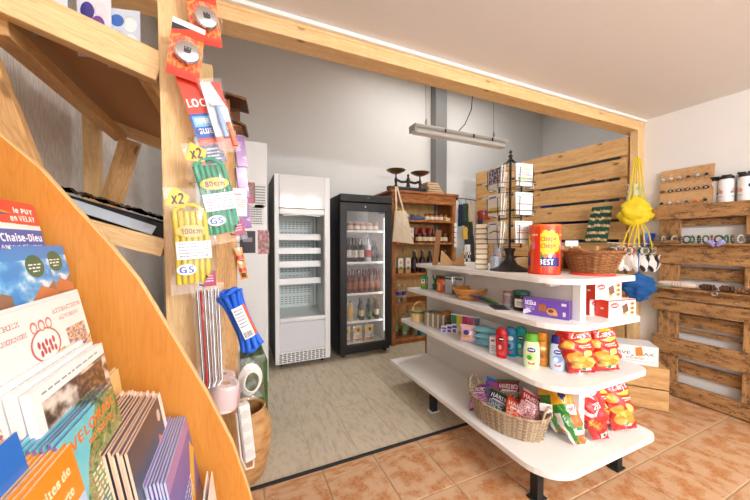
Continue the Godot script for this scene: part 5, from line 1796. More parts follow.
func hanging_cloth() -> void:
	var rl := thing("clothes_rail", "thin metal rail between the bookcase and the board partition", "rail", V(2.92, 0, 3.5))
	part(rl, "bar", Geo.new().tube([Vector3(-0.17, 1.93, 0.08), Vector3(0.3, 1.93, -0.02)], 0.006, 8), M.iron)
	part(rl, "bracket", Geo.new().box(Vector3(-0.155, 1.915, 0.08), Vector3(0.02, 0.04, 0.03), 0.002), M.iron)
	part(rl, "bracket", Geo.new().box(Vector3(0.29, 1.915, -0.02), Vector3(0.02, 0.04, 0.03), 0.002), M.iron)
	var list := [["navy_pouch", "navy blue pouch hanging on the rail beside the bookcase", "pouch", -0.09, 1.84, 0.09, 0.09, 0.3, rgb(34, 40, 72)], ["green_scarf", "dark green and white scarf hanging on the rail", "scarf", 0.02, 1.86, 0.06, 0.1, 0.3, rgb(46, 70, 52)], ["cream_scarf", "cream scarf hanging on the rail beside the partition", "scarf", 0.12, 1.88, 0.04, 0.12, 0.42, rgb(190, 170, 140)], ["black_apron", "long black apron hanging on the rail", "apron", 0.03, 1.6, 0.12, 0.24, 0.75, rgb(46, 44, 42)], ["white_cloth", "white printed tea towel hanging beside the black apron", "tea towel", -0.06, 1.28, 0.19, 0.11, 0.5, rgb(226, 222, 216)], ["yellow_pouch", "yellow and white pouch hanging on the bookcase edge", "pouch", -0.11, 1.52, 0.2, 0.1, 0.16, rgb(216, 176, 70)], ["check_cloth", "black and white checked cloth hanging low by the bookcase", "cloth", -0.1, 1.18, 0.235, 0.14, 0.34, rgb(120, 116, 112)]]
	for i in list.size():
		var l: Array = list[i]
		var t := thing(l[0], l[1], l[2], V(2.92, 0, 3.5))
		var m: Material = mat(l[8], 0.9)
		if l[0] == "check_cloth":
			var im := Image.create(32, 32, false, Image.FORMAT_RGB8)
			for y in 32:
				for x in 32:
					im.set_pixel(x, y, rgb(226, 220, 210) if (x / 4 + y / 4) % 2 else rgb(36, 34, 34))
			m = tex_mat(im, 0.9)
		cloth(t, "cloth", l[3], l[4], l[5], l[6], l[7], m, i + 3, 0.5 if l[0] == "black_apron" else 0.1)
		part(t, "loop", Geo.new().tube([Vector3(l[3], 1.935, 0.05), Vector3(l[3], l[4] - 0.01, l[5])], 0.002, 5), M.blackmatt)
	# trinkets on the west face of the partition end
	var cols := [rgb(150, 40, 40), rgb(40, 50, 70), rgb(120, 40, 60), rgb(70, 110, 130), rgb(110, 120, 130), rgb(180, 60, 50)]
	for i in 6:
		var t := thing("keyring_pouch", ["dark red trinket pouch, highest at the partition end", "navy trinket pouch, second at the partition end", "wine red trinket pouch, middle of the partition end", "teal trinket pouch at the partition end", "grey trinket pouch near the bottom of the partition end", "red trinket pouch beside the highest one at the partition end"][i], "pouch", V(3.105 + (i / 5) * 0.02, 1.62 - (i % 5) * 0.13, 3.33 - (i / 5) * 0.11), -1.35)
		part(t, "pouch", Geo.new().bag(0.085, 0.14, 0.02, Rect2(), Rect2(), i, 6, 8, 0.006), mat(cols[i], 0.7))
		part(t, "loop", Geo.new().tube([Vector3(0, 0.135, 0), Vector3(0.0, 0.16, -0.03)], 0.0015, 5), M.iron)


func lamp_and_column() -> void:
	var l := thing("fluorescent_lamp", "long grey fluorescent lamp hanging on two thin wires", "lamp", V(2.08, 2.375, 2.5))
	part(l, "housing", Geo.new().box(Vector3(0, 0.022, 0), Vector3(1.18, 0.034, 0.12), 0.01), M.lampgrey)
	part(l, "diffuser", Geo.new().box(Vector3(0, -0.016, 0), Vector3(1.14, 0.05, 0.1), 0.02), clear(rgb(240, 240, 238), 0.55, 0.22))
	part(l, "tube", Geo.new().tube([Vector3(-0.56, -0.015, 0.025), Vector3(0.56, -0.015, 0.025)], 0.013, 10), M.white)
	part(l, "tube", Geo.new().tube([Vector3(-0.56, -0.015, -0.025), Vector3(0.56, -0.015, -0.025)], 0.013, 10), M.white)
	for s in [-1, 1]:
		part(l, "end_cap", Geo.new().box(Vector3(s * 0.578, 0.0, 0), Vector3(0.022, 0.066, 0.11), 0.01), M.lampgrey)
		part(l, "wire", Geo.new().tube([Vector3(s * 0.43, 0.05, 0), Vector3(s * 0.43 - 0.02, 1.32, 0)], 0.0018, 5), M.iron)
		part(l, "wire_clip", Geo.new().tube([Vector3(s * 0.43, 0.05, 0), Vector3(s * 0.43 + 0.012, 0.08, 0), Vector3(s * 0.43, 0.12, 0), Vector3(s * 0.43 - 0.012, 0.08, 0)], 0.003, 5, true), M.iron)
	for x in [-0.25, 0.1, 0.35]:
		part(l, "clip", Geo.new().box(Vector3(x, 0.01, 0.066), Vector3(0.014, 0.035, 0.012), 0.002), M.blackmatt)
	part(l, "cable", Geo.new().tube([Vector3(-0.05, 0.05, 0.0), Vector3(0.04, 0.14, 0.0), Vector3(0.12, 0.3, 0.0), Vector3(0.14, 0.48, 0.0), Vector3(-0.1, 0.56, 0.05), Vector3(-0.3, 0.62, -0.2), Vector3(-0.3, 1.32, -0.3)], 0.005, 7), M.black)
	var c := setting("trim_5", null, null)
	c.set_meta("label", "grey steel column against the back wall")
	part(c, "shaft", Geo.new().box(V(2.775, 1.85, 3.86), Vector3(0.2, 3.7, 0.139), 0.003), M.greymetal)
	part(c, "base_plate", Geo.new().box(V(2.775, 0.008, 3.855), Vector3(0.3, 0.016, 0.149), 0.002), M.greymetal)


# ---------------------------------------------------------------- white gondola

const FLAT := Basis(Vector3(1, 0, 0), Vector3(0, 0, -1), Vector3(0, 1, 0))


func shelf_plan(x0: float, x1: float, n0: float, n1: float, r0: float, r1: float) -> Array:
	var p := [Vector2(x0, n1)]
	for k in 9:
		var t := PI / 2 * k / 8.0
		p.append(Vector2(x0 + r0 - cos(t) * r0, n0 + r0 - sin(t) * r0))
	for k in 6:
		var t := PI / 2 * k / 5.0
		p.append(Vector2(x1 - r1 + sin(t) * r1, n0 + r1 - cos(t) * r1))
	p.append(Vector2(x1, n1))
	return p


func gondola() -> void:
	var g := thing("white_shelf_unit", "white four tier shelf unit with rounded shelf ends", "shelf unit", V(1.68, 0, 1.7))
	var o := V(-1.68, 0, -1.7)
	for s in [[1.5, 2.14, 1.0, 2.43, 0.2, 0.05, 1.11], [1.44, 2.12, 0.965, 2.48, 0.2, 0.05, 0.882], [1.37, 2.1, 0.915, 2.48, 0.2, 0.07, 0.598], [1.262, 2.14, 0.893, 2.485, 0.17, 0.06, 0.23]]:
		var q := Geo.new()
		q.xf = Transform3D(FLAT, Vector3(0, s[6] - 0.0145, 0) + o)
		q.extrude(shelf_plan(s[0], s[1], s[2], s[3], s[4], s[5]), 0.029)
		var sh := part(g, "shelf", q, M.shelfwhite)
		for n in [1.16, 1.8, 2.38]:
			if s[6] > 0.3:
				part(sh, "bracket", Geo.new().box(V(1.62, s[6] - 0.041, n) + o, Vector3(0.09, 0.022, 0.03), 0.002), M.white)
	part(g, "back_panel", Geo.new().box(V(1.668, 0.655, 1.78) + o, Vector3(0.018, 0.85, 1.42), 0.001), M.panelwhite)
	part(g, "end_post", Geo.new().box(V(1.675, 0.655, 1.05) + o, Vector3(0.045, 0.85, 0.045), 0.002), M.white)
	part(g, "end_strip", Geo.new().box(V(1.668, 0.54, 2.502) + o, Vector3(0.026, 1.08, 0.022), 0.002), M.oldwood)
	for p in [[1.375, 1.06], [1.36, 1.945], [1.98, 1.02], [1.98, 1.95]]:
		var lg := part(g, "leg", Geo.new().box(V(p[0], 0.104, p[1]) + o, Vector3(0.045, 0.194, 0.045), 0.002), M.blackmatt)
		part(lg, "foot", Geo.new().box(V(p[0], 0.005, p[1]) + o, Vector3(0.08, 0.008, 0.06), 0.001), M.blackmatt if p[1] < 1.5 else M.white)


func weave(rx0: float, rz0: float, rx1: float, rz1: float, h: float, rows: int, stakes: int, r: float) -> Geo:
	# round or oval basket wall: strands running in front of and behind the stakes
	var g := Geo.new()
	for j in rows:
		var t := (j + 0.5) / rows
		var pts := []
		var n := stakes * 2
		for i in n:
			var a := TAU * i / n
			var off := r * 0.9 * (1.0 if (i / 1 + j) % 2 == 0 else -1.0) if i % 2 == 0 else 0.0
			if i % 2 == 0:
				off = r * 1.1 * (1.0 if (i / 2 + j) % 2 == 0 else -1.0)
			pts.append(Vector3(cos(a) * (lerpf(rx0, rx1, t) + off), h * t + 0.002 * sin(a * 3.0 + j), sin(a) * (lerpf(rz0, rz1, t) + off)))
		g.tube(pts, h / rows * 0.56, 5, true)
	for i in stakes:
		var a := TAU * i / stakes
		g.tube([Vector3(cos(a) * rx0, 0.0, sin(a) * rz0), Vector3(cos(a) * rx1, h, sin(a) * rz1)], r * 0.8, 4)
	return g


func rim(rx: float, rz: float, y: float, r: float, twist := true) -> Geo:
	var g := Geo.new()
	for s in (2 if twist else 1):
		var pts := []
		for i in 40:
			var a := TAU * i / 40.0
			var ph := a * 14.0 + s * PI
			pts.append(Vector3(cos(a) * (rx + cos(ph) * r * 0.6), y + sin(ph) * r * 0.6, sin(a) * (rz + cos(ph) * r * 0.6)))
		g.tube(pts, r * 0.75, 5, true)
	return g


func oval_plate(rx: float, rz: float, y: float, th: float) -> Geo:
	return Geo.new().lathe([Vector2(0, y), Vector2(1, y), Vector2(1, y + th), Vector2(0, y + th)], 28, Vector3.ZERO, Rect2(0, 0, 1, 1), rx, rz)


func gondola_top() -> void:
	var Y := 1.11
	# thin brown board and kraft triangles with a checked cloth
	var st := thing("kraft_card_holder", "kraft card holder with two slanted wings at the shelf end", "card holder", V(1.6, Y, 2.1), -0.75)
	part(st, "tall_board", Geo.new().rotbox(Vector3(-0.085, 0.15, 0.0), Vector3(0.045, 0.3, 0.012), Basis(Vector3.BACK, -0.12), 0.001), mat(rgb(150, 104, 66), 0.8))
	part(st, "wing", Geo.new().extrude([Vector2(-0.06, 0), Vector2(0.08, 0), Vector2(-0.045, 0.13)], 0.012), M.kraft)
	part(st, "wing", Geo.new().extrude([Vector2(0.03, 0), Vector2(0.14, 0), Vector2(0.14, 0.13)], 0.012), M.kraft)
	part(st, "base", Geo.new().box(Vector3(0.03, 0.005, -0.03), Vector3(0.24, 0.01, 0.08), 0.001), M.kraft)
	# tower of small cream boxes with black edges
	for i in 9:
		var bx := thing("candle_box", "small cream box with black edge, number %s from the shelf in the tower" % ["one", "two", "three", "four", "five", "six", "seven", "eight", "nine"][i], "box", V(1.62, Y + i * 0.0365, 1.72), -0.8, "tower of cream boxes")
		part(bx, "box", Geo.new().box(Vector3(0, 0.019, 0), Vector3(0.078, 0.031, 0.06), 0.002), mat(rgb(232, 214, 184), 0.7))
		part(bx, "band", Geo.new().box(Vector3(0, 0.0018, 0.0), Vector3(0.086, 0.0035, 0.064), 0.0005), M.blackmatt)
		part(bx, "band", Geo.new().tube([Vector3(0.041, 0.003, 0.02), Vector3(0.047, 0.016, 0.02), Vector3(0.041, 0.034, 0.02)], 0.0015, 4), M.blackmatt)
	# clear tubs
	for i in 2:
		var cp := thing("clear_tub", ["clear tub with blue and orange lids in front of the cream tower", "smoky clear tub stacked behind the front tub"][i], "tub", V(1.63 + i * 0.05, Y, 1.6 + i * 0.02), 0.0)
		part(cp, "tub", Geo.new().lathe([Vector2(0, 0), Vector2(0.03, 0), Vector2(0.038, 0.1 + i * 0.08), Vector2(0.036, 0.1 + i * 0.08), Vector2(0.028, 0.003), Vector2(0, 0.003)], 16), clear(rgb(210, 216, 222), 0.3, 0.08))
		part(cp, "contents", Geo.new().box(Vector3(0, 0.05, 0), Vector3(0.034, 0.08, 0.034), 0.003), mat(rgb(150, 160, 176), 0.5))
		for k in 2:
			part(cp, "lid", Geo.new().lathe([Vector2(0, 0), Vector2(0.012, 0), Vector2(0.012, 0.012), Vector2(0, 0.014)], 10, Vector3(-0.012 + k * 0.024, 0.092, 0.008)), mat([rgb(30, 70, 180), rgb(230, 100, 30)][k], 0.4))
	spinner(V(1.7, Y, 1.54))
	# round lollipop tin
	var a := slot(640, 300)
	p_rect(a, 0, 0, 1, 1, rgb(226, 52, 26))
	for k in 10:
		p_poly(a, [Vector2(k * 0.1, 0), Vector2(k * 0.1 + 0.05, 0), Vector2(k * 0.1 + 0.02, 1), Vector2(k * 0.1 - 0.02, 1)], rgb(238, 96, 30))
	for c in [0.08, 0.42, 0.76]:
		for q in 10:
			var t := TAU * q / 10.0
			p_ell(a, c + cos(t) * 0.1, 0.36 + sin(t) * 0.19, 0.035, 0.075, rgb(250, 214, 40))
		p_ell(a, c, 0.36, 0.115, 0.225, rgb(250, 214, 40))
		p_text(a, "Chupa", c, 0.29, 0.15, 0.12, rgb(206, 36, 36), true, -0.05, true)
		p_text(a, "Chups", c, 0.43, 0.15, 0.12, rgb(206, 36, 36), true, -0.05, true)
		p_text(a, "THE BEST OF", c + 0.17, 0.2, 0.09, 0.04, rgb(250, 230, 200))
		p_ell(a, c + 0.155, 0.42, 0.03, 0.08, rgb(232, 120, 150))
		p_rect(a, c - 0.14, 0.64, 0.26, 0.2, rgb(40, 40, 120))
		for q in 6:
			p_ell(a, c - 0.12 + q * 0.045, 0.63, 0.02, 0.045, [rgb(250, 190, 40), rgb(70, 150, 70), rgb(230, 120, 60), rgb(240, 220, 200), rgb(160, 60, 120), rgb(210, 40, 40)][q])
		p_text(a, "BEST", c - 0.02, 0.75, 0.14, 0.11, Color.WHITE)
		p_rect(a, c - 0.15, 0.88, 0.03, 0.09, rgb(120, 150, 190))
	var tn := thing("lollipop_tin", "large red and orange lollipop tin beside the card spinner", "tin", V(1.735, Y, 1.305), -1.17)
	part(tn, "body", Geo.new().lathe([Vector2(0.09, 0.004), Vector2(0.09, 0.298)], 40, Vector3.ZERO, uv(a)), M.glossprint)
	part(tn, "base_rim", Geo.new().lathe([Vector2(0, 0), Vector2(0.092, 0), Vector2(0.092, 0.008), Vector2(0.089, 0.01), Vector2(0, 0.01)], 36), mat(rgb(206, 44, 24), 0.35))
	part(tn, "lid", Geo.new().lathe([Vector2(0, 0.29), Vector2(0.092, 0.29), Vector2(0.092, 0.3), Vector2(0.088, 0.303), Vector2(0.084, 0.299), Vector2(0, 0.299)], 36), mat(rgb(236, 110, 40), 0.35))
	# wicker basket on a red base, with snacks
	var bk := thing("round_wicker_basket", "brown round wicker basket with red base on the top shelf", "basket", V(1.95, Y, 1.15), 0.0)
	part(bk, "red_base", Geo.new().lathe([Vector2(0, 0), Vector2(0.114, 0), Vector2(0.117, 0.004), Vector2(0.112, 0.014), Vector2(0, 0.014)], 32), mat(rgb(226, 66, 44), 0.4))
	var wv := weave(0.104, 0.104, 0.148, 0.148, 0.12, 13, 30, 0.0042)
	var wd := stuff(part(bk, "weave", wv, tex_mat(mottle(64, 64, [rgb(98, 56, 24), rgb(150, 96, 46), rgb(176, 122, 66)], 0.09, 6), 0.6)))
	wd.position.y = 0.014
	part(bk, "rim", rim(0.152, 0.152, 0.138, 0.009), M.wickerdark)
	part(bk, "bottom", oval_plate(0.104, 0.104, 0.015, 0.005), M.wickerdark)
	for s in [-1, 1]:
		part(bk, "handle", Geo.new().tube([Vector3(s * 0.147, 0.14, 0.05), Vector3(s * 0.168, 0.155, 0.025), Vector3(s * 0.168, 0.155, -0.025), Vector3(s * 0.147, 0.14, -0.05)], 0.007, 6), M.wickerdark)
	var tag := thing("price_tag", "white price tag clipped to the round wicker basket", "price tag", V(1.835, Y + 0.146, 1.2), -0.9)
	part(tag, "card", Geo.new().box(Vector3(0, 0.042, 0), Vector3(0.065, 0.034, 0.002), 0.0005), M.white)
	part(tag, "clip", Geo.new().box(Vector3(0, 0.013, 0), Vector3(0.006, 0.026, 0.003), 0.0005), M.white)
	var pinks := [rgb(206, 60, 80), rgb(230, 170, 190), rgb(120, 40, 50), rgb(236, 220, 200), rgb(190, 50, 60), rgb(150, 90, 60)]
	for i in 6:
		var w := thing("wrapped_sweet", "wrapped sweet in the round wicker basket, %s one" % ["crimson", "pale pink", "dark red", "cream", "red", "brown"][i], "sweet", V(1.87 + (i % 3) * 0.07, Y + 0.095 + (i % 2) * 0.012, 1.1 + (i / 3) * 0.09), i * 0.9, "sweets in the round basket")
		part(w, "wrapper", Geo.new().lathe([Vector2(0, -0.045), Vector2(0.016, -0.04), Vector2(0.006, -0.026), Vector2(0.02, -0.02), Vector2(0.022, 0.02), Vector2(0.006, 0.026), Vector2(0.016, 0.04), Vector2(0, 0.045)], 10).mesh(), mat(pinks[i], 0.35)).rotation.z = PI / 2
	# wooden crate with bundles behind the basket
	var cr := thing("divided_wood_tray", "wooden tray with three compartments behind the round basket", "tray", V(2.06, Y, 1.36), -1.1)
	for i in 4:
		part(cr, "divider", Geo.new().box(Vector3(-0.15 + i * 0.1, 0.085, 0), Vector3(0.014, 0.17, 0.11), 0.001), M.slat)
	part(cr, "back", Geo.new().box(Vector3(0, 0.07, -0.05), Vector3(0.31, 0.14, 0.01), 0.001), M.brown)
	part(cr, "bottom", Geo.new().box(Vector3(0, 0.006, 0), Vector3(0.31, 0.01, 0.11), 0.001), M.slat)
	# pale wooden box behind the tin
	var pw := thing("pale_wood_box", "pale plain wooden box behind the lollipop tin", "box", V(2.03, Y, 1.6), -1.2)
	part(pw, "box", Geo.new().box(Vector3(0, 0.035, 0), Vector3(0.24, 0.07, 0.1), 0.002), M.pine)
	part(pw, "lid", Geo.new().box(Vector3(0, 0.0745, 0), Vector3(0.245, 0.008, 0.105), 0.002), M.pine)


func spinner(at: Vector3) -> void:
	var s := thing("card_spinner", "dark wire postcard spinner on a cast base", "card rack", at, -0.84)
	s.scale = Vector3(1.15, 1.0, 1.15)
	part(s, "base", Geo.new().lathe([Vector2(0, 0), Vector2(0.11, 0), Vector2(0.112, 0.006), Vector2(0.085, 0.022), Vector2(0.045, 0.045), Vector2(0.028, 0.075), Vector2(0.022, 0.1), Vector2(0.026, 0.13), Vector2(0.035, 0.145), Vector2(0.03, 0.155), Vector2(0, 0.155)], 28), M.iron)
	part(s, "pole", Geo.new().tube([Vector3(0, 0.15, 0), Vector3(0, 0.76, 0)], 0.007, 8), M.iron)
	part(s, "finial", Geo.new().lathe([Vector2(0, 0.75), Vector2(0.02, 0.752), Vector2(0.008, 0.77), Vector2(0.013, 0.785), Vector2(0.004, 0.8), Vector2(0.011, 0.812), Vector2(0, 0.83)], 12), M.iron)
	for k in 4:
		var a := PI / 4 + k * PI / 2
		part(s, "top_arm", Geo.new().tube([Vector3(0, 0.76, 0), Vector3(sin(a) * 0.05, 0.725, cos(a) * 0.05), Vector3(sin(a) * 0.085, 0.7, cos(a) * 0.085), Vector3(sin(a) * 0.085, 0.16, cos(a) * 0.085)], 0.0035, 6), M.iron)
	for y in [0.165, 0.36, 0.545, 0.7]:
		var pts := []
		for i in 4:
			var a := PI / 4 + i * PI / 2
			pts.append(Vector3(sin(a) * 0.085, y, cos(a) * 0.085))
		part(s, "ring", Geo.new().tube(pts, 0.003, 5, true), M.iron)
	# printed cards
	var art_list := []
	var c := slot(100, 120)
	p_rect(c, 0, 0, 1, 1, rgb(240, 238, 234))
	p_noise(c, 0.08, 0.1, 0.84, 0.66, [rgb(30, 30, 40), rgb(60, 60, 120), rgb(220, 220, 226), rgb(190, 80, 70)], 0.05, 61)
	art_list.append(c)
	c = slot(100, 120)
	p_rect(c, 0, 0, 1, 1, rgb(244, 242, 238))
	p_text(c, "L'EAU", 0.55, 0.24, 0.5, 0.14, rgb(238, 150, 70))
	p_text(c, "ROSE", 0.55, 0.42, 0.45, 0.14, rgb(238, 150, 90))
	p_rect(c, 0.1, 0.5, 0.8, 0.04, rgb(150, 160, 220))
	p_noise(c, 0.08, 0.62, 0.84, 0.12, [rgb(110, 150, 90), rgb(170, 190, 150), rgb(200, 200, 160)], 0.08, 62)
	lines(c, 0.1, 0.3, 0.25, 3, 0.1, rgb(150, 176, 214))
	art_list.append(c)
	c = slot(100, 120)
	p_rect(c, 0, 0, 1, 1, rgb(240, 232, 216))
	p_rect(c, 0.1, 0.1, 0.5, 0.08, rgb(60, 100, 180))
	p_rect(c, 0.1, 0.62, 0.84, 0.26, rgb(222, 190, 80))
	p_noise(c, 0.1, 0.66, 0.84, 0.18, [rgb(196, 150, 50), rgb(230, 206, 110), rgb(150, 120, 70)], 0.07, 63)
	art_list.append(c)
	c = slot(100, 120)
	p_rect(c, 0, 0, 1, 1, rgb(238, 240, 238))
	p_rect(c, 0.08, 0.06, 0.84, 0.06, rgb(150, 200, 176))
	p_rect(c, 0.08, 0.5, 0.84, 0.05, rgb(226, 120, 100))
	lines(c, 0.1, 0.2, 0.8, 4, 0.07, rgb(170, 190, 190))
	art_list.append(c)
	c = slot(100, 120)
	p_rect(c, 0, 0, 1, 1, rgb(238, 230, 212))
	p_rect(c, 0.1, 0.08, 0.55, 0.07, rgb(50, 96, 180))
	p_poly(c, [Vector2(0.1, 0.5), Vector2(0.5, 0.4), Vector2(0.9, 0.46), Vector2(0.9, 0.52), Vector2(0.5, 0.46), Vector2(0.12, 0.56)], rgb(90, 90, 84))
	art_list.append(c)
	c = slot(100, 120)
	p_noise(c, 0, 0, 1, 1, [rgb(60, 100, 60), rgb(120, 160, 190), rgb(200, 180, 120), rgb(90, 60, 50)], 0.05, 65)
	art_list.append(c)
	var names := ["dark picture card", "pastel lettered card", "yellow striped card", "pale green card", "cream line-drawing card", "landscape card"]
	var plan := [[0, 5, 5, 1], [2, 5, 0, 3], [4, 5, 2, 3]]
	for t in 3:
		var y := 0.185 + (2 - t) * 0.185
		for k in 4:
			var ang := -0.85 + k * PI / 2
			var kind: int = plan[t][[0, 3, 2, 1][k]]
			# wire pocket
			var hb := Basis(Vector3.UP, ang)
			var gp := Geo.new()
			for sx in [-0.045, 0.045]:
				gp.tube([hb * Vector3(sx, 0.12, 0.104) + Vector3(0, y, 0), hb * Vector3(sx, 0.12, 0.128) + Vector3(0, y, 0), hb * Vector3(sx, 0.0, 0.124) + Vector3(0, y, 0), hb * Vector3(sx, 0.0, 0.07) + Vector3(0, y, 0)], 0.0024, 5)
			gp.tube([hb * Vector3(-0.065, 0.03, 0.07) + Vector3(0, y, 0), hb * Vector3(-0.065, 0.03, 0.126) + Vector3(0, y, 0), hb * Vector3(0.065, 0.03, 0.126) + Vector3(0, y, 0), hb * Vector3(0.065, 0.03, 0.07) + Vector3(0, y, 0)], 0.0024, 5)
			part(s, "wire_pocket", gp, M.iron)
			for m in 2:
				var cd := solo("postcard", Geo.new().pbox(Vector3(0.135, 0.145, 0.006), {"front": uv(art_list[kind]), "other": uv(art_list[4], 0.8, 0.8, 0.05, 0.05)}), M.glossprint, "%s in the %s pocket of the spinner, %s side, %s of two" % [names[kind], ["top", "middle", "bottom"][t], ["left", "right", "far right", "far left"][k], ["front", "rear"][m]], "card", Vector3.ZERO, 0.0, "cards on the spinner")
				var b := Basis(Vector3.UP, -0.84 + ang) * Basis(Vector3.RIGHT, -0.06 - m * 0.05)
				cd.transform = Transform3D(b, at + Basis(Vector3.UP, -0.84 + ang) * Vector3(0.006 * m, y + 0.003, 0.131 - m * 0.012))


func gondola_second() -> void:
	var Y := 0.8825
	# green juice bottle
	var j := thing("green_carton", "small green and white drink carton at the far end of second shelf", "carton", V(1.545, Y, 2.36), -1.0)
	var a := slot(60, 110)
	p_rect(a, 0, 0, 1, 1, rgb(60, 150, 60))
	p_rect(a, 0.15, 0.2, 0.6, 0.4, rgb(236, 240, 236))
	p_ell(a, 0.5, 0.62, 0.25, 0.15, rgb(230, 100, 50))
	p_ell(a, 0.45, 0.32, 0.2, 0.1, rgb(70, 110, 190))
	part(j, "carton", Geo.new().pbox(Vector3(0.055, 0.11, 0.04), {"front": uv(a), "left": uv(a), "right": uv(a), "other": uv(a, 0, 0, 0.1, 0.1)}), M.glossprint)
	part(j, "cap", Geo.new().lathe([Vector2(0, 0.11), Vector2(0.012, 0.11), Vector2(0.012, 0.128), Vector2(0, 0.13)], 12), mat(rgb(40, 140, 60), 0.4))
	var pp := thing("potted_sprig", "tiny green sprig in a pot behind the orange tub", "plant", V(1.61, Y, 2.28))
	part(pp, "pot", Geo.new().lathe([Vector2(0, 0), Vector2(0.022, 0), Vector2(0.028, 0.05), Vector2(0.024, 0.05), Vector2(0, 0.045)], 12), mat(rgb(70, 110, 60), 0.6))
	for k in 7:
		var t := k * 0.9
		part(pp, "leaf", Geo.new().beam(Vector3(0, 0.05, 0), Vector3(cos(t) * 0.03, 0.1 + (k % 3) * 0.015, sin(t) * 0.03), 0.014, 0.002, 0.0005), mat(rgb(60, 140, 70), 0.6))
	# orange tub with brown lid
	a = slot(240, 90)
	p_rect(a, 0, 0, 1, 1, rgb(232, 92, 20))
	for k in 3:
		p_ell(a, 0.17 + k * 0.33, 0.3, 0.1, 0.2, rgb(240, 160, 30))
		p_ell(a, 0.16 + k * 0.33, 0.6, 0.08, 0.25, rgb(120, 60, 110))
		p_rect(a, 0.28 + k * 0.33, 0.35, 0.08, 0.5, rgb(226, 190, 130))
		p_rect(a, 0.1 + k * 0.33, 0.75, 0.12, 0.08, rgb(70, 40, 30))
	var tb := thing("orange_tub", "orange drink powder tub with brown lid on second shelf", "tub", V(1.585, Y, 2.14), -1.1)
	part(tb, "body", Geo.new().lathe([Vector2(0.05, 0.002), Vector2(0.052, 0.006), Vector2(0.052, 0.11), Vector2(0.05, 0.115)], 28, Vector3.ZERO, uv(a), 1.0, 0.85), M.glossprint)
	part(tb, "bottom", oval_plate(0.05, 0.0425, 0.0, 0.004), mat(rgb(232, 92, 20), 0.5))
	part(tb, "lid", Geo.new().lathe([Vector2(0, 0.112), Vector2(0.054, 0.112), Vector2(0.054, 0.132), Vector2(0.05, 0.136), Vector2(0, 0.136)], 24, Vector3.ZERO, Rect2(0, 0, 1, 1), 1.0, 0.85), mat(rgb(92, 50, 30), 0.45))
	# silver coffee packs
	var fo := mat(rgb(196, 198, 200), 0.22, 0.85)
	for i in 3:
		var p := thing("coffee_brick", ["silver vacuum coffee pack nearest the orange tub", "silver vacuum coffee pack, middle of the three", "silver vacuum coffee pack nearest the woven bowl"][i], "coffee pack", V([1.57, 1.632, 1.632][i], Y, [2.02, 2.05, 1.968][i]), -1.25 + 0.05 * i, "silver coffee packs")
		part(p, "brick", Geo.new().box(Vector3(0, 0.075, 0), Vector3(0.075, 0.15, 0.05), 0.006), fo)
		part(p, "fold", Geo.new().rotbox(Vector3(0, 0.15, 0.004), Vector3(0.07, 0.004, 0.036), Basis(Vector3.RIGHT, 0.1), 0.001), fo)
		part(p, "ring", Geo.new().box(Vector3(0, 0.128, 0.0255), Vector3(0.06, 0.012, 0.002), 0.0005), mat(rgb(60, 60, 64), 0.4))
	# woven bowl
	var bw := thing("woven_bowl", "shallow tan woven bowl on the second shelf", "bowl", V(1.585, Y, 1.8), 0.0)
	stuff(part(bw, "weave", weave(0.08, 0.08, 0.13, 0.115, 0.075, 9, 26, 0.003), M.rattan))
	part(bw, "rim", rim(0.133, 0.118, 0.076, 0.006), M.rattan)
	part(bw, "bottom", oval_plate(0.08, 0.08, 0.0, 0.006), M.rattan)
	# purple sweet packets in a fan
	a = slot(60, 120)
	p_rect(a, 0, 0, 1, 1, rgb(104, 60, 150))
	p_rect(a, 0, 0.7, 1, 0.3, rgb(90, 150, 60))
	p_rect(a, 0.2, 0.1, 0.6, 0.3, rgb(150, 110, 190))
	for i in 6:
		var p := solo("lavender_sachet", Geo.new().bag(0.045, 0.14, 0.012, uv(a), uv(a), i, 6, 8, 0.002), M.foil, "purple and green sachet in the fan on second shelf, %s" % ["first from the bowl", "second from the bowl", "third from the bowl", "fourth from the bowl", "fifth from the bowl", "last from the bowl"][i], "sachet", Vector3.ZERO, 0.0, "purple sachets")
		p.transform = Transform3D(Basis(Vector3.UP, -0.1 + i * 0.1) * Basis(Vector3.RIGHT, -PI / 2 + 0.08), V(1.575 - i * 0.004, Y + 0.008 + i * 0.006, 1.52 + i * 0.012))
	solo("dark_card", Geo.new().box(Vector3(0, 0.002, 0), Vector3(0.09, 0.004, 0.14), 0.001), mat(rgb(40, 36, 50), 0.4), "flat dark card under the purple sachets", "card", V(1.53, Y, 1.47), -0.5)
	# tin and jar
	a = slot(200, 90)
	p_rect(a, 0, 0, 1, 1, rgb(196, 204, 206))
	p_noise(a, 0, 0.2, 1, 0.6, [rgb(40, 110, 130), rgb(220, 226, 226), rgb(196, 60, 60), rgb(200, 206, 206)], 0.06, 71)
	var tn := thing("paint_tin", "small tin with teal and red print beside the dark jar", "tin", V(1.625, Y, 1.475), -1.0)
	part(tn, "body", Geo.new().lathe([Vector2(0.034, 0.003), Vector2(0.034, 0.092)], 24, Vector3.ZERO, uv(a)), M.glossprint)
	part(tn, "rim", Geo.new().lathe([Vector2(0, 0.09), Vector2(0.0355, 0.09), Vector2(0.0355, 0.096), Vector2(0.032, 0.096), Vector2(0.031, 0.092), Vector2(0, 0.092)], 24), mat(rgb(206, 110, 100), 0.35))
	part(tn, "bottom", Geo.new().lathe([Vector2(0, 0), Vector2(0.0355, 0), Vector2(0.0355, 0.005), Vector2(0, 0.005)], 24), M.alu)
	a = slot(140, 90)
	p_rect(a, 0, 0, 1, 1, rgb(232, 224, 206))
	p_text(a, "Griottes", 0.5, 0.4, 0.6, 0.2, rgb(60, 50, 60), true, 0.0, true)
	lines(a, 0.15, 0.6, 0.7, 2, 0.1, rgb(130, 120, 120))
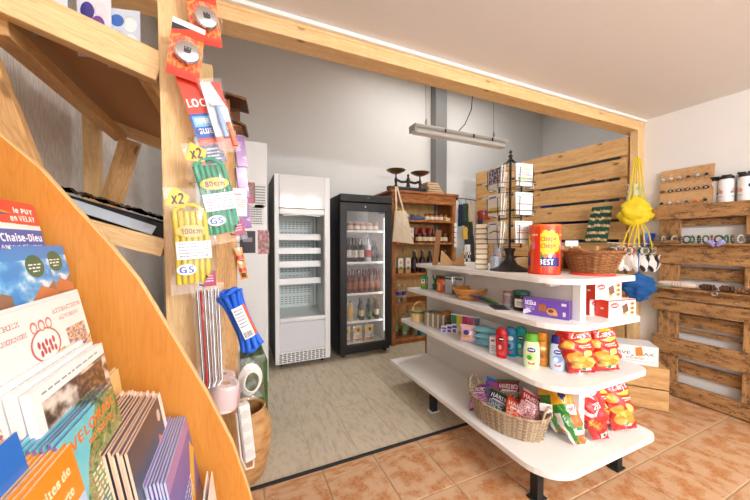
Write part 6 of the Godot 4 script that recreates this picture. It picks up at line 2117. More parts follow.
	var jr := thing("jam_jar", "dark jam jar with green lid and cream label", "jar", V(1.61, Y, 1.365), -0.95)
	part(jr, "glass", Geo.new().lathe([Vector2(0, 0), Vector2(0.044, 0), Vector2(0.047, 0.006), Vector2(0.047, 0.09), Vector2(0.043, 0.1), Vector2(0, 0.1)], 26), mat(rgb(40, 14, 18), 0.1))
	part(jr, "lid", Geo.new().lathe([Vector2(0, 0.099), Vector2(0.049, 0.099), Vector2(0.049, 0.117), Vector2(0.046, 0.12), Vector2(0, 0.12)], 26), mat(rgb(24, 96, 64), 0.4))
	part(jr, "label", Geo.new().sleeve(0.0474, 0.0474, 0.022, 0.074, -0.8, 0.75, uv(a), 10), M.print)
	# purple biscuit box
	a = slot(300, 110)
	p_rect(a, 0, 0, 1, 1, rgb(112, 74, 168))
	p_text(a, "Milka", 0.17, 0.28, 0.26, 0.26, Color.WHITE, true, 0.0, true)
	p_poly(a, [Vector2(0.0, 0.75), Vector2(0.12, 0.6), Vector2(0.2, 0.8), Vector2(0.0, 1.0)], rgb(236, 232, 240))
	p_poly(a, [Vector2(0.34, 0.3), Vector2(0.5, 0.26), Vector2(0.56, 0.66), Vector2(0.4, 0.74)], rgb(150, 82, 40))
	for k in 3:
		p_rect(a, 0.36 + k * 0.055, 0.34, 0.04, 0.34, rgb(176, 104, 56))
	p_ell(a, 0.64, 0.66, 0.11, 0.2, rgb(220, 160, 90))
	p_ell(a, 0.62, 0.62, 0.06, 0.1, rgb(120, 64, 30))
	p_ell(a, 0.72, 0.76, 0.05, 0.1, rgb(226, 174, 110))
	p_rect(a, 0.84, 0.14, 0.1, 0.14, rgb(230, 226, 236))
	p_rect(a, 0.87, 0.6, 0.06, 0.24, rgb(220, 214, 232))
	lines(a, 0.06, 0.5, 0.2, 3, 0.07, rgb(220, 210, 236))
	solo("biscuit_box", Geo.new().pbox(Vector3(0.235, 0.1, 0.055), {"front": uv(a), "top": uv(a, 0.0, 0.0, 0.3, 0.05), "left": uv(a, 0.75, 0.1, 0.08, 0.4), "right": uv(a, 0.75, 0.1, 0.08, 0.4), "other": uv(a, 0.75, 0.02, 0.05, 0.05)}), M.glossprint, "purple chocolate biscuit box with picture of biscuits", "biscuit box", V(1.6, Y, 1.185), -1.2)
	# red and white biscuit boxes
	a = slot(300, 130)
	p_rect(a, 0, 0, 1, 1, rgb(244, 240, 236))
	p_rect(a, 0, 0, 1, 0.06, rgb(226, 56, 30))
	p_ell(a, 0.22, 0.3, 0.15, 0.15, rgb(220, 50, 36))
	p_text(a, "Leibniz", 0.22, 0.3, 0.22, 0.12, Color.WHITE, true, -0.06)
	p_poly(a, [Vector2(0.48, 0.36), Vector2(0.68, 0.2), Vector2(0.74, 0.66), Vector2(0.54, 0.82)], rgb(96, 52, 26))
	for k in 3:
		p_poly(a, [Vector2(0.51, 0.4 + k * 0.14), Vector2(0.68, 0.28 + k * 0.14), Vector2(0.68, 0.34 + k * 0.14), Vector2(0.52, 0.47 + k * 0.14)], rgb(140, 84, 46))
		p_ell(a, 0.87, 0.26 + k * 0.26, 0.09, 0.11, rgb(226, 158, 70))
		p_ell(a, 0.88, 0.26 + k * 0.26, 0.05, 0.05, rgb(120, 66, 30))
	p_ell(a, 0.6, 0.84, 0.1, 0.07, rgb(232, 172, 80))
	lines(a, 0.14, 0.56, 0.2, 3, 0.08, rgb(150, 140, 140))
	var e := slot(60, 60)
	p_rect(e, 0, 0, 1, 1, rgb(226, 58, 32))
	p_rect(e, 0.42, 0.45, 0.2, 0.1, rgb(244, 226, 216))
	var faces := {"front": uv(a), "left": uv(e), "right": uv(e), "top": uv(a, 0.02, 0.0, 0.9, 0.12), "other": uv(e, 0, 0, 0.1, 0.1)}
	var bx := Geo.new().pbox(Vector3(0.21, 0.098, 0.078), faces).mesh()
	solo("chocolate_biscuit_box", bx, M.glossprint, "red and white biscuit box, front of the lower pair", "biscuit box", V(1.975, Y, 1.035), -0.12)
	solo("chocolate_biscuit_box", bx, M.glossprint, "red and white biscuit box, rear of the lower pair showing its red end", "biscuit box", V(1.95, Y, 1.12), -0.12)
	solo("chocolate_biscuit_box", bx, M.glossprint, "red and white biscuit box lying on top of the other two", "biscuit box", V(1.935, Y + 0.0985, 1.085), -0.1)
	# green cans behind
	a = slot(160, 110)
	p_rect(a, 0, 0, 1, 1, rgb(90, 84, 70))
	p_rect(a, 0, 0.45, 1, 0.4, rgb(70, 150, 50))
	p_rect(a, 0, 0.15, 1, 0.2, rgb(206, 200, 190))
	for i in 2:
		var cn := thing("green_can", ["green banded can behind the red biscuit boxes, lower one", "green banded can behind the red biscuit boxes, upper one"][i], "can", V(1.915, Y + i * 0.086, 1.2), -0.8)
		part(cn, "body", Geo.new().lathe([Vector2(0.032, 0.002), Vector2(0.032, 0.084)], 20, Vector3.ZERO, uv(a)), M.glossprint)
		part(cn, "end", Geo.new().lathe([Vector2(0, 0.08), Vector2(0.033, 0.08), Vector2(0.033, 0.086), Vector2(0.03, 0.086), Vector2(0.029, 0.083), Vector2(0, 0.083)], 20), M.alu)
		part(cn, "end", Geo.new().lathe([Vector2(0, 0.0), Vector2(0.033, 0.0), Vector2(0.033, 0.004), Vector2(0, 0.004)], 20), M.alu)


func wash_bottle(label: String, at: Vector3, turn: float, body: Color, cap: Color, h: float, w: float, lab: Rect2i, hook := false) -> void:
	var o := thing("shampoo_bottle", label, "shampoo bottle", at, turn)
	var k := h / 0.19
	var pr: Array
	if hook:
		# upside-down hanging shower gel: broad base, slanted shoulder
		pr = [Vector2(0, 0), Vector2(0.78, 0), Vector2(0.85, 0.008), Vector2(0.92, 0.04), Vector2(1.0, 0.1), Vector2(0.98, 0.15), Vector2(0.86, 0.175), Vector2(0.5, 0.188), Vector2(0, 0.19)]
	else:
		pr = [Vector2(0, 0), Vector2(0.85, 0), Vector2(0.92, 0.006), Vector2(1.0, 0.05), Vector2(1.0, 0.1), Vector2(0.9, 0.135), Vector2(0.74, 0.15), Vector2(0, 0.15)]
	var q := []
	for p in pr:
		q.append(Vector2(p.x, p.y * k))
	part(o, "body", Geo.new().lathe(q, 26, Vector3.ZERO, Rect2(0, 0, 1, 1), w / 2, w * 0.3), mat(body, 0.25))
	if not hook:
		part(o, "cap", Geo.new().lathe([Vector2(0, 0.148 * k), Vector2(0.76, 0.148 * k), Vector2(0.8, 0.155 * k), Vector2(0.74, 0.188 * k), Vector2(0.68, 0.192 * k), Vector2(0, 0.192 * k)], 22, Vector3.ZERO, Rect2(0, 0, 1, 1), w / 2, w * 0.3), mat(cap, 0.35))
	var y0 := 0.02 * k
	var y1 := (0.125 if not hook else 0.145) * k
	var g := Geo.new()
	g.grid(func(u, v):
		var a := lerpf(-1.15, 1.15, u)
		var y := lerpf(y1, y0, v)
		var r := 1.0
		for i in q.size() - 1:
			if y >= q[i].y and y <= q[i + 1].y and q[i + 1].y > q[i].y:
				r = lerpf(q[i].x, q[i + 1].x, (y - q[i].y) / (q[i + 1].y - q[i].y))
		return Vector3(sin(a) * r * w * 0.505, y, cos(a) * r * w * 0.304 + 0.0004), 12, 8, uv(lab))
	part(o, "label", g, M.glossprint)


func shampoo_art(bg: Color, blob: Color, mark: Color, extra: Color) -> Rect2i:
	var a := slot(90, 120)
	p_rect(a, 0, 0, 1, 1, bg)
	p_ell(a, 0.5, 0.2, 0.22, 0.12, mark)
	p_rect(a, 0.36, 0.17, 0.28, 0.05, Color.WHITE)
	p_ell(a, 0.5, 0.55, 0.28, 0.2, blob)
	p_ell(a, 0.4, 0.6, 0.13, 0.12, extra)
	p_poly(a, [Vector2(0.3, 0.82), Vector2(0.5, 0.9), Vector2(0.7, 0.8), Vector2(0.66, 0.95), Vector2(0.36, 0.96)], rgb(226, 80, 50))
	return a


func gondola_third() -> void:
	var Y := 0.5985
	# splint basket with green band and hoop handle
	var b := thing("splint_basket", "small pale splint basket with green band and hoop handle", "basket", V(1.475, Y, 2.345), 0.3)
	var sp := mat(rgb(226, 190, 130), 0.7)
	for i in 22:
		var a := TAU * i / 22.0
		part(b, "splint", Geo.new().beam(Vector3(cos(a) * 0.066, 0.002, sin(a) * 0.052), Vector3(cos(a) * 0.08, 0.105, sin(a) * 0.064), 0.0165, 0.002, 0.0004, Vector3(cos(a), 0, sin(a))), sp)
	part(b, "green_band", Geo.new().lathe([Vector2(1.02, 0.08), Vector2(1.06, 0.08), Vector2(1.08, 0.098), Vector2(1.04, 0.098), Vector2(1.02, 0.08)], 26, Vector3.ZERO, Rect2(0, 0, 1, 1), 0.08, 0.064), mat(rgb(28, 122, 60), 0.5))
	part(b, "bottom", oval_plate(0.066, 0.052, 0.0, 0.004), sp)
	var hp := []
	for i in 13:
		var t := PI * i / 12.0
		hp.append(Vector3(cos(t) * 0.08, 0.09 + sin(t) * 0.085, 0))
	part(b, "handle", Geo.new().tube(hp, 0.0045, 6), sp)
	# grey woven basket with checks
	var gb := thing("grey_woven_basket", "grey rectangular woven basket with checked band", "basket", V(1.535, Y, 2.13), -1.15)
	var gm := mat(rgb(150, 136, 116), 0.8)
	for j in 5:
		for s in [-1, 1]:
			part(gb, "weaver", Geo.new().box(Vector3(0, 0.014 + j * 0.022, s * (0.062 + (j % 2) * 0.002)), Vector3(0.19, 0.018, 0.004), 0.001), gm)
			part(gb, "weaver", Geo.new().box(Vector3(s * (0.096 + (j % 2) * 0.002), 0.014 + j * 0.022, 0), Vector3(0.004, 0.018, 0.125), 0.001), gm)
	for i in 8:
		for s in [-1, 1]:
			part(gb, "stake", Geo.new().box(Vector3(-0.084 + i * 0.024, 0.058, s * 0.065), Vector3(0.013, 0.114, 0.003), 0.0005), mat(rgb(222, 206, 178), 0.8) if i % 2 else gm)
	part(gb, "bottom", Geo.new().box(Vector3(0, 0.003, 0), Vector3(0.19, 0.005, 0.124), 0.001), gm)
	var rb := thing("bread_roll_soap", "orange brown soap bar sitting in the grey basket", "soap", V(1.58, Y + 0.085, 2.07), 0.3)
	part(rb, "bar", Geo.new().box(Vector3(0, 0.025, 0), Vector3(0.09, 0.05, 0.06), 0.012), mat(rgb(196, 128, 56), 0.6))
	part(rb, "stamp", Geo.new().box(Vector3(0, 0.0505, 0), Vector3(0.05, 0.002, 0.03), 0.0006), mat(rgb(176, 110, 46), 0.6))
	# little blue and white boxes
	var a := slot(60, 60)
	p_rect(a, 0, 0, 1, 1, rgb(236, 234, 240))
	p_rect(a, 0.1, 0.15, 0.8, 0.3, rgb(84, 70, 150))
	p_rect(a, 0.2, 0.55, 0.6, 0.35, rgb(100, 90, 170))
	for i in 3:
		solo("ointment_box", Geo.new().pbox(Vector3(0.045, 0.05 + i * 0.012, 0.03), {"front": uv(a), "other": uv(a, 0, 0, 0.1, 0.1)}), M.glossprint, ["lowest white and violet ointment box beside the grey basket", "middle white and violet ointment box beside the grey basket", "tallest white and violet ointment box beside the grey basket"][i], "box", V(1.47 + i * 0.03, Y, 1.955 - i * 0.022), -0.9 + 0.1 * i, "ointment boxes")
	# toothpaste tubes standing on their caps
	var tc := [rgb(40, 130, 70), rgb(226, 206, 60), rgb(214, 60, 120), rgb(230, 90, 130), rgb(120, 130, 150)]
	for i in 5:
		var t := thing("toothpaste_tube", "standing tube, %s one behind the pink pack" % ["green striped", "yellow tipped", "magenta", "rose", "silver grey"][i], "tube", V(1.53 + i * 0.022, Y, 1.915 - i * 0.038), -0.9, "standing tubes")
		var g := Geo.new()
		g.grid(func(u, v): return Vector3(sin(u * TAU) * lerpf(0.024, 0.016, v), 0.15 - v * 0.125, cos(u * TAU) * lerpf(0.001, 0.016, v)), 14, 6)
		part(t, "tube", g, mat(rgb(234, 236, 236), 0.3))
		part(t, "cap", Geo.new().lathe([Vector2(0, 0), Vector2(0.016, 0), Vector2(0.015, 0.026), Vector2(0, 0.026)], 12), mat(tc[i], 0.4))
		var st := Geo.new()
		st.grid(func(u, v): return Vector3(sin((u - 0.5) * 2.2) * lerpf(0.0236, 0.019, v), 0.14 - v * 0.08, cos((u - 0.5) * 2.2) * lerpf(0.003, 0.012, v) + 0.0012), 6, 4)
		part(t, "print_band", st, mat(tc[i], 0.4))
	# pink tissue pack
	a = slot(110, 110)
	p_rect(a, 0, 0, 1, 1, rgb(238, 190, 192))
	p_ell(a, 0.5, 0.36, 0.18, 0.13, rgb(60, 50, 140))
	p_poly(a, [Vector2(0.3, 0.5), Vector2(0.75, 0.48), Vector2(0.66, 0.64), Vector2(0.34, 0.62)], rgb(230, 160, 60))
	lines(a, 0.1, 0.72, 0.8, 3, 0.08, rgb(246, 216, 216))
	var pk := thing("pink_tissue_pack", "pink pack of cotton with blue emblem on the third shelf", "tissue pack", V(1.475, Y, 1.69), -1.0)
	part(pk, "pack", Geo.new().bag(0.12, 0.125, 0.1, uv(a), uv(a), 9, 10, 12, 0.004), M.foil)
	# blue wipes packs
	a = slot(120, 60)
	p_rect(a, 0, 0, 1, 1, rgb(140, 214, 234))
	p_poly(a, [Vector2(0.0, 0.6), Vector2(0.3, 0.3), Vector2(0.6, 0.7), Vector2(1, 0.4), Vector2(1, 1), Vector2(0, 1)], rgb(150, 212, 228))
	p_ell(a, 0.7, 0.3, 0.12, 0.16, rgb(240, 244, 246))
	for i in 3:
		var p := solo("wipes_pack", Geo.new().bag(0.17, 0.11, 0.05, uv(a), uv(a), 20 + i, 10, 8, 0.004), M.print, ["turquoise wipes pack at the bottom of the pile of three", "turquoise wipes pack in the middle of the pile of three", "turquoise wipes pack on top of the pile of three"][i], "wipes pack", Vector3.ZERO, 0.0, "turquoise wipes")
		p.transform = Transform3D(Basis(Vector3.UP, -1.25 + i * 0.1) * Basis(Vector3.RIGHT, -PI / 2), V(1.44 + 0.05, Y + 0.022 + i * 0.043, 1.56))
	a = slot(80, 90)
	p_rect(a, 0, 0, 1, 1, rgb(240, 240, 240))
	p_rect(a, 0.1, 0.15, 0.3, 0.12, rgb(196, 70, 70))
	p_ell(a, 0.65, 0.3, 0.15, 0.12, rgb(90, 100, 130))
	lines(a, 0.1, 0.5, 0.8, 4, 0.1, rgb(110, 110, 120))
	solo("cotton_box", Geo.new().pbox(Vector3(0.075, 0.105, 0.05), {"front": uv(a), "other": uv(a, 0, 0.02, 0.08, 0.08)}), M.glossprint, "white printed carton between turquoise wipes and red bottle", "carton", V(1.495, Y, 1.45), -1.0)
	solo("pad_pack", Geo.new().bag(0.26, 0.15, 0.05, uv(a, 0, 0.02, 0.1, 0.08), uv(a, 0, 0.02, 0.1, 0.08), 31, 10, 10, 0.004), mat(rgb(206, 206, 210), 0.4), "long pale pack lying against the back panel", "pack", V(1.615, Y, 1.6), -PI / 2)
	# shower gels and shampoos
	wash_bottle("red shower gel bottle on the third shelf", V(1.465, Y, 1.38), -0.95, rgb(196, 28, 36), rgb(196, 28, 36), 0.185, 0.07, shampoo_art(rgb(196, 28, 36), rgb(150, 20, 26), rgb(60, 20, 40), rgb(230, 150, 150)), true)
	wash_bottle("blue shower gel bottle right of the red one", V(1.535, Y, 1.375), -0.95, rgb(28, 130, 176), rgb(28, 130, 176), 0.183, 0.072, shampoo_art(rgb(28, 130, 176), rgb(110, 190, 220), rgb(226, 236, 244), rgb(20, 90, 140)), true)
	wash_bottle("teal shower gel bottle right of the blue one", V(1.59, Y, 1.345), -0.95, rgb(20, 166, 160), rgb(20, 166, 160), 0.187, 0.07, shampoo_art(rgb(20, 166, 160), rgb(14, 120, 120), rgb(20, 60, 80), rgb(150, 220, 210)), true)
	wash_bottle("pale green shampoo bottle with bright green cap", V(1.5, Y, 1.2), -0.9, rgb(222, 232, 186), rgb(96, 176, 40), 0.192, 0.085, shampoo_art(rgb(222, 232, 186), rgb(190, 216, 130), rgb(50, 50, 130), rgb(70, 150, 50)))
	wash_bottle("amber shampoo bottle with orange cap behind the green capped one", V(1.585, Y, 1.195), -0.8, rgb(206, 140, 40), rgb(236, 150, 20), 0.187, 0.068, shampoo_art(rgb(206, 140, 40), rgb(190, 110, 30), rgb(236, 200, 120), rgb(150, 80, 20)))
	wash_bottle("pale blue shampoo bottle with navy cap", V(1.605, Y, 1.12), -0.9, rgb(196, 214, 236), rgb(38, 36, 120), 0.188, 0.078, shampoo_art(rgb(196, 214, 236), rgb(130, 166, 220), rgb(44, 50, 140), rgb(230, 238, 246)))
	# crisps
	a = crisp_art()
	var me := Geo.new().bag(0.17, 0.255, 0.09, uv(a), uv(a, 0.02, 0.02, 0.1, 0.1), 41, 14, 20, 0.018, 0.25).mesh()
	crisp(me, "red bag of crisps on the third shelf, left of two", V(1.66, Y + 0.012, 1.02), -0.72, -0.14, 0.17)
	crisp(me, "red bag of crisps on the third shelf, right of two", V(1.815, Y + 0.012, 0.985), -0.62, -0.12, 0.17)


func crisp(me: Mesh, label: String, at: Vector3, turn: float, lean: float, roll: float, called := "crisp_bag") -> void:
	var o := solo(called, me, M.foil, label, "crisp bag", at, turn)
	o.transform.basis = Basis(Vector3.UP, turn) * Basis(Vector3.BACK, roll) * Basis(Vector3.RIGHT, lean)


func crisp_art() -> Rect2i:
	var a := slot(240, 380)
	p_rect(a, 0, 0, 1, 1, rgb(214, 36, 26))
	p_poly(a, [Vector2(0, 0), Vector2(0.2, 0), Vector2(0.05, 1), Vector2(0, 1)], rgb(180, 26, 22))
	p_rect(a, 0, 0, 1, 0.05, rgb(196, 190, 186))
	p_ell(a, 0.66, 0.25, 0.27, 0.13, rgb(246, 200, 40))
	p_poly(a, [Vector2(0.38, 0.2), Vector2(0.94, 0.16), Vector2(0.95, 0.29), Vector2(0.4, 0.33)], rgb(222, 30, 28))
	p_text(a, "Lay's", 0.66, 0.245, 0.5, 0.13, Color.WHITE, true, -0.05, true)
	p_rect(a, 0.55, 0.42, 0.36, 0.025, rgb(246, 220, 190))
	p_rect(a, 0.6, 0.46, 0.26, 0.02, rgb(246, 220, 190))
	p_ell(a, 0.24, 0.4, 0.19, 0.085, rgb(232, 170, 60))
	p_ell(a, 0.22, 0.39, 0.12, 0.05, rgb(244, 200, 96))
	var r2 := RandomNumberGenerator.new()
	r2.seed = 5
	for k in 26:
		var x := r2.randf_range(0.2, 0.84)
		var y := r2.randf_range(0.58, 0.86)
		var s := r2.randf_range(0.09, 0.17)
		p_ell(a, x, y, s, s * 0.5, [rgb(226, 162, 56), rgb(240, 190, 86), rgb(214, 146, 46), rgb(248, 212, 120)][k % 4])
	p_rect(a, 0.0, 0.95, 1, 0.05, rgb(200, 30, 24))
	p_ell(a, 0.56, 0.91, 0.07, 0.035, rgb(40, 140, 80))
	p_poly(a, [Vector2(0.4, 0.95), Vector2(0.72, 0.88), Vector2(0.8, 0.95)], rgb(240, 236, 230))
	p_ell(a, 0.56, 0.92, 0.05, 0.025, rgb(30, 130, 80))
	return a


func gondola_bottom() -> void:
	var Y := 0.2305
	var b := thing("oval_wicker_basket", "grey brown oval wicker basket full of sweet bags on the lowest shelf", "basket", V(1.45, Y, 1.325), 0.15)
	var m := tex_mat(mottle(64, 64, [rgb(126, 100, 74), rgb(186, 160, 128), rgb(216, 196, 166)], 0.09, 8), 0.7)
	stuff(part(b, "weave", weave(0.125, 0.205, 0.148, 0.238, 0.13, 14, 44, 0.004), m))
	part(b, "rim", rim(0.151, 0.242, 0.132, 0.007), m)
	part(b, "bottom", oval_plate(0.123, 0.203, 0.0, 0.006), m)
	for s in [-1, 1]:
		var hp := []
		for i in 11:
			var t := PI * i / 10.0
			hp.append(Vector3(cos(t) * 0.045, 0.125 + sin(t) * 0.075, s * (0.236 + sin(t) * 0.012)))
		part(b, "handle", Geo.new().tube(hp, 0.0065, 6), m)
	var tg := thing("price_tag", "white price tag on the near handle of the oval basket", "price tag", V(1.49, Y + 0.17, 1.1), -0.8)
	part(tg, "card", Geo.new().box(Vector3(0, 0.02, 0), Vector3(0.06, 0.042, 0.002), 0.0005), M.white)
	part(tg, "clip", Geo.new().box(Vector3(0.01, 0.0, -0.003), Vector3(0.012, 0.02, 0.006), 0.001), M.white)
	# sweet bags
	var cols := [[rgb(120, 40, 110), rgb(190, 90, 170), rgb(240, 200, 220)], [rgb(30, 96, 190), rgb(60, 150, 226), rgb(230, 40, 50)], [rgb(24, 40, 60), rgb(60, 120, 70), rgb(220, 200, 230)], [rgb(232, 92, 24), rgb(210, 30, 34), rgb(250, 230, 220)], [rgb(206, 30, 40), rgb(240, 190, 190), rgb(250, 236, 232)], [rgb(150, 30, 60), rgb(60, 120, 60), rgb(240, 226, 226)]]
	var nm := ["purple", "blue", "dark berry", "orange and red", "red and pink", "wine red"]
	var spots := [[1.36, 1.46, 0.06, -1.0, -0.9, 0.35], [1.44, 1.43, 0.085, -0.75, -0.75, -0.3], [1.38, 1.36, 0.055, -0.9, -0.8, -0.35], [1.41, 1.235, 0.055, -0.75, -0.85, -0.35], [1.49, 1.22, 0.085, -0.7, -0.7, -0.5], [1.52, 1.36, 0.08, -0.8, -0.6, 0.1]]
	for i in 6:
		var a := slot(150, 190)
		p_rect(a, 0, 0, 1, 1, cols[i][0])
		p_noise(a, 0.0, 0.42, 1, 0.5, [cols[i][0], cols[i][1], cols[i][2], cols[i][0]], 0.05, 80 + i)
		p_rect(a, 0, 0, 1, 0.08, cols[i][1])
		p_text(a, "HARIBO", 0.5, 0.25, 0.84, 0.16, rgb(250, 240, 240) if i != 1 else rgb(230, 40, 50))
		p_rect(a, 0.15, 0.37, 0.7, 0.05, cols[i][2])
		var s: Array = spots[i]
		var me := Geo.new().bag(0.135, 0.17, 0.04, uv(a), uv(a), 60 + i, 10, 14, 0.01).mesh()
		crisp(me, "%s bag of sweets in the oval basket" % nm[i], V(s[0], Y + s[2] - 0.035, s[1]), s[3], s[4], s[5], "sweet_bag")
	# orange and green snack bags
	var a := slot(200, 320)
	p_rect(a, 0, 0, 1, 1, rgb(240, 110, 20))
	p_rect(a, 0, 0, 1, 0.36, rgb(240, 170, 20))
	p_rect(a, 0, 0, 1, 0.05, rgb(232, 96, 30))
	p_poly(a, [Vector2(0.32, 0.22), Vector2(0.5, 0.06), Vector2(0.68, 0.22), Vector2(0.5, 0.38)], rgb(240, 200, 60))
	p_poly(a, [Vector2(0.36, 0.22), Vector2(0.5, 0.1), Vector2(0.64, 0.22), Vector2(0.5, 0.34)], rgb(34, 40, 110))
	p_poly(a, [Vector2(0, 0.36), Vector2(0.52, 0.36), Vector2(0.62, 1), Vector2(0, 1)], rgb(50, 140, 40))
	p_poly(a, [Vector2(0, 0.5), Vector2(0.16, 0.5), Vector2(0.3, 1), Vector2(0, 1)], rgb(226, 226, 214))
	p_ell(a, 0.72, 0.46, 0.22, 0.09, rgb(244, 226, 220))
	p_text(a, "Crop's", 0.72, 0.46, 0.34, 0.07, rgb(206, 40, 50), true, -0.2, true)
	p_text(a, "N.A.", 0.36, 0.62, 0.3, 0.07, Color.WHITE, true, 0.9)
	p_rect(a, 0.46, 0.76, 0.5, 0.1, rgb(230, 240, 220))
	p_rect(a, 0.62, 0.73, 0.3, 0.06, rgb(60, 150, 90))
	var me := Geo.new().bag(0.125, 0.3, 0.06, uv(a), uv(a), 91, 12, 20, 0.014, 0.5).mesh()
	crisp(me, "orange and green snack bag nearest the oval basket", V(1.62, Y + 0.016, 1.11), -0.8, -0.34, 0.22, "snack_bag")
	crisp(me, "orange and green snack bag standing in front of its twin", V(1.61, Y + 0.02, 1.0), -0.72, -0.42, 0.3, "snack_bag")
	# red cheese curl bags
	a = slot(200, 320)
	p_rect(a, 0, 0, 1, 1, rgb(206, 30, 34))
	p_poly(a, [Vector2(0, 0), Vector2(1, 0), Vector2(1, 0.1), Vector2(0, 0.16)], rgb(236, 226, 220))
	p_text(a, "Chips", 0.5, 0.065, 0.5, 0.06, rgb(120, 40, 40), true, -0.1, true)
	p_poly(a, [Vector2(0.1, 0.18), Vector2(0.45, 0.14), Vector2(0.36, 0.36), Vector2(0.14, 0.34)], rgb(240, 196, 40))
	p_ell(a, 0.4, 0.48, 0.3, 0.18, rgb(240, 236, 230))
	p_ell(a, 0.44, 0.48, 0.24, 0.13, rgb(206, 30, 34))
	p_rect(a, 0.56, 0.4, 0.2, 0.16, rgb(206, 30, 34))
	p_text(a, "ur", 0.64, 0.5, 0.24, 0.09, rgb(240, 236, 230), true, -0.2, true)
	p_ell(a, 0.72, 0.26, 0.18, 0.09, rgb(236, 226, 220))
	p_text(a, "ly", 0.72, 0.26, 0.2, 0.07, rgb(206, 40, 40))
	for k in 4:
		p_poly(a, [Vector2(0.1 + k * 0.1, 0.74 + k * 0.03), Vector2(0.4 + k * 0.1, 0.68 + k * 0.03), Vector2(0.44 + k * 0.1, 0.71 + k * 0.03), Vector2(0.12 + k * 0.1, 0.79 + k * 0.03)], [rgb(246, 160, 50), rgb(232, 120, 30)][k % 2])
	p_poly(a, [Vector2(0.5, 0.92), Vector2(0.86, 0.88), Vector2(0.9, 0.96), Vector2(0.5, 0.99)], rgb(240, 236, 230))
	p_ell(a, 0.68, 0.94, 0.07, 0.03, rgb(40, 140, 80))
	me = Geo.new().bag(0.15, 0.33, 0.075, uv(a), uv(a, 0.02, 0.5, 0.1, 0.1), 95, 14, 22, 0.016, 0.5).mesh()
	crisp(me, "dark red curl snack bag behind the front one on lowest shelf", V(1.77, Y + 0.012, 1.09), -0.7, -0.2, 0.12, "curl_bag")
	crisp(me, "dark red curl snack bag leaning out at the front of lowest shelf", V(1.765, Y + 0.022, 0.975), -0.6, -0.3, 0.26, "curl_bag")
	a = crisp_art()
	me = Geo.new().bag(0.18, 0.3, 0.09, uv(a), uv(a, 0.02, 0.02, 0.1, 0.1), 97, 14, 20, 0.018, 0.25).mesh()
	crisp(me, "red bag of crisps on the lowest shelf, behind the curl bags", V(1.9, Y + 0.014, 1.05), -0.5, -0.2, 0.12)
	crisp(me, "large red bag of crisps at the right end of lowest shelf", V(1.985, Y + 0.016, 0.98), -0.42, -0.24, 0.16)


# ---------------------------------------------------------------- goods by the partition

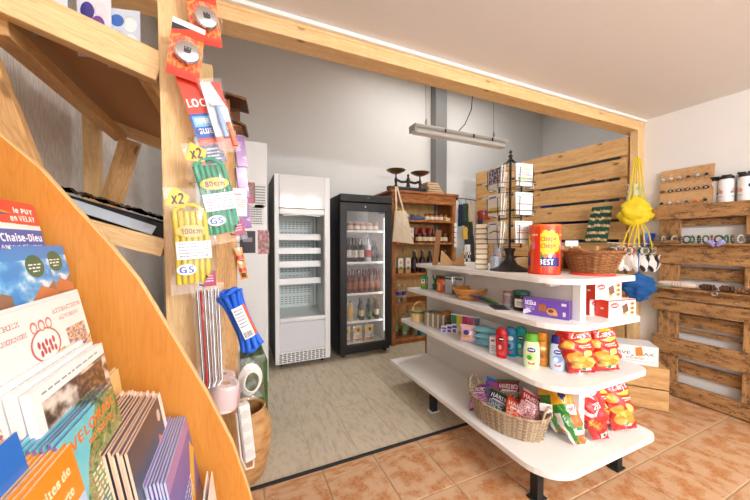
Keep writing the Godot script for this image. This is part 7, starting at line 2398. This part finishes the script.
func by_partition() -> void:
	# green board with wooden charms
	var gb := thing("charm_board", "slanted green board of small wooden charms on the partition", "display board", V(3.225, 1.305, 1.86), -1.392)
	part(gb, "board", Geo.new().extrude([Vector2(-0.115, 0), Vector2(0.085, 0), Vector2(0.125, 0.35), Vector2(-0.045, 0.35)], 0.008), mat(rgb(22, 74, 52), 0.6))
	var wood_c := [mat(rgb(206, 176, 130), 0.7), mat(rgb(176, 140, 96), 0.7), mat(rgb(220, 196, 156), 0.7)]
	for j in 5:
		for i in 7:
			var sk := (j + 0.5) * 0.07 * 0.16 + (0.04 - 0.1 * j / 5.0) * 0.0
			var x := -0.092 + i * 0.026 - 0.0 + sk
			var y := 0.03 + j * 0.068 + rng.randf_range(-0.006, 0.006)
			var pl := []
			var n := 5 + (i + j) % 3
			for k in n:
				var t := TAU * k / n
				pl.append(Vector2(cos(t), sin(t)) * (0.0125 if k % 2 else 0.019))
			var ch := part(gb, "wooden_charm", Geo.new().extrude(pl, 0.004), wood_c[(i * 2 + j) % 3])
			ch.position = Vector3(x, y, 0.0065)
	# yellow drawstring bags
	var yb := thing("yellow_bags", "bright yellow drawstring bag hanging from the pine post", "drawstring bag", V(3.25, 0, 1.55), -0.9)
	var ym := mat(rgb(224, 196, 20), 0.6)
	part(yb, "bag", Geo.new().sack(0.29, 0.115, 0.06, [0.1, 0.75, 1.0, 0.95, 0.85, 0.55, 0.15], 15, 0.025), ym).position = Vector3(-0.01, 1.44, 0.01)
	for s in [[-0.06, -0.015], [-0.03, -0.005], [0.02, 0.005], [0.05, 0.015]]:
		part(yb, "cord", Geo.new().tube([Vector3(s[1], 2.06, 0.0), Vector3((s[0] + s[1]) * 0.5, 1.9, 0.02), Vector3(s[0], 1.68, 0.03)], 0.006, 6), ym)
	for s in [[-0.02, -0.1], [-0.005, -0.06], [0.01, -0.02], [0.02, 0.06], [0.03, 0.11], [0.0, 0.02]]:
		part(yb, "cord", Geo.new().tube([Vector3(s[0], 1.5, 0.02), Vector3((s[0] + s[1]) * 0.55, 1.4, 0.035), Vector3(s[1], 1.27, 0.02)], 0.006, 6), ym)
	part(yb, "nail", Geo.new().tube([Vector3(0.01, 2.06, -0.05), Vector3(0.0, 2.065, 0.01)], 0.004, 6), M.iron)
	var pg := thing("pale_cloth", "pale green folded cloth sticking out of the yellow bag", "cloth", V(3.25, 0, 1.55), -0.9)
	part(pg, "cloth", Geo.new().bag(0.12, 0.17, 0.05, Rect2(), Rect2(), 19, 10, 10, 0.02), mat(rgb(206, 216, 196), 0.8)).position = Vector3(-0.005, 1.66, -0.005)
	# string with dream catchers
	var a := V(3.1, 1.305, 1.7)
	var b := V(3.365, 1.298, 1.43)
	var st := thing("white_string", "thin white string stretched from partition to pallet shelf", "string", (a + b) / 2)
	part(st, "string", Geo.new().tube([a - (a + b) / 2, Vector3(0, -0.006, 0), b - (a + b) / 2], 0.0025, 5), M.white)
	var rc := [rgb(60, 90, 70), rgb(200, 196, 190), rgb(180, 60, 70), rgb(210, 206, 200), rgb(40, 36, 36), rgb(150, 150, 60)]
	for i in 6:
		var p: Vector3 = a.lerp(b, 0.12 + i * 0.155)
		var d := thing("dream_catcher", "small dream catcher with feathers on the string, %s ring" % ["green", "white", "red", "cream", "black", "olive"][i], "dream catcher", p, -0.8, "dream catchers")
		d.scale = Vector3(1.35, 1.35, 1.35)
		var pts := []
		for k in 18:
			var t := TAU * k / 18.0
			pts.append(Vector3(cos(t) * 0.03, -0.05 + sin(t) * 0.03, 0))
		part(d, "ring", Geo.new().tube(pts, 0.0045, 6, true), mat(rc[i], 0.7))
		var net := Geo.new()
		for k in 6:
			var t0 := TAU * k / 6.0
			var t1 := TAU * (k + 2) / 6.0
			net.tube([Vector3(cos(t0) * 0.029, -0.05 + sin(t0) * 0.029, 0), Vector3(cos(t1) * 0.029, -0.05 + sin(t1) * 0.029, 0)], 0.0012, 4)
		part(d, "net", net, M.white)
		part(d, "loop", Geo.new().tube([Vector3(0, 0.0, 0), Vector3(0, -0.02, 0)], 0.0015, 4), M.white)
		for k in 4:
			var x := -0.03 + k * 0.02
			var g := Geo.new()
			var tl := Basis(Vector3.BACK, -x * 7.0)
			for s in [1.0, -1.0]:
				g.grid(func(u, v): return tl * Vector3((u - 0.5) * s * 0.042 * sin(clampf(v, 0.05, 1.0) * PI * 0.93), -v * 0.115, s * 0.004 * sin(u * PI) + 0.012 * sin(v * 2.0 + k)) + Vector3(x, -0.075, 0.004 * k), 6, 8)
			part(d, "feather", g, mat([rgb(240, 236, 230), rgb(226, 214, 200), rgb(244, 242, 240), rgb(206, 190, 170)][(k + i) % 4] if i < 4 else [rgb(40, 38, 38), rgb(230, 226, 220)][k % 2], 0.9))
	var bl := thing("blue_folder", "bright blue card standing by the pallet shelf end", "folder", V(3.425, 1.26, 1.53), -0.8)
	part(bl, "cover", Geo.new().box(Vector3(0, 0.065, 0), Vector3(0.09, 0.13, 0.006), 0.001), mat(rgb(24, 86, 206), 0.4))
	part(bl, "tab", Geo.new().box(Vector3(0, 0.13, 0.0), Vector3(0.03, 0.008, 0.004), 0.001), mat(rgb(24, 76, 186), 0.4))
	# blue cloth bag
	var bb := thing("blue_bag", "deep blue cloth bag hanging beside the red biscuit boxes", "bag", V(3.12, 0, 1.46), 0.0)
	var bm := mat(rgb(14, 82, 146), 0.8)
	bm.rim_enabled = true
	bm.rim = 0.3
	part(bb, "bag", Geo.new().sack(0.24, 0.115, 0.07, [0.15, 0.6, 0.85, 1.0, 1.0, 0.8, 0.2], 25, 0.02), bm).transform = Transform3D(Basis(Vector3.UP, -0.75), Vector3(0, 0.8, 0))
	part(bb, "cord", Geo.new().tube([Vector3(0, 1.03, 0.0), Vector3(0.1, 1.18, -0.05), Vector3(0.255, 1.34, -0.138)], 0.004, 6), bm)
	# white carton with black letters on a wooden crate
	var c := slot(260, 150)
	p_rect(c, 0, 0, 1, 1, rgb(238, 238, 240))
	p_text(c, "AVE", 0.24, 0.42, 0.3, 0.14, rgb(60, 60, 66), false)
	p_text(c, "AX", 0.79, 0.42, 0.22, 0.14, rgb(60, 60, 66), false)
	p_poly(c, [Vector2(0.5, 0.12), Vector2(0.64, 0.04), Vector2(0.68, 0.5), Vector2(0.52, 0.56)], rgb(236, 128, 30))
	lines(c, 0.3, 0.62, 0.4, 2, 0.06, rgb(150, 150, 156))
	p_poly(c, [Vector2(0.4, 0.56), Vector2(0.44, 0.5), Vector2(0.48, 0.56)], rgb(60, 60, 66))
	p_rect(c, 0.08, 0.8, 0.84, 0.02, rgb(190, 190, 196))
	solo("white_carton", Geo.new().pbox(Vector3(0.29, 0.15, 0.2), {"front": uv(c), "other": uv(c, 0.02, 0.02, 0.1, 0.1)}), M.glossprint, "white carton with black capital letters and orange label on crate", "carton", V(2.96, 0.332, 1.43), -0.86)
	var cr := thing("wooden_crate", "pale wooden crate on the floor under the white carton", "crate", V(2.96, 0, 1.43), -0.86)
	for s in [-1, 1]:
		for j in 2:
			part(cr, "slat", Geo.new().box(Vector3(0, 0.085 + j * 0.165, s * 0.13), Vector3(0.4, 0.155, 0.014), 0.002, Vector2(j * 0.3, s * 0.2)), M.slat)
			part(cr, "slat", Geo.new().box(Vector3(s * 0.193, 0.085 + j * 0.165, 0), Vector3(0.014, 0.155, 0.244), 0.002, Vector2(j * 0.3, s * 0.4)), M.slat)
	part(cr, "top_board", Geo.new().box(Vector3(0, 0.3275, 0), Vector3(0.4, 0.008, 0.27), 0.001), M.slat)
	part(cr, "bottom_board", Geo.new().box(Vector3(0, 0.006, 0), Vector3(0.37, 0.01, 0.24), 0.001), M.slat)


# ---------------------------------------------------------------- pallet shelf on the east wall

func pallet_shelf() -> void:
	var p := thing("pallet_shelf", "rustic shelf made of old pallets against the right wall", "shelf", V(3.41, 0, 0.98))
	var nb := func(called: String, x0: float, x1: float, y0: float, y1: float, n0: float, n1: float, k: int) -> void:
		var g := Geo.new().box(V((x0 + x1) / 2 - 3.41, (y0 + y1) / 2, (n0 + n1) / 2 - 0.98), Vector3(x1 - x0, y1 - y0, n1 - n0), 0.003, Vector2(k * 0.37, k * 0.23))
		part(p, called, g, M.pallet)
	nb.call("shelf_plank", 3.352, 3.455, 1.592, 1.61, 0.45, 1.46, 1)
	nb.call("front_board", 3.345, 3.368, 1.5, 1.6, 0.45, 1.475, 2)
	nb.call("shelf_plank", 3.3, 3.455, 1.28, 1.295, 0.45, 1.478, 3)
	nb.call("front_board", 3.35, 3.37, 1.125, 1.279, 0.45, 1.468, 4)
	nb.call("shelf_plank", 3.3, 3.455, 0.912, 0.927, 0.45, 1.465, 5)
	nb.call("front_board", 3.352, 3.372, 0.828, 0.911, 0.45, 1.46, 6)
	nb.call("front_board", 3.345, 3.37, 0.722, 0.82, 0.45, 1.462, 7)
	nb.call("front_board", 3.35, 3.372, 0.352, 0.5, 0.45, 1.46, 8)
	nb.call("front_board", 3.345, 3.37, 0.012, 0.125, 0.45, 1.47, 9)
	nb.call("shelf_plank", 3.372, 3.4, 0.01, 0.125, 0.45, 1.45, 12)
	for n in [[1.295, 1.435, 20], [0.79, 0.934, 21], [0.46, 0.56, 22]]:
		nb.call("post", 3.373, 3.395, 0.002, 1.59, n[0], n[1], n[2])
		for y in [0.2, 0.6, 1.02, 1.44]:
			nb.call("block", 3.396, 3.425, y, y + 0.1, n[0] + 0.02, n[1] - 0.02, n[2] + 3)
	for y in [[1.44, 1.5], [1.0, 1.1], [0.6, 0.7], [0.545, 0.58], [0.2, 0.3]]:
		nb.call("back_board", 3.426, 3.446, y[0], y[1], 0.45, 1.42, int(y[0] * 10.0))
	# earring board
	var e := thing("earring_board", "kraft board with three rows of earrings on the pallet shelf", "display board", V(3.395, 1.611, 1.285), -PI / 2)
	e.scale = Vector3(1.05, 1.05, 1.0)
	part(e, "board", Geo.new().rotbox(Vector3(0, 0.153, -0.02), Vector3(0.32, 0.306, 0.006), Basis(Vector3.RIGHT, -0.1), 0.001), M.kraft)
	part(e, "foot", Geo.new().box(Vector3(0, 0.004, -0.015), Vector3(0.3, 0.008, 0.05), 0.001), M.kraft)
	var bc := [rgb(190, 196, 200), rgb(210, 214, 216), rgb(170, 190, 196), rgb(60, 56, 54), rgb(150, 196, 206), rgb(50, 50, 52), rgb(140, 64, 36), rgb(50, 34, 28), rgb(56, 40, 34), rgb(70, 40, 30), rgb(48, 34, 30), rgb(30, 28, 30), rgb(30, 30, 32), rgb(200, 196, 190), rgb(190, 160, 150), rgb(80, 90, 110), rgb(232, 110, 40), rgb(36, 34, 36)]
	for j in 3:
		for i in 6:
			var er := thing("earring", "earring in the %s row of the kraft board, %s from the left" % [["top", "middle", "bottom"][j], ["first", "second", "third", "fourth", "fifth", "sixth"][i]], "earring", V(3.39, 1.611 + 0.25 - j * 0.103, 1.285 + 0.14 - i * 0.0545), -PI / 2, "earrings on the kraft board")
			var z := -0.006 - (2 - j) * 0.0 + (-0.004 + j * 0.008)
			var hk := []
			for k in 8:
				var t := PI * 1.4 * k / 7.0
				hk.append(Vector3(cos(t) * 0.011, 0.014 + sin(t) * 0.01, z))
			part(er, "hook", Geo.new().tube(hk, 0.0013, 5), M.chrome)
			var gm := mat(bc[j * 6 + i], 0.3)
			if j == 1:
				part(er, "oval", Geo.new().lathe([Vector2(0, -0.003), Vector2(1, -0.002), Vector2(1, 0.002), Vector2(0, 0.003)], 14, Vector3.ZERO, Rect2(0, 0, 1, 1), 0.02, 0.0125).mesh(), gm).transform = Transform3D(Basis(Vector3.RIGHT, PI / 2), Vector3(0, -0.012, z + 0.004))
				if i:
					part(er, "inlay", Geo.new().lathe([Vector2(0, 0), Vector2(1, 0), Vector2(1, 0.001), Vector2(0, 0.001)], 10, Vector3.ZERO, Rect2(0, 0, 1, 1), 0.009, 0.005).mesh(), mat(rgb(196, 206, 206), 0.3)).transform = Transform3D(Basis(Vector3.RIGHT, PI / 2), Vector3(0.001, -0.012, z + 0.0072))
			else:
				part(er, "bead", Geo.new().lathe([Vector2(0, -0.012), Vector2(0.009, -0.008), Vector2(0.0125, 0.0), Vector2(0.009, 0.008), Vector2(0, 0.012)], 12, Vector3(0, -0.01, z + 0.006)), gm)
				var rg := []
				for k in 12:
					var t := TAU * k / 12.0
					rg.append(Vector3(cos(t) * 0.016, -0.03 + sin(t) * 0.009, z + 0.003))
				part(er, "ring", Geo.new().tube(rg, 0.0013, 5, true), M.iron)
	# white canisters
	var cn := slot(200, 120)
	p_rect(cn, 0, 0, 1, 1, rgb(240, 238, 238))
	for c in [0.16, 0.5, 0.83]:
		p_ell(cn, c, 0.5, 0.05, 0.1, rgb(226, 190, 120))
		p_ell(cn, c + 0.05, 0.56, 0.05, 0.08, rgb(226, 150, 160))
		p_ell(cn, c - 0.05, 0.58, 0.03, 0.06, rgb(90, 140, 190))
		p_rect(cn, c - 0.1, 0.74, 0.2, 0.03, rgb(160, 160, 170))
	for i in 4:
		var n: float = [1.045, 0.945, 0.85, 1.118][i]
		var k := thing("bath_canister", ["white canister with black flip lid and pastel print", "clear canister with pink print and black ribbon", "canister with dark rose print at the right picture edge", "slim dark lidded canister behind the kraft board edge"][i], "canister", V(3.405 + (0.03 if i == 3 else 0.0), 1.6105, n), -1.3)
		var s: float = 0.6 if i == 3 else 1.0
		part(k, "body", Geo.new().lathe([Vector2(0.04 * s, 0.0), Vector2(0.043 * s, 0.004), Vector2(0.043 * s, 0.165), Vector2(0.038 * s, 0.178)], 26, Vector3.ZERO, uv(cn)), M.glossprint if i != 1 else printed(0.3, 0.5))
		part(k, "bottom", Geo.new().lathe([Vector2(0, 0), Vector2(0.041 * s, 0), Vector2(0.041 * s, 0.004), Vector2(0, 0.004)], 20), M.white)
		part(k, "lid", Geo.new().lathe([Vector2(0, 0.175), Vector2(0.039 * s, 0.175), Vector2(0.04 * s, 0.192), Vector2(0.036 * s, 0.2), Vector2(0, 0.2)], 22), M.black)
		if i == 1:
			part(k, "bow", Geo.new().box(Vector3(-0.024, 0.207, 0), Vector3(0.044, 0.014, 0.03), 0.006).box(Vector3(0.026, 0.207, 0), Vector3(0.044, 0.014, 0.03), 0.006), M.blackmatt)
			part(k, "seal", Geo.new().lathe([Vector2(0, 0), Vector2(0.017, 0), Vector2(0.017, 0.003), Vector2(0, 0.003)], 16).mesh(), M.black).transform = Transform3D(Basis(Vector3.UP, 0.6) * Basis(Vector3.RIGHT, PI / 2), Vector3(0.022, 0.11, 0.036))
		else:
			part(k, "flip", Geo.new().box(Vector3(0.0, 0.203, 0.02), Vector3(0.05, 0.008, 0.03), 0.002), M.black)
	# bracelets along the middle shelf
	var cols := [rgb(120, 104, 84), rgb(206, 200, 190), rgb(60, 54, 48), rgb(196, 190, 176), rgb(96, 70, 50), rgb(60, 60, 56), rgb(40, 110, 80), rgb(70, 66, 60), rgb(50, 120, 70), rgb(150, 50, 46), rgb(46, 46, 50), rgb(40, 130, 90)]
	var cname := ["grey brown", "pearl", "dark", "cream", "wood brown", "charcoal", "green", "slate", "bright green", "red", "black", "jade"]
	for i in 24:
		var r := 0.027
		var br := thing("bracelet", "%s bead bracelet in the row on the pallet shelf, %s half" % [cname[i % 12], "left" if i < 12 else "right"], "bracelet", V(3.346 + 0.006 * (i % 3 - 1), 1.2955 + r + 0.007, 1.43 - i * 0.037), 0.3 * ((i * 7) % 5 - 2), "bead bracelets")
		br.rotation.x = 0.0
		var g := Geo.new()
		for k in 12:
			var t := TAU * k / 12.0
			var q := Vector3(cos(t) * r, sin(t) * r, 0)
			g.lathe([Vector2(0, -0.008), Vector2(0.007, -0.003), Vector2(0.007, 0.003), Vector2(0, 0.008)], 6, q)
		part(br, "beads", g, mat(cols[i % 12], 0.35))
		part(br, "cord", Geo.new().tube(range(14).map(func(k): return Vector3(cos(TAU * k / 14.0) * r, sin(TAU * k / 14.0) * r, 0)), 0.002, 4, true), M.blackmatt)
	solo("brown_scroll", Geo.new().tube([V(0, 0, 0.05), V(0, 0, -0.05)], 0.014, 12), mat(rgb(140, 104, 70), 0.7), "rolled brown paper lying on the middle pallet shelf", "scroll", V(3.315, 1.31, 1.33))
	solo("brown_scroll", Geo.new().tube([V(0, 0, 0.045), V(0, 0, -0.045)], 0.012, 12), mat(rgb(120, 92, 64), 0.7), "rolled brown paper at the left end of middle pallet shelf", "scroll", V(3.315, 1.308, 1.43))
	var bow := thing("purple_bow", "lilac ribbon bow at the edge of the middle pallet shelf", "bow", V(3.3, 1.285, 1.06), -1.4)
	var lil := mat(rgb(150, 140, 196), 0.6)
	for s in [-1, 1]:
		part(bow, "wing", Geo.new().bag(0.034, 0.05, 0.018, Rect2(), Rect2(), 3 + s, 6, 6, 0.006), lil).transform = Transform3D(Basis(Vector3.BACK, s * -0.9), Vector3(s * 0.003, 0.0, 0.01))
	part(bow, "knot", Geo.new().box(Vector3(0, 0.006, 0.012), Vector3(0.014, 0.016, 0.012), 0.003), mat(rgb(70, 60, 120), 0.6))
	# carved sticks on the lower shelf
	var y := 0.9275
	solo("teal_card", Geo.new().box(Vector3(0, 0.005, 0), Vector3(0.05, 0.008, 0.1), 0.001), mat(rgb(150, 212, 196), 0.5), "flat pale teal card at the left end of lower pallet shelf", "card", V(3.36, y, 1.39), 0.0)
	var sticks := [[1.42, 1.17, 0.027, rgb(226, 206, 184), "pale carved stick with pointed end, leftmost on lower pallet shelf"], [1.16, 1.06, 0.026, rgb(72, 44, 28), "dark bark stick, second on lower pallet shelf"], [1.05, 0.97, 0.027, rgb(96, 58, 34), "brown bark stick, third on lower pallet shelf"], [0.96, 0.89, 0.022, rgb(150, 104, 62), "tan bark stick, fourth on lower pallet shelf"], [0.88, 0.72, 0.03, rgb(222, 180, 124), "pale carved stick with dark rings, rightmost in view"]]
	for i in sticks.size():
		var s: Array = sticks[i]
		var t := thing("carved_stick", s[4], "stick", V(3.352 - (i % 2) * 0.004, y + s[2], (s[0] + s[1]) / 2))
		var h: float = (s[0] - s[1]) / 2
		var r: float = s[2]
		part(t, "wood", Geo.new().tube([V(-0.004, 0, h), V(-0.004, 0, h - 0.015), V(0, 0, h - 0.05), V(0, 0, 0), V(0.002, 0, -h + 0.06), V(0.004, -0.004, -h + 0.02), V(0.004, -0.008, -h)], [r * 0.5, r * 0.75, r * 0.95, r, r * 0.95, r * 0.6, r * 0.15], 10), mat(s[3], 0.7))
		for k in 4:
			part(t, "ring", Geo.new().tube([V(0, 0, 0.03 - k * 0.018), V(0, 0, 0.025 - k * 0.018)], r * 1.02, 10), M.brown if i != 0 else mat(rgb(196, 170, 150), 0.7))
	var cf := thing("glass_charm", "small round silver charm hanging over the lower pallet shelf edge", "charm", V(3.295, 0.905, 1.06), -1.3)
	part(cf, "ring", Geo.new().tube(range(12).map(func(k): return Vector3(cos(TAU * k / 12.0) * 0.014, 0.01 + sin(TAU * k / 12.0) * 0.014, 0)), 0.003, 5, true), M.chrome)
	part(cf, "stone", Geo.new().lathe([Vector2(0, -0.004), Vector2(0.009, 0), Vector2(0, 0.004)], 10, Vector3(0, 0.01, 0)), mat(rgb(120, 120, 130), 0.2))
	for i in 3:
		var nt := thing("small_notebook", ["lowest small notebook piled at the right edge of lower shelf", "middle small notebook piled at the right edge of lower shelf", "topmost small notebook with red stripes at the right edge"][i], "notebook", V(3.415, y + i * 0.022, 0.88), 0.1 * i, "small notebooks")
		part(nt, "cover", Geo.new().box(Vector3(0, 0.002, 0), Vector3(0.075, 0.003, 0.09), 0.001).box(Vector3(0, 0.02, 0), Vector3(0.075, 0.003, 0.09), 0.001), mat([rgb(60, 60, 70), rgb(230, 220, 210), rgb(206, 70, 70)][i], 0.5))
		part(nt, "pages", Geo.new().box(Vector3(0, 0.011, 0), Vector3(0.07, 0.0145, 0.086), 0.001), M.label)
